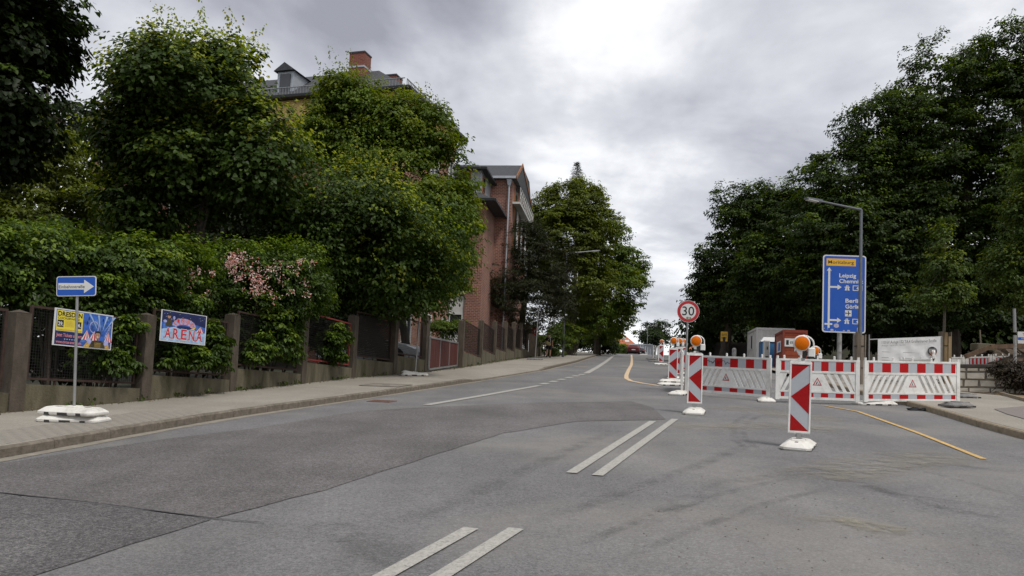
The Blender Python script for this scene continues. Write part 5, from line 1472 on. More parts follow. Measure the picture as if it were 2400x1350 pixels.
# yellow notice on a dark post and the dark fence under the right trees
yp = onground(1695, 56); o = empty('yellow_notice', yp, R_(-6), 'yellow notice board on a dark post by the slat fence under the trees', 'sign')
z0, z1 = ht(1695, 800, yp), ht(1695, 777, yp)
bd = MB().box(-.24, .24, -.16, -.12, z0, z1).build('board', M_signy, o)
text_mesh('GUTE', M_signk, bd, -.18, z0 + (z1 - z0) * .58, width=.36, height=(z1 - z0) * .2, y=-.164, bold=.02); text_mesh('FAHRT', M_signk, bd, -.18, z0 + (z1 - z0) * .25, width=.36, height=(z1 - z0) * .2, y=-.164, bold=.02)
MB().tube((0, 0, -.2), (0, 0, z0 + .3), .22, .19, n=9).build('post', pm('dark_trunk', (.05, .042, .035), .95, var=.4), o)
f0, f1 = onground(1640, 64), onground(1752, 60)
sf = empty('slat_fence', f0, 0, 'dark grey slat fence under the trees beyond the barriers', 'fence'); n = 56
for k in range(n):
    p = f0.lerp(f1, k / (n - 1)); p.z = gz(p.x, p.y); hh = 1.55 + rng.uniform(-.05, .05)
    q = MB().box(-.05, .05, -.012, .012, .05, hh).build('slat', pm('slat_dark', (.055, .05, .045), .9, var=.4), sf); q.location = p - sf.location; q.rotation_euler = (0, 0, R_(-15))
m = MB()
for z_ in (.4, 1.25): m.bar(f0 + Vector((0, .04, z_)), f1 + Vector((0, .04, z_)), .05, .08)
m.build('rail', MATS['slat_dark'], sf, world=True)
gpx = onground(1720, 52); o = empty('grey_bollard', gpx, R_(-10), 'short pale post with a round top near the slat fence', 'bollard')
MB().lathe([(.14, -.1), (.14, 1.0), (.13, 1.1), (.08, 1.16), (.01, 1.18)], n=10).build('shaft', MATS['post_stickered'], o)

# ------------------------------------------------------------------ posters on the fence
def poster(px4, depth, label, cat='poster'):
    """px4: pixel corners lower left, lower right, upper right, upper left"""
    P = [atd(x, y, d_) for (x, y), d_ in zip(px4, depth)]
    v = P[1] - P[0]; rz = math.atan2(v.y, v.x)
    o = empty('circus_poster', P[0], rz, label, cat, 'circus posters wired to the garden fence')
    W = math.hypot(v.x, v.y); H = (P[3] - P[0]).z
    # boards hang with a slight tilt, measured in the board's own plane
    tiltv = v.z / W
    return o, W, H, tiltv
class Pane:
    """lays flat print on a board: u right, v down, both 0..1, with the tilt of the board"""
    def __init__(s, o, W, H, t): s.o, s.W, s.H, s.t, s.n = o, W, H, t, 0; s.bd = None
    def P(s, u, v): x = s.W * u; return (x, s.H * (1 - v) + s.t * x)
    def board(s):
        m = MB(); m.prism([s.P(0, 1), s.P(1, 1), s.P(1, 0), s.P(0, 0)], -.006, .0); s.bd = m.build('board', M_signw, s.o)
    def poly(s, pts, mat, lvl, name='print'):
        q = [s.P(u, v) for u, v in pts]
        ar = sum(q[i][0] * q[(i + 1) % len(q)][1] - q[(i + 1) % len(q)][0] * q[i][1] for i in range(len(q)))
        if ar < 0: q = q[::-1]
        MB().flat(q, -.006 - .0012 * lvl).build(name, mat, s.bd)
    def ell(s, u, v, ru, rv, mat, lvl, name='print', n=16): s.poly([(u + ru * math.cos(2 * math.pi * k / n), v + rv * math.sin(2 * math.pi * k / n)) for k in range(n)], mat, lvl, name)
    def text(s, t, u, v, w, h, mat, lvl, bold=.01): 
        x, z = s.P(u, v); text_mesh(t, mat, s.bd, x, z, width=w * s.W, height=h * s.H, y=-.006 - .0012 * lvl, bold=bold, slant=s.t)
M_pblue = pm('print_blue', (.03, .10, .38), .6, var=.75, scale=7, dirt=(.25, .40, .62), dirt_amt=.8, dscale=4)
M_pdark = pm('print_navy', (.012, .02, .09), .6, var=.4, scale=9)
M_pyel = pm('print_yellow', (.72, .60, .05), .6, var=.05)
M_pred = pm('print_red', (.50, .03, .05), .6, var=.1)
M_ppink = pm('print_pink', (.55, .20, .22), .6, var=.1)
M_pskin = pm('print_skin', (.42, .22, .14), .6, var=.2, scale=30)
M_phair = pm('print_hair', (.02, .015, .012), .6)
M_pjack = pm('print_jacket', (.055, .045, .022), .6, var=.7, scale=40)
M_pgold = pm('print_gold', (.55, .34, .06), .6, var=.4, scale=30)
M_plav = pm('print_lavender', (.35, .36, .62), .6, var=.2, scale=20)
M_psky = pm('print_pale_blue', (.32, .46, .66), .6, var=.35, scale=9)
o, W, H, t = poster([(121, 808), (259, 821), (270, 741), (134, 720)], (13.05, 14.15, 14.15, 13.05), 'wide circus poster with yellow date panel and waving figure, behind the one way sign')
p1 = Pane(o, W, H, t); p1.board()
p1.poly([(.03, .03), (.985, .03), (.985, .97), (.03, .97)], M_pblue, 1)
p1.poly([(.03, .62), (.52, .62), (.40, .97), (.03, .97)], M_pdark, 2)
p1.poly([(.04, .05), (.47, .05), (.47, .60), (.04, .60)], M_pyel, 3)
p1.text('DRESDEN', .055, .20, .40, .12, M_signk, 4, .03); p1.text('COCKERWIESE', .055, .285, .36, .055, M_signk, 4, .02)
for a, tt in ((.055, '29.'), (.345, '14.')): p1.poly([(a, .31), (a + .10, .31), (a + .10, .50), (a, .50)], M_signk, 4); p1.text(tt, a + .008, .46, .085, .10, M_signw, 5, .03)
for k in range(6): p1.poly([(.175, .315 + k * .03), (.325, .315 + k * .03), (.325, .325 + k * .03), (.175, .325 + k * .03)], M_pgold, 4)
p1.poly([(.06, .555), (.46, .555), (.46, .58), (.06, .58)], M_pgold, 4)
p1.text('Jetzt Tickets sichern', .05, .75, .42, .085, M_ppink, 4, .03); p1.text('www.circus-arena.com', .05, .93, .42, .075, M_ppink, 4, .03)
for k in range(6): p1.ell(.19 + k * .04, .815, .011, .016, M_psky, 4, n=8)
# beams, tent roofs, ring, figure
for a in (-.16, -.05, .06, .16): p1.poly([(.80 + a * .3, .50), (.80 + a * 1.4 - .012, .05), (.80 + a * 1.4 + .025, .05)], M_psky, 2)
for tx, w in ((.55, .09), (.68, .09), (.93, .07)):
    for k in range(6): p1.poly([(tx, .50), (tx - w + 2 * w * k / 6, .78), (tx - w + 2 * w * (k + 1) / 6, .78)], M_pred if k % 2 else M_signw, 3)
n = 18
for k in range(n):
    a0_, a1_ = 2 * math.pi * k / n, 2 * math.pi * (k + 1) / n
    p1.poly([(.67 + .085 * math.cos(a0_), .40 + .17 * math.sin(a0_)), (.67 + .085 * math.cos(a1_), .40 + .17 * math.sin(a1_)), (.67 + .073 * math.cos(a1_), .40 + .145 * math.sin(a1_)), (.67 + .073 * math.cos(a0_), .40 + .145 * math.sin(a0_))], M_plav, 4)
p1.poly([(.50, .97), (.56, .83), (.66, .80), (.84, .80), (.93, .80), (.96, .97)], M_pgold, 5)
p1.poly([(.60, .97), (.64, .80), (.70, .76), (.80, .76), (.86, .82), (.885, .97)], M_pjack, 6)
p1.ell(.735, .62, .045, .10, M_pskin, 7); p1.poly([(.685, .60), (.69, .52), (.735, .49), (.785, .52), (.79, .60), (.765, .555), (.71, .555)], M_phair, 8)
p1.ell(.737, .665, .016, .018, M_signw, 8, n=8); p1.ell(.718, .605, .007, .008, M_phair, 8, n=6); p1.ell(.755, .605, .007, .008, M_phair, 8, n=6)
p1.poly([(.54, .78), (.56, .72), (.61, .72), (.64, .80), (.61, .90), (.57, .86)], M_plav, 7); p1.poly([(.85, .84), (.88, .74), (.93, .72), (.94, .80), (.90, .90), (.87, .90)], M_plav, 7)
for k in range(5): p1.poly([(.69, .83 + k * .028), (.80, .83 + k * .028), (.80, .838 + k * .028), (.69, .838 + k * .028)], M_pgold, 7)
p1.ell(.55, .30, .012, .05, M_phair, 3); p1.ell(.57, .18, .01, .06, M_phair, 3); p1.ell(.82, .18, .012, .05, M_phair, 3)
for k, ch in enumerate('CIRCUS'): p1.text(ch, .855 + k * .015, .70 - k * .065, .03, .06, M_plav, 6, .03)
o, W, H, t = poster([(373, 798), (480, 810), (483, 736), (377, 724)], (15.25, 16.25, 16.25, 15.25), 'circus poster with large red letters on blue, among the leaves of a fence panel')
p2 = Pane(o, W, H, t); p2.board()
p2.poly([(.02, .02), (.98, .02), (.98, .97), (.02, .97)], M_pblue, 1)
p2.poly([(.02, .02), (.98, .02), (.98, .42), (.6, .30), (.02, .40)], M_pdark, 2)
p2.poly([(.02, .62), (.35, .48), (.70, .55), (.98, .60), (.98, .97), (.02, .97)], M_psky, 2)
r = random.Random(8)
for k in range(26): p2.ell(r.uniform(.05, .95), r.uniform(.05, .3), .006, .009, M_signw, 3, n=5)
for k in range(12):
    a0_, a1_ = math.pi * (1 - k / 12), math.pi * (1 - (k + 1) / 12)
    p2.poly([(.50 + .26 * math.cos(a0_), .46 - .26 * math.sin(a0_)), (.50 + .26 * math.cos(a1_), .46 - .26 * math.sin(a1_)), (.50 + .15 * math.cos(a1_), .50 - .10 * math.sin(a1_)), (.50 + .15 * math.cos(a0_), .50 - .10 * math.sin(a0_))], M_ppink if k % 2 else M_plav, 3)
p2.ell(.50, .50, .17, .055, M_pdark, 4); p2.poly([(.60, .56), (.75, .44), (.72, .52)], M_pyel, 5)
for k, ch in enumerate('CIRCUS'): a = R_(150 - k * 24); p2.text(ch, .50 + .225 * math.cos(a) - .028, .475 - .185 * math.sin(a) + .03, .052, .115, M_signw, 5, .04); p2.text(ch, .50 + .225 * math.cos(a) - .026, .475 - .185 * math.sin(a) + .03, .048, .115, M_pred, 6, .0)
for k in range(6): p2.poly([(.86, .40), (.76 + .2 * k / 6, .60), (.76 + .2 * (k + 1) / 6, .60)], M_pred if k % 2 else M_signw, 5)
p2.ell(.165, .20, .035, .06, M_pskin, 5); p2.ell(.165, .145, .036, .03, M_phair, 6); p2.poly([(.10, .50), (.12, .30), (.16, .26), (.22, .29), (.25, .50)], M_pjack, 5); p2.ell(.085, .36, .04, .05, M_plav, 6, n=8); p2.ell(.27, .22, .025, .06, M_plav, 6, n=8)
for k, ch in enumerate('ARENA'):
    u = .095 + k * .172; p2.text(ch, u - .006, .885 + .01, .135, .335, M_signw, 5, .05); p2.text(ch, u, .88, .125, .32, M_pred, 6, .02)
    for fx in ((0, .125) if ch in 'ARN' else (.0,)): p2.poly([(u + fx - .022, .885), (u + fx + .022, .885), (u + fx + .022, .865), (u + fx - .022, .865)], M_pred, 7)

# ------------------------------------------------------------------ cars
M_tyre2 = pm('tyre', (.02, .02, .02), .85)
M_rim = pm('rim_alloy', (.35, .35, .36), .35, metal=.8)
M_lred = pm('rear_light', (.35, .01, .012), .25, spec=.6)
M_lwht = pm('headlight', (.6, .62, .62), .2, spec=.7)
M_plate = pm('number_plate', (.6, .6, .58), .5)
def car(pos, rz, label, paint, L=4.4, W=1.78, H=1.46, estate=False, cat='car'):
    """nose along local -Y"""
    o = empty('parked_car', pos, rz, label, cat)
    k = L / 4.4
    # stations from nose to tail: y, sill z, belt z, belt half width, top z, top half width
    st = [(-2.2, .30, .55, .55, .60, .50), (-2.12, .22, .66, .72, .70, .66), (-1.7, .20, .82, .85, .86, .74), (-1.0, .20, .92, .88, .96, .76), (-.85, .20, .93, .88, .99, .76), (-.1, .20, .95, .89, 1.40, .62), (.5, .20, .96, .89, H, .62), (1.25, .20, .97, .88, H - .04, .60)]
    st += [(1.95, .22, .98, .86, H - .14 if estate else 1.18, .58), (2.08, .26, .95, .80, 1.05, .60), (2.2, .34, .80, .72, .82, .62)]
    m = MB(); n = 12; ps = []
    for y, zs, zb, wb, zt_, wt in st:
        wb, wt = wb * W / 1.78, wt * W / 1.78
        ring = [(-wb * .9, zs), (wb * .9, zs), (wb, zs + .12), (wb * 1.01, (zs + zb) / 2), (wb, zb), (wt, zt_ - .05 if zt_ - zb > .2 else zt_ - .01), (wt * .8, zt_), (-wt * .8, zt_), (-wt, zt_ - .05 if zt_ - zb > .2 else zt_ - .01), (-wb, zb), (-wb * 1.01, (zs + zb) / 2), (-wb, zs + .12)]
        ps.append([(x, y * k, z) for x, z in ring])
    for r_ in ps: m.v += r_
    N = len(ps)
    for i in range(N - 1):
        for j in range(n):
            j2 = (j + 1) % n; f = (i * n + j, i * n + j2, (i + 1) * n + j2, (i + 1) * n + j); m.f.append(f)
            glass = (j in (4, 8) and 4 <= i <= 8 - (0 if estate else 1)) or (j in (5, 6, 7) and i == 4) or (j in (5, 6, 7) and i == (8 if estate else 7))
            m.mi.append(1 if glass else 0)
    m.f += [tuple(range(n)), tuple(range((N - 1) * n, N * n))[::-1]]; m.mi += [0, 0]
    body = m.build('body', [paint, M_glass], o, smooth=True)
    pm_ = MB()
    for s_ in (-1, 1):
        for y in (-.12, .62): pm_.box(s_ * .70 - .03, s_ * .70 + .03, y * k - .03, y * k + .03, .96, H - .12)
    pm_.build('pillar', paint, body)
    key = 'wheel'
    if key not in _win_cache:
        t = MB(); t.lathe([(.2, -.09), (.29, -.1), (.315, -.06), (.315, .06), (.29, .1), (.2, .09)], n=18, axis='X'); r_ = MB(); r_.lathe([(.02, -.085), (.2, -.095), (.2, .095), (.02, .085)], n=14, axis='X')
        for q in range(5): a = q * 1.2566; r_.box(.0961, .1, math.cos(a) * .11 - .02, math.cos(a) * .11 + .02, math.sin(a) * .11 - .02, math.sin(a) * .11 + .02)
        _win_cache[key] = (t.mesh('wheel', M_tyre2, smooth=True), r_.mesh('rim', M_rim, smooth=True))
    for x in (-1, 1):
        for y in (-1.35, 1.3):
            w = link_mesh('wheel', _win_cache[key][0], o); w.location = (x * (W / 2 - .1), y * k, .315)
            if x < 0: w.rotation_euler = (0, 0, math.pi)
            link_mesh('rim', _win_cache[key][1], w)
            a = MB(); a.lathe([(.30, -.02), (.37, -.02), (.37, .012), (.30, .012)], n=20, axis='X'); q = a.build('wheel_arch', M_black, o); q.location = (x * (W / 2 - .0), y * k, .33)
    for s_ in (-1, 1):
        a = MB(); a.bbox(s_ * .56 - .17, s_ * .56 + .17, -2.16 * k, -1.98 * k, .56, .68, .02); a.build('headlight', M_lwht, o)
        a = MB(); a.bbox(s_ * .60 - .15, s_ * .60 + .15, 2.02 * k, 2.19 * k, .72, .90, .02); a.build('tail_light', M_lred, o)
        a = MB(); a.bbox(s_ * (W / 2 + .09) - .09, s_ * (W / 2 + .09) + .09, -.72 * k, -.56 * k, .93, 1.06, .03); a.build('mirror', paint, o)
        for y in (-.05, .75): a = MB(); a.box(s_ * (W / 2 + .005) - .015, s_ * (W / 2 + .005) + .015, y * k, y * k + .2, .82, .85); a.build('door_handle', M_black, o)
    a = MB(); a.box(-.26, .26, 2.2 * k, 2.215 * k, .50, .61); a.build('number_plate', M_plate, o)
    a = MB(); a.box(-.26, .26, -2.215 * k, -2.2 * k, .36, .47); a.build('number_plate', M_plate, o)
    a = MB(); a.box(-.62, .62, 2.13 * k, 2.21 * k, .26, .40); a.build('bumper', M_black, o)
    return o
car(onground(1484, 113), R_(172), 'dark red car driving away over the crest of the street', pm('paint_red', (.085, .005, .007), .35, coat=.25, var=.04, spec=.3), H=1.42)
car(onground(1500, 122), R_(168), 'black car behind the red one past the crest', pm('paint_black', (.015, .015, .017), .25, coat=.8, var=.04))
cs = onground(872, 32.0); cs.z += .22
car(cs, R_(75), 'silver grey car parked behind the wire mesh panel next to the board gate', pm('paint_silver', (.72, .74, .77), .35, metal=.1, coat=.5, var=.03))
# white plastic foot pile beside the distant lamp
for px, dd, lb in ((1507, 112, 'white foot beside the distant thin lamp'), ): loose_foot(onground(px, dd), R_(10), 'white plastic foot lying near the distant thin street lamp', L=1.2)

# ------------------------------------------------------------------ the walker
def skin(name, verts, edges, mat, parent, sub=2, root=0):
    me = bpy.data.meshes.new(name); me.from_pydata([v[:3] for v in verts], edges, [])
    o = bpy.data.objects.new(name, me); COL.objects.link(o)
    md = o.modifiers.new('skin', 'SKIN')
    for i, v in enumerate(verts):
        r_ = v[3] if isinstance(v[3], tuple) else (v[3], v[3]); me.skin_vertices[0].data[i].radius = r_; me.skin_vertices[0].data[i].use_root = (i == root)
    o.modifiers.new('sub', 'SUBSURF').levels = sub; o.modifiers['sub'].render_levels = sub
    dg = bpy.context.evaluated_depsgraph_get()
    m2 = bpy.data.meshes.new_from_object(o.evaluated_get(dg)); bpy.data.objects.remove(o)
    m2.materials.clear(); m2.materials.append(mat)
    m2.polygons.foreach_set('use_smooth', [True] * len(m2.polygons)); m2.name = name
    return link_mesh(name, m2, parent)
M_skin = pm('skin', (.40, .22, .15), .6, var=.06)
M_cloth = pm('cloth_black', (.014, .014, .017), .9, var=.3, scale=12)
M_bag = pm('bag_olive', (.30, .26, .12), .85, var=.2, scale=14)
wp = onground(1285, 58.5, .12)
wk = empty('person', wp, R_(170), 'person walking away in black shirt and shorts with an olive bag across the back', 'person')
# faces local -Y (up the street), so the back is towards the viewer
V = [(0, 0, .93, (.15, .11)), (0, .01, 1.10, (.14, .10)), (0, .02, 1.30, (.17, .11)), (0, .0, 1.45, (.10, .08)), (0, -.01, 1.52, (.055, .055)), (0, -.03, 1.60, (.075, .085)), (0, -.03, 1.70, (.07, .085)), (0, -.03, 1.755, (.04, .05)),
     (-.19, .02, 1.42, .06), (-.26, .05, 1.16, .045), (-.27, -.02, .93, .035), (-.275, -.05, .84, (.022, .04)), (.19, .02, 1.42, .06), (.25, -.02, 1.16, .045), (.27, .06, .94, .035), (.275, .08, .85, (.022, .04)),
     (-.10, .0, .86, .095), (-.11, -.10, .50, .06), (-.11, .0, .12, .038), (-.11, -.10, .04, .035), (.10, .0, .86, .095), (.11, .06, .50, .06), (.11, .22, .14, .038), (.11, .14, .05, .035)]
E_ = [(0, 1), (1, 2), (2, 3), (3, 4), (4, 5), (5, 6), (6, 7), (3, 8), (8, 9), (9, 10), (10, 11), (3, 12), (12, 13), (13, 14), (14, 15), (0, 16), (16, 17), (17, 18), (18, 19), (0, 20), (20, 21), (21, 22), (22, 23)]
# hands with fingers
def hand(base, s_):
    i = len(V)
    for k in range(4):
        dx = (k - 1.5) * .018; ln = (.06, .075, .07, .055)[k]
        V.append((base[0] + s_ * .004, base[1] + dx, base[2] - .045, .009)); V.append((base[0] - s_ * .006, base[1] + dx * 1.1, base[2] - .045 - ln, .007))
        E_.append((11 if s_ < 0 else 15, len(V) - 2)); E_.append((len(V) - 2, len(V) - 1))
    V.append((base[0] - s_ * .01, base[1] - .045, base[2] - .03, .009)); E_.append((11 if s_ < 0 else 15, len(V) - 1))
hand((-.275, -.05, .84), -1); hand((.275, .08, .85), 1)
skin('body', V, E_, M_skin, wk, 1)
S_ = [(0, 0, .94, (.175, .13)), (0, .01, 1.12, (.165, .125)), (0, .02, 1.32, (.19, .13)), (0, .0, 1.44, (.12, .095)), (-.20, .02, 1.41, .078), (-.245, .045, 1.23, .066), (.20, .02, 1.41, .078), (.24, -.005, 1.23, .066)]
skin('shirt', S_, [(0, 1), (1, 2), (2, 3), (3, 4), (4, 5), (3, 6), (6, 7)], M_cloth, wk, 1)
skin('shorts', [(0, 0, .95, (.17, .125)), (-.10, .0, .84, .115), (-.115, -.075, .56, .095), (.10, .0, .84, .115), (.115, .045, .56, .095)], [(0, 1), (1, 2), (0, 3), (3, 4)], M_cloth, wk, 1)
skin('hair', [(0, -.01, 1.66, (.085, .085)), (0, -.03, 1.74, (.082, .09)), (0, -.02, 1.785, (.05, .055))], [(0, 1), (1, 2)], pm('hair_dark', (.012, .01, .009), .8), wk, 1)
hd = MB()
for s_ in (-1, 1): hd.bbox(s_ * .08 - .012, s_ * .08 + .012, -.045, -.005, 1.60, 1.665, .008)
hd.prism([(-.012, 1.63), (.012, 1.63), (0, 1.665)], -.145, -.10)
hd.build('face_feature', M_skin, wk)
for sx, y_, z_, a in ((-.11, -.04, .0, 0), (.11, .2, .045, 22)):
    m = MB(); m.bbox(-.05, .05, -.17, .10, 0, .085, .025); m.box(-.052, .052, -.172, .102, -.012, .0); q = m.build('shoe', M_black, wk); q.location = (sx, y_, z_ + .015); q.rotation_euler = (R_(-a), 0, 0)
b_ = MB(); b_.bbox(-.19, .19, .135, .25, -.11, .10, .04); q = b_.build('bag', M_bag, wk); q.location = (0.03, 0, 1.05); q.rotation_euler = (0, R_(-24), 0)
st = MB(); st.path([(.17, .14, 1.12), (.05, .16, 1.28), (-.09, .11, 1.46), (-.12, -.02, 1.50), (-.08, -.13, 1.38), (.06, -.15, 1.2), (.18, -.08, 1.05)], [.018] * 7, 6); st.build('strap', M_bag, wk)
MB().box(-.145, -.115, .17, .19, 1.12, 1.5).build('tube', M_signw, wk)

# ------------------------------------------------------------------ vegetation
NR = np.random.default_rng(42)
def vnoise(P, seed, f):
    """smooth 3-D noise from summed waves, -1..1"""
    g = np.random.default_rng(seed); out = np.zeros(len(P))
    for k in range(7):
        d = g.normal(size=3); d *= f * g.uniform(.6, 1.8) / np.linalg.norm(d); out += np.sin(P @ d + g.uniform(0, 6.28))
    return out / 3.2
SHAPES = {
    'simple': ([(0, 0), (.5, .34), (1, 0), (.5, -.34)], [(0, 3, 2), (0, 2, 1)], [0, 1, 0, 1]),
    'oval': ([(0, 0), (.25, .22), (.65, .25), (1, 0), (.65, -.25), (.25, -.22)], [(0, 3, 2, 1), (0, 5, 4, 3)], [0, 1, 1, 0, 1, 1]),
    'maple': ([(0, 0), (.06, .34), (.30, .22), (.42, .52), (.62, .20), (1, 0), (.62, -.20), (.42, -.52), (.30, -.22), (.06, -.34)], [(0, 5, 4, 3, 2, 1), (0, 9, 8, 7, 6, 5)], [0, .5, .4, 1, .4, 0, .4, 1, .4, .5]),
    'narrow': ([(0, 0), (.45, .15), (1, 0), (.45, -.15)], [(0, 3, 2), (0, 2, 1)], [0, 1, 0, 1]),
    'maple5': ([(0, 0), (.15, .48), (.6, .36), (1, 0), (.6, -.36), (.15, -.48)], [(0, 3, 2, 1), (0, 5, 4, 3)], [0, 1, .5, .2, .5, 1]),
    'needle': ([(0, 0), (.5, .09), (1, 0), (.5, -.09)], [(0, 3, 2, 1)], [0, 0, 0, 0]),
}
TOTAL = [0]
def leaves_mesh(name, pos, nrm, axis, size, shape, mats, mi, tone=None):
    S, F, fold = SHAPES[shape]; S = np.array(S); fold = np.array(fold)
    n, k = len(pos), len(S)
    nrm = nrm / np.linalg.norm(nrm, axis=1, keepdims=True)
    axis = axis - nrm * (axis * nrm).sum(1, keepdims=True); axis /= np.linalg.norm(axis, axis=1, keepdims=True) + 1e-9
    b = np.cross(nrm, axis)
    X = pos[:, None, :] + size[:, None, None] * (axis[:, None, :] * S[None, :, 0, None] + b[:, None, :] * S[None, :, 1, None] + nrm[:, None, :] * (fold * .14 - S[:, 0] ** 2 * .22)[None, :, None])
    me = bpy.data.meshes.new(name)
    fl = [len(f) for f in F]; nf = len(F)
    me.vertices.add(n * k); me.vertices.foreach_set('co', X.astype(np.float32).ravel())
    idx = np.concatenate([np.array(f) for f in F])
    loops = (np.arange(n)[:, None] * k + idx[None, :]).ravel()
    me.loops.add(len(loops)); me.loops.foreach_set('vertex_index', loops.astype(np.int32))
    starts = np.concatenate([[0], np.cumsum(fl)[:-1]])
    me.polygons.add(n * nf)
    me.polygons.foreach_set('loop_start', (np.arange(n)[:, None] * len(idx) + starts[None, :]).ravel().astype(np.int32))
    for m in mats: me.materials.append(m)
    me.polygons.foreach_set('material_index', np.repeat(mi, nf).astype(np.int32))
    if tone is None: tone = np.random.default_rng(n).random(n)
    at_ = me.attributes.new('tone', 'FLOAT', 'FACE'); at_.data.foreach_set('value', np.repeat(np.clip(tone, 0, 1), nf).astype(np.float32))
    me.update(calc_edges=True)
    TOTAL[0] += n * sum(f - 2 for f in fl)
    return me

def crown(name, blobs, parent, leaf, shape, mats, cover=1.6, clump=.42, per=26, seed=1, tip=.0, rough=.22, gap=.25, droop=.5, inner=.2, maxn=60000, flatten=.5, up=.95, puff=1.55, shoots=0, grow=1.07):
    """foliage: billows on uneven volumes, each billow built of shallow sprays of leaves; blobs = (centre, radii)"""
    g = np.random.default_rng(seed)
    C = np.array([b[0] for b in blobs]); Rr = np.array([b[1] for b in blobs]) * grow
    area = 4 * np.pi * ((Rr[:, 0] * Rr[:, 1]) ** 1.6 / 3 + (Rr[:, 0] * Rr[:, 2]) ** 1.6 / 3 + (Rr[:, 1] * Rr[:, 2]) ** 1.6 / 3) ** (1 / 1.6)
    N = int(min(maxn, cover * area.sum() / (leaf * leaf * .40))); nc = max(10, N // per)
    rp0 = clump * puff
    w = area / area.sum(); M = int(max(6, 1.5 * area.sum() / (np.pi * rp0 * rp0)))
    bi = g.choice(len(blobs), size=M * 2, p=w)
    d = g.normal(size=(M * 2, 3)); d /= np.linalg.norm(d, axis=1, keepdims=True)
    rin = np.maximum(.45, 1 - rp0 * .75 / Rr[bi].min(1))
    rad = rin * g.uniform(.92, 1.06, M * 2) * (1 + rough * vnoise(d * 2.2 + bi[:, None] * 3.1, seed + 5, 1.6))
    Q = C[bi] + d * Rr[bi] * rad[:, None]
    deep = np.zeros(len(Q), bool)
    for i_, (c, r_) in enumerate(zip(C, Rr)): deep |= (np.linalg.norm((Q - c) / r_, axis=1) < .5) & (bi != i_)
    hole = vnoise(Q, seed + 9, 1.1 / max(rp0, .3)) < (-1.15 + 1.6 * gap)
    keep = ~deep & ~(hole & (g.random(len(Q)) < .9)); Q, bi = Q[keep][:M], bi[keep][:M]
    if len(Q) < 4: Q, bi = C.copy(), np.arange(len(C))
    outp = (Q - C[bi]) / Rr[bi]; outp /= np.linalg.norm(outp, axis=1, keepdims=True) + 1e-9
    rp = np.minimum(rp0 * g.uniform(.65, 1.3, len(Q)), Rr[bi].min(1) * .6)
    wq = rp ** 2 / (rp ** 2).sum()
    qi = g.choice(len(Q), size=nc, p=wq)
    dd = g.normal(size=(nc, 3)) + outp[qi] * .9 + np.array([0, 0, .45]); dd /= np.linalg.norm(dd, axis=1, keepdims=True)
    core = g.random(nc) < inner
    rr = np.where(core, g.uniform(.0, .6, nc), g.uniform(.7, 1.05, nc))
    stray = ~core & (g.random(nc) < .16); rr = np.where(stray, g.uniform(1.05, 1.55, nc), rr)
    P = Q[qi] + dd * (rp[qi] * rr)[:, None] * np.array([1.1, 1.1, .85])
    out = dd * .7 + outp[qi] * .5; out /= np.linalg.norm(out, axis=1, keepdims=True) + 1e-9
    cs = clump * g.uniform(.5, 1.35, nc)
    cs = np.where(stray, cs * .7, cs)
    k = np.repeat(np.arange(nc), per); n = len(k)
    ang, rd = g.uniform(0, 6.2832, n), np.sqrt(g.random(n))
    off = np.stack([np.cos(ang) * rd, np.sin(ang) * rd, g.uniform(-1, 1, n) * flatten * .6], 1) * (cs[k] * .85)[:, None]
    along = g.uniform(-.35, .8, n)
    pos = P[k] + off + out[k] * (along * cs[k] * .6)[:, None]
    pos[:, 2] -= droop * cs[k] * rd * rd * .42
    nrm = np.array([0, 0, up]) + out[k] * .6 + off / cs[k][:, None] * .35 + g.normal(size=(n, 3)) * .3
    axis = out[k] * .6 + off / (cs[k][:, None] + 1e-6) * 1.1 + g.normal(size=(n, 3)) * .4 - np.array([0, 0, droop * .3])
    size = leaf * g.uniform(.65, 1.2, n)
    mi = np.zeros(n, int)
    tone = (.55 * g.random(nc) + .25 * g.random(len(Q))[qi])[k] + .2 * g.random(n)
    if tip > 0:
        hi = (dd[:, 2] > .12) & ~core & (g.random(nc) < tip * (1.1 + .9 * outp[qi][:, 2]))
        mi = np.where(hi[k] & (rd + along > .45), 1, 0)  # paler leaves above: young growth, and top light put into the colour
    if shoots:   # young upright shoots on the top of the crown
        cand = np.argsort(-(P[:, 2] + g.normal(size=nc) * .5))[:max(shoots * 5, 10)]; cand = g.choice(cand, min(shoots, len(cand)), replace=False)
        for c_ in cand:
            hgt = g.uniform(.25, 1.0); m_ = int(8 + hgt * 22); t_ = np.sort(g.random(m_)); a_ = g.uniform(0, 6.28, m_); sp_ = .05 + .13 * (1 - t_)
            lean = g.normal(size=2) * .25
            pp = P[c_] + np.stack([np.cos(a_) * sp_ + lean[0] * t_ * hgt, np.sin(a_) * sp_ + lean[1] * t_ * hgt, t_ * hgt + .05], 1)
            pos = np.concatenate([pos, pp]); nrm = np.concatenate([nrm, np.stack([np.cos(a_) * .6, np.sin(a_) * .6, np.full(m_, .8)], 1) + g.normal(size=(m_, 3)) * .2])
            axis = np.concatenate([axis, np.stack([np.cos(a_), np.sin(a_), np.full(m_, .25)], 1)]); size = np.concatenate([size, leaf * g.uniform(.5, .95, m_) * (1 - .35 * t_)])
            tone = np.concatenate([tone, g.random(m_)])
            mi = np.concatenate([mi, (np.full(m_, 1 if len(mats) > 1 else 0) * (t_ > .3)).astype(int)])
    if parent is not None: pos = pos - np.array(parent.location)
    me = leaves_mesh(name, pos, nrm, axis, size, shape, mats, mi, tone)
    o = link_mesh(name, me, parent)
    o['kind'] = 'stuff'
    return o, P

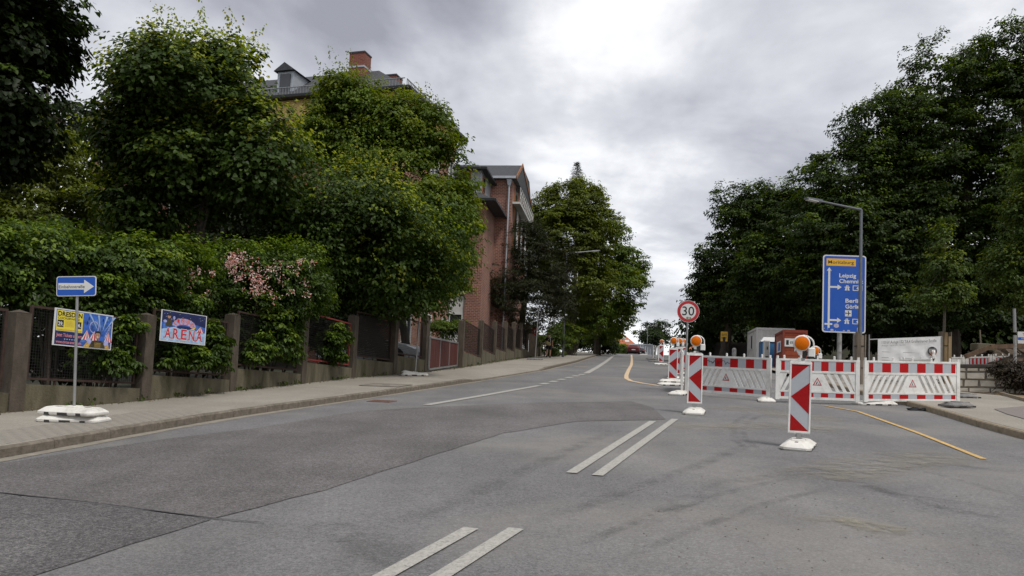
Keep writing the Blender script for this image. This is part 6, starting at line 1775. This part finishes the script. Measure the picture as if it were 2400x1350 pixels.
M_bark = pm('bark', (.065, .052, .04), .95, var=.4, scale=8, bump=.8, bscale=18, streak=.3)
M_barkl = pm('bark_grey', (.12, .105, .085), .95, var=.3, scale=8, bump=.6, bscale=18, streak=.3)
def trunk(parent, base, top, r0, r1, limbs, seed, mat=None):
    g = random.Random(seed); mat = mat or M_bark; L = parent.location
    b, t = Vector(base) - L, Vector(top) - L; pts = []
    for i in range(7):
        f = i / 6; p = b.lerp(t, f); pts.append(p + Vector((g.uniform(-1, 1), g.uniform(-1, 1), 0)) * r0 * .5 * (0 < i < 6))
    pts[0].z -= .4
    rs = [r0 * 1.3] + [r0 + (r1 - r0) * i / 6 for i in range(1, 7)]
    MB().path(pts, rs, 9).build('trunk', mat, parent, smooth=True)
    for q in limbs:
        q = Vector([float(x) for x in q]) - L; f = g.uniform(.35, .95); s = b.lerp(t, f); q = s.lerp(q, .72); mid = s.lerp(q, .5) + Vector((g.uniform(-.3, .3), g.uniform(-.3, .3), g.uniform(.0, .5)))
        r_ = r0 * g.uniform(.22, .4)
        MB().path([s, s.lerp(mid, .5) + Vector((0, 0, .1)), mid, q], [r_, r_ * .8, r_ * .55, r_ * .2], 6).build('limb', mat, parent, smooth=True)

def E3(px, py, dep, rx, ry, rd=None):
    """crown volume measured in photograph pixels at a depth"""
    s = FPX / dep; c = atd(px, py, dep)
    return (tuple(c), (rx / s, (rd if rd else rx / s), ry / s))
def tree(name, label, cat, base, blobs, leaf, shape, mats, trunk_r=.2, group=None, nl=10, seed=1, bark=None, top=None, **kw):
    o = empty(name, base, 0, label, cat, group)
    if 'maxn' in kw and False: pass
    c, P = crown('crown', blobs, o, leaf, shape, mats, seed=seed, **kw)
    C = np.array([b[0] for b in blobs]); tp = top if top is not None else C[np.argmax(C[:, 2])]
    tp = np.array(base) * .25 + np.array(tp) * .75; tp[2] = base[2] + (C[:, 2].max() - base[2]) * .85
    g = np.random.default_rng(seed + 3)
    idx = g.choice(len(P), min(nl, len(P)), replace=False)
    trunk(o, base, tp, trunk_r, trunk_r * .35, P[idx], seed, bark)
    return o

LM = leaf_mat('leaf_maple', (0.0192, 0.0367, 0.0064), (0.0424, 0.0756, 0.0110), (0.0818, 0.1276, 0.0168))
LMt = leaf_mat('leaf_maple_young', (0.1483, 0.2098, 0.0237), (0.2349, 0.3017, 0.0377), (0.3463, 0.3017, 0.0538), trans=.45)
LD = leaf_mat('leaf_dark', (0.0068, 0.0137, 0.0032), (0.0147, 0.0263, 0.0053), (0.0289, 0.0446, 0.0073))
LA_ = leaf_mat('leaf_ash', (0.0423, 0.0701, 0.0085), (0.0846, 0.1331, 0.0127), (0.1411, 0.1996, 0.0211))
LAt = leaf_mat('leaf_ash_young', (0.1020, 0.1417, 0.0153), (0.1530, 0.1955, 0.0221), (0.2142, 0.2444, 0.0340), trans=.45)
LH = leaf_mat('leaf_hedge', (0.0196, 0.0378, 0.0060), (0.0428, 0.0775, 0.0102), (0.0846, 0.1324, 0.0187), rough=.4)
LHt = leaf_mat('leaf_hedge_young', (0.0846, 0.1403, 0.0141), (0.1270, 0.1964, 0.0223), (0.1904, 0.2357, 0.0354))
LY = leaf_mat('leaf_yew', (0.0126, 0.0153, 0.0045), (0.0234, 0.0270, 0.0072), (0.0414, 0.0432, 0.0108), trans=.15)
LL = leaf_mat('leaf_linden', (0.0425, 0.0601, 0.0076), (0.0808, 0.1046, 0.0104), (0.1381, 0.1614, 0.0171))
LW = leaf_mat('leaf_wood', (0.0134, 0.0257, 0.0050), (0.0290, 0.0503, 0.0078), (0.0538, 0.0877, 0.0112))
LG = leaf_mat('leaf_light', (0.0306, 0.0530, 0.0084), (0.0571, 0.0918, 0.0131), (0.0918, 0.1378, 0.0206))
LS = leaf_mat('leaf_spruce', (.016, .026, .009), (.030, .044, .014), (.05, .065, .018), trans=.12)

# left side, from near to far
tree('overhanging_maple', 'nearest dark maple at the upper corner, its broad leaves hanging in front of the sky', 'tree', onground(-190, 19),
     [E3(-70, 60, 19, 170, 150), (*E3(60, 60, 19, 100, 90),), E3(30, 200, 19, 95, 120), E3(-60, 260, 19, 140, 130), E3(60, 295, 19.5, 75, 60), E3(20, 360, 20, 90, 60), E3(120, -10, 19, 60, 40)],
     .15, 'maple5', [LD, LM], .28, seed=11, cover=2.2, clump=.36, per=18, tip=.3, maxn=34000, droop=.9, shoots=20)
tree('leafy_tree', 'mid green leafy tree filling the gap below the nearest maple', 'tree', onground(60, 29),
     [E3(100, 430, 29, 120, 120), E3(0, 460, 29, 120, 140), E3(190, 420, 29, 60, 80), E3(130, 540, 28, 130, 90), E3(20, 330, 29.5, 80, 70)],
     .14, 'simple', [LL, LAt], .22, seed=12, cover=2.0, clump=.4, per=24, tip=.15, maxn=40000)
# a pine peeping out behind them
pn = empty('pine_tree', onground(120, 36), 0, 'dark pine with ragged tufted twigs peeping out between the two nearest maples', 'tree')
g = np.random.default_rng(5); blobs = [E3(x, y, 36, 26, 16) for x, y in ((150, 250), (178, 272), (190, 310), (160, 300), (120, 240), (130, 330), (175, 350), (90, 280))]
crown('crown', blobs, pn, .26, 'needle', [LS], cover=2.2, clump=.3, per=26, seed=6, maxn=5000, droop=.1)
trunk(pn, onground(120, 36), atd(110, 200, 36), .2, .06, [b[0] for b in blobs], 3)
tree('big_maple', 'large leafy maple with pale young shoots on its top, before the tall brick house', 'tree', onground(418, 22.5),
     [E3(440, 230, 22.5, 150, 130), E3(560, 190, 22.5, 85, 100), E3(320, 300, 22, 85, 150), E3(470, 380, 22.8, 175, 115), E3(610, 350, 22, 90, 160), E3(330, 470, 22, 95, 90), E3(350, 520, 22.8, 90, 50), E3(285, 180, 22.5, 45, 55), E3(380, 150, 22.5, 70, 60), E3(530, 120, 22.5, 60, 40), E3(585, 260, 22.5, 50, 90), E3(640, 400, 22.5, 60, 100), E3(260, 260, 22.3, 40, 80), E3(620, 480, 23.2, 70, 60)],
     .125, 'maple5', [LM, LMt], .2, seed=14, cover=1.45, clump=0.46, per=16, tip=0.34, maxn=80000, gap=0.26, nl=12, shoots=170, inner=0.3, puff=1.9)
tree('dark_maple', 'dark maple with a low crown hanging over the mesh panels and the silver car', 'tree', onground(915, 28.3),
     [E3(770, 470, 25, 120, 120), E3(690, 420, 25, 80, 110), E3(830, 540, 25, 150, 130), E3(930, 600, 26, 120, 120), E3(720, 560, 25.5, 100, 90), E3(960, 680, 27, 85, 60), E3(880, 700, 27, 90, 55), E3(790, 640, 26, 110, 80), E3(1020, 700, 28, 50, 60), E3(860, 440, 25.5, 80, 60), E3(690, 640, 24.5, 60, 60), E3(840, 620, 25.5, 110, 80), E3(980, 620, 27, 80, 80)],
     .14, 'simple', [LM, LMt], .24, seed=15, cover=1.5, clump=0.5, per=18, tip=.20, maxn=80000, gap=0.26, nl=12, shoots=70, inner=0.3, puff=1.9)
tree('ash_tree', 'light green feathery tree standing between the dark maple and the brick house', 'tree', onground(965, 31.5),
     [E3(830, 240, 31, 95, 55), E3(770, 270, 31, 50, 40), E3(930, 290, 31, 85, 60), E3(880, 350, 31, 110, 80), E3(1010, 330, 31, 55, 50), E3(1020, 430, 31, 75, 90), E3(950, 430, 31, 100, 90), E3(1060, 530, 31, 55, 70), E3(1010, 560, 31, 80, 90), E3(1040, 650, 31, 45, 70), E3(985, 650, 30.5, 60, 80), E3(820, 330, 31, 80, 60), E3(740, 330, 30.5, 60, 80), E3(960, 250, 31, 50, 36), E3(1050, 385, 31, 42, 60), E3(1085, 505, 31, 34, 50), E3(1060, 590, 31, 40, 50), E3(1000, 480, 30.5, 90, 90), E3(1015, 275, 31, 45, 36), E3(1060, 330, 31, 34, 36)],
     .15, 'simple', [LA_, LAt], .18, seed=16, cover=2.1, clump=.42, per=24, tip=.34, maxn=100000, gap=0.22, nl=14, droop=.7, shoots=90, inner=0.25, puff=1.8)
tree('garden_shrub', 'loose green shrub above the board gate before the white house wall', 'shrub', onground(1055, 36, .1),
     [E3(1050, 770, 36, 30, 28), E3(1025, 775, 36, 22, 22), E3(1085, 770, 37, 22, 26)], .11, 'oval', [LG, LHt], .05, seed=17, cover=1.3, clump=.3, per=20, tip=.3, maxn=3500)
# hedges behind and through the fence
def bush(name, label, base, blobs, leaf, mats, seed, **kw):
    o = empty(name, base, 0, label, 'bush' if name != 'climbing_hedge' else 'hedge')
    c, P = crown('foliage', blobs, o, leaf, kw.pop('shape', 'oval'), mats, seed=seed, **kw)
    g = np.random.default_rng(seed); m = MB(); idx = g.choice(len(P), 10, replace=False)
    for q in P[idx]:
        q = Vector([float(x) for x in q]) - o.location; s = Vector((q.x * .5, q.y * .5 + .1, .0)); m.path([s, s.lerp(q, .5) + Vector((0, 0, .2)), q], [.03, .022, .008], 5)
    m.build('stem', M_bark, o); return o, P
bush('climbing_hedge', 'dense dark hedge with long pointed leaves rising behind the one way sign', at(150, 950, .12) + Vector((-.6, .6, 0)),
     [E3(-90, 640, 13.6, 120, 120, 1.0), E3(60, 600, 14.4, 110, 80, 1.0), E3(190, 590, 15.2, 110, 70, 1.0), E3(310, 620, 16, 110, 70, 1.0), E3(390, 650, 17, 90, 80, 1.0), E3(60, 680, 14.2, 110, 60, .8), E3(220, 690, 15.0, 110, 60, .8), E3(330, 700, 15.9, 90, 60, .8), E3(20, 578, 15.5, 80, 50, 1), E3(130, 562, 16.5, 80, 40, 1)],
     .095, [LH, LHt], 31, cover=2.0, clump=.24, per=20, tip=.34, maxn=60000, gap=.14, shape='simple', grow=0.97, rough=0.34)
bush('climbing_hedge', 'hedge leaves pushing through the mesh panel beside the wide poster', at(270, 945, .12) + Vector((-.7, .5, 0)),
     [E3(298, 780, 14.9, 32, 60, .22), E3(245, 850, 14.5, 55, 32, .22), E3(300, 850, 14.95, 28, 40, .22), E3(205, 845, 14.3, 30, 32, .2)], .10, [LH, LHt], 32, cover=3.0, clump=0.13, per=14, tip=.25, maxn=12000, gap=0.0)
bush('climbing_hedge', 'hedge leaves spilling over the panel all round the arena poster', at(440, 930, .12) + Vector((-.7, .5, 0)),
     [E3(385, 835, 15.75, 40, 34, .22), E3(450, 838, 16.3, 48, 32, .22), E3(508, 800, 17.0, 30, 66, .22), E3(362, 775, 15.8, 16, 50, .2), E3(440, 712, 16.8, 80, 22, .25), E3(510, 845, 17.0, 26, 28, .2), E3(420, 790, 16.25, 60, 40, .2)], .10, [LH, LHt], 33, cover=3.0, clump=0.13, per=14, tip=.28, maxn=12000, gap=0.0)
bush('climbing_hedge', 'hedge leaves covering most of the mesh panel left of the red framed one', at(640, 905, .12) + Vector((-.7, .5, 0)),
     [E3(605, 810, 18.8, 38, 44, .25), E3(655, 805, 19.7, 45, 55, .25), E3(635, 755, 19.5, 60, 45, .25), E3(595, 838, 18.6, 26, 24, .2), E3(685, 830, 20.5, 22, 34, .2), E3(690, 770, 20.6, 22, 40, .2)], .105, [LH, LHt], 34, cover=3.0, clump=0.13, per=14, tip=.3, maxn=12000, gap=0.0)
bush('climbing_hedge', 'hedge leaves growing within the red framed mesh panel', at(775, 890, .12) + Vector((-.7, .6, 0)),
     [E3(765, 800, 22.8, 40, 40, .25), E3(790, 790, 23.3, 28, 45, .25), E3(780, 835, 22.9, 28, 18, .2)], .11, [LH, LHt], 35, cover=3.0, clump=0.13, per=14, tip=.25, maxn=12000, gap=0.0)
fb, P = bush('flowering_shrub', 'tall garden shrub with clusters of pale pink blossom above the mesh fence', at(590, 905, .12) + Vector((-.9, 1.0, 0)),
     [E3(450, 650, 18.6, 70, 70, 1), E3(540, 630, 19.2, 90, 60, 1), E3(620, 640, 20.0, 90, 70, 1), E3(690, 640, 21, 70, 70, 1), E3(480, 700, 18.2, 70, 40, .8), E3(580, 705, 19, 80, 40, .8), E3(680, 710, 20.5, 70, 40, .8), E3(730, 700, 22, 50, 45, .8)],
     .085, [LH, LHt], 36, cover=2.0, clump=.26, per=20, tip=.26, maxn=60000, gap=.16, shape='simple', grow=0.97, rough=0.34)
g = np.random.default_rng(77)
M_bl1 = leaf_mat('blossom_pink', (.46, .16, .10), (.66, .38, .33), (.85, .72, .68), rough=.6, trans=.3)
for k in range(54):
    px, py = g.uniform(420, 735), g.uniform(595, 700)
    if g.random() < .18: px, py = g.normal(615, 60), g.normal(652, 30)
    dep = np.interp(px, [400, 560, 740], [16.7, 17.5, 19.6]); c = np.array(atd(px, py, dep)) + g.normal(size=3) * .03
    n = 18; P_ = c + g.normal(size=(n, 3)) * np.array([.065, .05, .07]) * g.uniform(.6, 1.2) - np.array(fb.location)
    me = leaves_mesh('blossom', P_, g.normal(size=(n, 3)) + np.array([0, -.6, .3]), g.normal(size=(n, 3)), .05 * g.uniform(.6, 1.2, n), 'oval', [M_bl1], np.zeros(n, int)); link_mesh('blossom', me, fb)
# yew and the trees before the crest
tree('yew_tree', 'broad dark brownish green yew in front of the brick house beside the pavement', 'tree', onground(1212, 57.5),
     [E3(1235, 600, 55.5, 55, 75), E3(1200, 650, 55.5, 55, 70), E3(1270, 640, 55.5, 60, 80), E3(1175, 710, 55, 45, 45), E3(1230, 710, 55, 75, 55), E3(1300, 690, 56.5, 45, 70), E3(1250, 560, 56, 30, 40)],
     .17, 'narrow', [LY, LD], .3, seed=41, cover=3.2, clump=.42, per=28, maxn=44000, tip=.12, gap=.12, rough=.3, nl=5)
tree('linden_tree', 'tall rounded tree with yellowish green leaves behind the yew', 'tree', onground(1330, 74),
     [E3(1290, 500, 73, 55, 40), E3(1350, 480, 73, 70, 55), E3(1260, 500, 74, 30, 35), E3(1330, 570, 72, 85, 80), E3(1395, 540, 72, 45, 70), E3(1280, 590, 73, 60, 60), E3(1350, 660, 72, 85, 70), E3(1390, 480, 74, 30, 40)],
     .23, 'simple', [LL, LAt], .35, seed=42, cover=2.8, clump=0.5, per=24, tip=.2, maxn=62000, gap=0.1, nl=3, shoots=50)
tree('linden_tree', 'wide tree whose crown hangs out over the street before the crest', 'tree', onground(1400, 84),
     [E3(1420, 590, 80, 60, 75), E3(1465, 620, 80, 40, 60), E3(1440, 680, 78, 60, 65), E3(1490, 640, 80, 22, 45), E3(1400, 700, 78, 50, 60), E3(1450, 735, 80, 40, 35), E3(1380, 740, 76, 50, 40), E3(1420, 770, 84, 30, 22), E3(1400, 790, 84, 36, 20), E3(1452, 772, 82, 26, 24)],
     .24, 'simple', [LA_, LAt], .35, seed=43, cover=2.8, clump=0.5, per=22, tip=.16, maxn=50000, gap=0.1, nl=3, shoots=50)
# spruce top above them
sb = onground(1345, 92); so = empty('spruce_tree', sb, 0, 'slender spruce top rising above the rounded trees', 'tree')
tp = atd(1353, 382, 92); m = MB(); m.path([sb - so.location, (tp - sb) * .5, tp - sb], [.25, .18, .03], 7); m.build('trunk', M_bark, so)
g = np.random.default_rng(9); pos, nr, ax, sz = [], [], [], []
Hs = (tp - sb).z
for lv in range(30):
    f = lv / 29; z = Hs * (1 - .34 * f); R0 = .15 + 2.4 * f ** 1.0
    for a in np.linspace(0, 6.283, 9 + lv // 3, endpoint=False):
        a += g.uniform(-.3, .3); L_ = R0 * g.uniform(.7, 1.25)
        for t_ in np.linspace(.1, 1, max(3, int(L_ * 7))):
            for q in range(4):
                pos.append((math.cos(a) * L_ * t_ + (tp - sb).x * z / Hs + g.normal() * .06, math.sin(a) * L_ * t_ + (tp - sb).y * z / Hs + g.normal() * .06, z - .35 * L_ * t_ + .22 * L_ * t_ * t_ + g.normal() * .05))
                nr.append((g.normal() * .4, g.normal() * .4, 1)); ax.append((math.cos(a) + g.normal() * .6, math.sin(a) + g.normal() * .6, -.3)); sz.append(g.uniform(.2, .36))
me = leaves_mesh('crown', np.array(pos), np.array(nr), np.array(ax), np.array(sz), 'needle', [LS], np.zeros(len(pos), int)); q = link_mesh('crown', me, so); q['kind'] = 'stuff'
# small greenery along the pavement
bush('clipped_bush', 'bright green clipped bush behind the walker and the grey lamp post', onground(1310, 65, .1), [E3(1303, 812, 64.5, 14, 20), E3(1328, 806, 66, 12, 17), E3(1312, 825, 64, 16, 10)], .12, [LG, LAt], 51, cover=1.6, clump=.25, per=18, tip=.4, maxn=4000)
bush('roadside_bush', 'loose pale green bush under the trees beyond the grey lamp post', onground(1345, 70, .1), [E3(1345, 780, 70, 18, 26), E3(1330, 770, 70, 15, 20), E3(1365, 785, 72, 14, 20)], .16, [LA_, LAt], 52, cover=1.5, clump=.35, per=18, tip=.2, maxn=4000)
bush('clipped_bush', 'dark ivy bush growing beside the gate pillar and wall stub', onground(1275, 61, .1), [E3(1272, 800, 61, 14, 28), E3(1290, 785, 62, 24, 24), E3(1290, 815, 62.5, 18, 20)], .14, [LG, LA_], 53, cover=1.6, clump=.3, per=18, maxn=4000)
bush('street_hedge', 'yellow green hedge running down behind the crest left of the red car', onground(1455, 128), [E3(1452, 818, 128, 18, 12, 3), E3(1440, 812, 124, 10, 14, 2), E3(1466, 824, 132, 12, 8, 3)], .25, [LG, LAt], 54, cover=1.6, clump=.45, per=16, tip=.5, maxn=4000)
tree('street_tree', 'small light tree before the red roofed house at the crest', 'tree', onground(1437, 120), [E3(1440, 796, 118, 14, 12), E3(1432, 800, 118, 10, 10)], .25, 'oval', [LA_, LAt], .1, seed=55, cover=1.2, clump=.5, per=16, tip=.3, maxn=2500)
tree('distant_tree', 'distant round tree standing beyond the crest behind the thin lamp', 'tree', onground(1528, 165), [E3(1515, 778, 165, 24, 18), E3(1545, 772, 165, 24, 22), E3(1530, 790, 163, 38, 18), E3(1565, 790, 165, 16, 16), E3(1505, 795, 164, 14, 14)], .42, 'oval', [LD, LM], .4, seed=56, cover=1.6, clump=1.0, per=18, tip=.3, maxn=9000)
tree('distant_tree', 'low pale green tree beyond the speed limit pole', 'tree', onground(1622, 120), [E3(1618, 795, 118, 26, 14), E3(1640, 790, 116, 16, 16)], .32, 'oval', [LG, LAt], .2, seed=57, cover=1.5, clump=.7, per=18, tip=.2, maxn=4000)
# right side: the wood, lit tops painted by the paler second leaf colour
tree('wood_tree', 'dark tree at the edge of the wood standing nearest to the speed limit sign', 'tree', onground(1690, 60),
     [E3(1690, 620, 60, 50, 80), E3(1660, 690, 60, 40, 60), E3(1740, 560, 58, 60, 90), E3(1720, 480, 58, 45, 45), E3(1700, 720, 60, 60, 50), E3(1640, 745, 62, 25, 30), E3(1775, 470, 58, 50, 45), E3(1650, 650, 60, 28, 30)],
     .21, 'simple', [LW, LA_], .35, seed=61, cover=1.9, clump=0.5, per=24, tip=.30, maxn=80000, gap=0.1, nl=4, shoots=40, puff=1.9, inner=0.28)
tree('wood_tree', 'dark tree with lighter hanging sprays behind the site containers', 'tree', onground(1815, 57),
     [E3(1830, 520, 56, 70, 80), E3(1820, 620, 54, 80, 80), E3(1770, 680, 56, 60, 70), E3(1850, 700, 56, 80, 60), E3(1790, 560, 57, 60, 70)],
     .21, 'simple', [LW, LA_], .35, seed=62, cover=1.9, clump=0.5, per=24, tip=.30, maxn=80000, gap=0.1, nl=4, shoots=40, puff=1.9, inner=0.28)
tree('wood_tree', 'tall dark tree towering above the arm of the grey street lamp', 'tree', onground(2010, 52),
     [E3(2060, 300, 52, 75, 95), E3(2010, 420, 51, 90, 90), E3(1940, 440, 52, 65, 60), E3(1960, 560, 50, 90, 90), E3(2070, 560, 50, 90, 120), E3(2120, 400, 51, 90, 120), E3(1930, 660, 51, 80, 80), E3(2030, 700, 50, 100, 70), E3(2000, 500, 51, 80, 80), E3(2110, 270, 52, 50, 60), E3(2090, 700, 50, 90, 60)],
     .21, 'simple', [LW, LA_], .45, seed=63, cover=1.9, clump=0.5, per=24, tip=.30, maxn=80000, gap=0.1, nl=4, shoots=40, puff=1.9, inner=0.28)
tree('wood_tree', 'highest dark tree of the wood above the young planted tree', 'tree', onground(2230, 52),
     [E3(2210, 200, 52, 90, 80), E3(2180, 330, 51, 100, 100), E3(2280, 280, 51, 110, 120), E3(2250, 450, 50, 130, 110), E3(2200, 570, 50, 120, 100), E3(2310, 590, 50, 110, 110), E3(2240, 690, 50, 130, 70), E3(2290, 140, 52, 80, 50), E3(2150, 480, 50, 80, 100), E3(2330, 440, 50, 80, 120)],
     .21, 'simple', [LW, LA_], .5, seed=64, cover=1.9, clump=0.5, per=24, tip=.30, maxn=80000, gap=0.1, nl=4, shoots=40, puff=1.9, inner=0.28)
tree('wood_tree', 'dark tree of the wood reaching the top edge over the grey pole', 'tree', onground(2420, 50),
     [E3(2390, 130, 50, 90, 80), E3(2420, 280, 49, 110, 130), E3(2440, 450, 49, 100, 130), E3(2400, 620, 50, 90, 100), E3(2500, 250, 50, 120, 200)],
     .21, 'simple', [LW, LA_], .45, seed=65, cover=1.9, clump=0.5, per=24, tip=.30, maxn=80000, gap=0.1, nl=4, shoots=40, puff=1.9, inner=0.28)
tree('young_tree', 'slim young tree with lighter leaves growing out of a ring of planks', 'tree', bt,
     [E3(2212, 560, 29.5, 26, 50), E3(2195, 625, 29.5, 34, 40), E3(2228, 620, 29.5, 28, 45), E3(2225, 690, 29.5, 38, 32), E3(2175, 690, 29.5, 30, 30), E3(2214, 505, 29.5, 12, 22)],
     .12, 'simple', [LG, LAt], .07, seed=66, cover=1.5, clump=.3, per=18, tip=.25, maxn=12000, gap=.34, nl=10, bark=M_barkl, shoots=8)
tree('bright_tree', 'lighter green tree at the frame edge in front of the dark wood', 'tree', onground(2440, 34),
     [E3(2415, 370, 34, 38, 70), E3(2400, 520, 34, 50, 80), E3(2370, 630, 34, 55, 55), E3(2410, 690, 34, 60, 40), E3(2460, 480, 34, 70, 150)],
     .14, 'simple', [LG, LAt], .18, seed=67, cover=1.9, clump=.4, per=20, tip=.1, maxn=40000, gap=.26)
# undergrowth that closes the wood below the crowns
und = empty('undergrowth', onground(1950, 64), 0); und['kind'] = 'stuff'
blobs = []
for px in range(1640, 2620, 55): blobs.append(E3(px, 770 + (px - 1640) * .01, 64 if px < 1900 else 58, 45, 65, 2.0))
for px in range(1930, 2620, 60): blobs.append(E3(px, 690, 60, 50, 60, 2.0))
crown('foliage', blobs, und, .42, 'simple', [LW], seed=71, cover=3.0, clump=.8, per=20, maxn=36000, gap=.0, inner=.5)
# added dark shrubs that hide bright sky behind the fence and near the crest
und2 = empty('undergrowth', onground(500, 24), 0); und2['kind'] = 'stuff'
blobs = [E3(px, 790 - .02 * px, float(np.interp(px, [-300, 0, 400, 700, 1000], [15.5, 16.5, 20.5, 27, 36])), 70 if px < 600 else 45, 85 if px < 600 else 45, .8) for px in range(-300, 900, 60)]
crown('foliage', blobs, und2, .2, 'simple', [LD], seed=73, cover=2.2, clump=.4, per=20, maxn=36000, gap=.0, inner=.4)
und3 = empty('undergrowth', onground(1370, 92), 0); und3['kind'] = 'stuff'
blobs = [E3(px, py, 92, 22, 24, 2.0) for px, py in ((1300, 780), (1330, 790), (1360, 795), (1385, 800), (1408, 802), (1425, 806), (1345, 760), (1390, 775), (1418, 785))] + [E3(px, 770, 70, 22, 40, 1.5) for px in (1180, 1210, 1235)]
crown('foliage', blobs, und3, .26, 'simple', [LD, LM], seed=74, cover=2.2, clump=.5, per=20, maxn=20000, gap=.05, tip=.2, inner=.4)
# added dark slope, unseen, that blocks the sky between the wood trees
vs, fs = [], []; r = random.Random(2); nx = 40
for i in range(nx + 1):
    px = 1610 + 1100 * i / nx; b0_, b1_ = onground(px, 66), onground(px, 86)
    e_ = min(1, i / 4)
    for f_, h_ in ((0, -.3), (.25, 1.6), (.5, 3.6), (1, 6.5), (1.8, 7.5)):
        p_ = b0_.lerp(b1_, f_); vs.append((p_.x + r.uniform(-.4, .4), p_.y + r.uniform(-.4, .4), gz(p_.x, p_.y) + h_ * e_ + r.uniform(-.25, .25)))
for i in range(nx):
    for k in range(4): fs.append((i * 5 + k, (i + 1) * 5 + k, (i + 1) * 5 + k + 1, i * 5 + k + 1))
tag(MB().add(vs, fs).build('sky_block_slope', M_ground), kind='structure')
# more of the wood and gardens further back
for i, (px, py, dep, rx, ry) in enumerate(((1700, 700, 85, 60, 90), (1850, 600, 80, 120, 160), (2050, 520, 78, 160, 200), (2300, 430, 78, 200, 260))):
    tree('wood_tree', ('broad tree deep in the wood showing through gaps near the slat fence', 'broad tree deep in the wood behind the container trees', 'broad tree deep in the wood behind the lamp arm', 'broad tree deep in the wood behind the highest crown')[i], 'tree', onground(px, dep), [E3(px, py, dep, rx, ry), E3(px - 40, py + 120, dep, rx, ry * .6)], .38, 'simple', [LW], .4, seed=80 + i, cover=2.4, clump=.9, per=20, maxn=34000, gap=.0, nl=5, inner=.4)
for i, (px, py, dep, rx, ry) in enumerate(((560, 560, 36, 130, 120), (760, 600, 37, 120, 120), (150, 480, 40, 200, 180))):
    tree('garden_tree', ('dark garden tree standing before the brick house behind the big maple', 'dark garden tree standing before the brick house behind the dark maple', 'dark garden tree far behind the hedge and the leafy tree')[i], 'tree', onground(px, dep), [E3(px, py, dep, rx, ry), E3(px - 20, py + 120, dep, rx, ry * .6)], (.24, .24, .36)[i], 'simple', [LD], .2, seed=90 + i, cover=2.4, clump=.6, per=20, maxn=26000, gap=.1, nl=8, inner=.4)
# brushwood on the stone wall
bw = empty('brushwood', shift(wA, Lw * .62, .1) + Vector((0, 0, hW)), 0, 'heap of dark brushwood and bare twigs hanging over the end of the stone wall', 'brushwood')
g = random.Random(31); m = MB()
for k in range(240):
    a = shift(wA, g.uniform(Lw * .5, Lw * 1.0), g.uniform(-.35, .3)); a.z = wA.z + hW * g.uniform(.1, 1.25); b = a + Vector((g.uniform(-.7, .7), g.uniform(-.35, .25), g.uniform(-.5, .35)))
    m.path([a, a.lerp(b, .5) + Vector((g.uniform(-.1, .1), g.uniform(-.1, .1), g.uniform(-.05, .15))), b], [.014, .010, .004], 4)
t_ = m.build('twig', pm('dead_twig', (.055, .042, .03), .95, var=.4), bw, world=True); t_['kind'] = 'stuff'
blobs = [(tuple(shift(wA, Lw * f, -.12) + Vector((0, 0, hW * z_))), (.45, .28, .3)) for f, z_ in ((.55, .85), (.58, .6), (.65, .8), (.72, .5), (.8, .7), (.9, .6), (.97, .8))]
crown('dead_leaves', blobs, bw, .08, 'oval', [leaf_mat('leaf_dead', (.02, .016, .010), (.04, .03, .018), (.07, .055, .03), trans=.1)], seed=72, cover=1.6, clump=.2, per=18, maxn=8000, gap=.1)
# weeds and leaf litter along the foot of the fence wall
g = np.random.default_rng(101); pos, nr, ax, sz = [], [], [], []
for k in range(1700):
    y = g.uniform(9, 60); x = xF(y) + abs(g.normal()) * .12 + .05; pos.append((x, y, gz(x, y) + .128 + g.uniform(0, .02))); nr.append((g.normal() * .5, g.normal() * .5, 1)); ax.append((g.normal(), g.normal(), .1)); sz.append(g.uniform(.02, .055))
me = leaves_mesh('leaf_litter', np.array(pos), np.array(nr), np.array(ax), np.array(sz), 'oval', [leaf_mat('litter', (.06, .045, .025), (.13, .10, .055), (.24, .19, .11), trans=.1)], np.zeros(len(pos), int))
q = link_mesh('leaf_litter', me); q['kind'] = 'stuff'
pos, nr, ax, sz = [], [], [], []
for k in range(700):
    c = g.choice(60); gg = np.random.default_rng(int(c) + 500); y = gg.uniform(10, 60); x = xF(y) + .06
    pos.append((x + g.normal() * .06, y + g.normal() * .12, gz(x, y) + .12 + abs(g.normal()) * .04)); nr.append((g.normal(), g.normal(), .4)); ax.append((g.normal() * .5, g.normal() * .5, 1)); sz.append(g.uniform(.03, .09))
me = leaves_mesh('weeds', np.array(pos), np.array(nr), np.array(ax), np.array(sz), 'simple', [LG], np.zeros(len(pos), int)); q = link_mesh('weeds', me); q['kind'] = 'stuff'
print('LEAF TRIS', TOTAL[0])
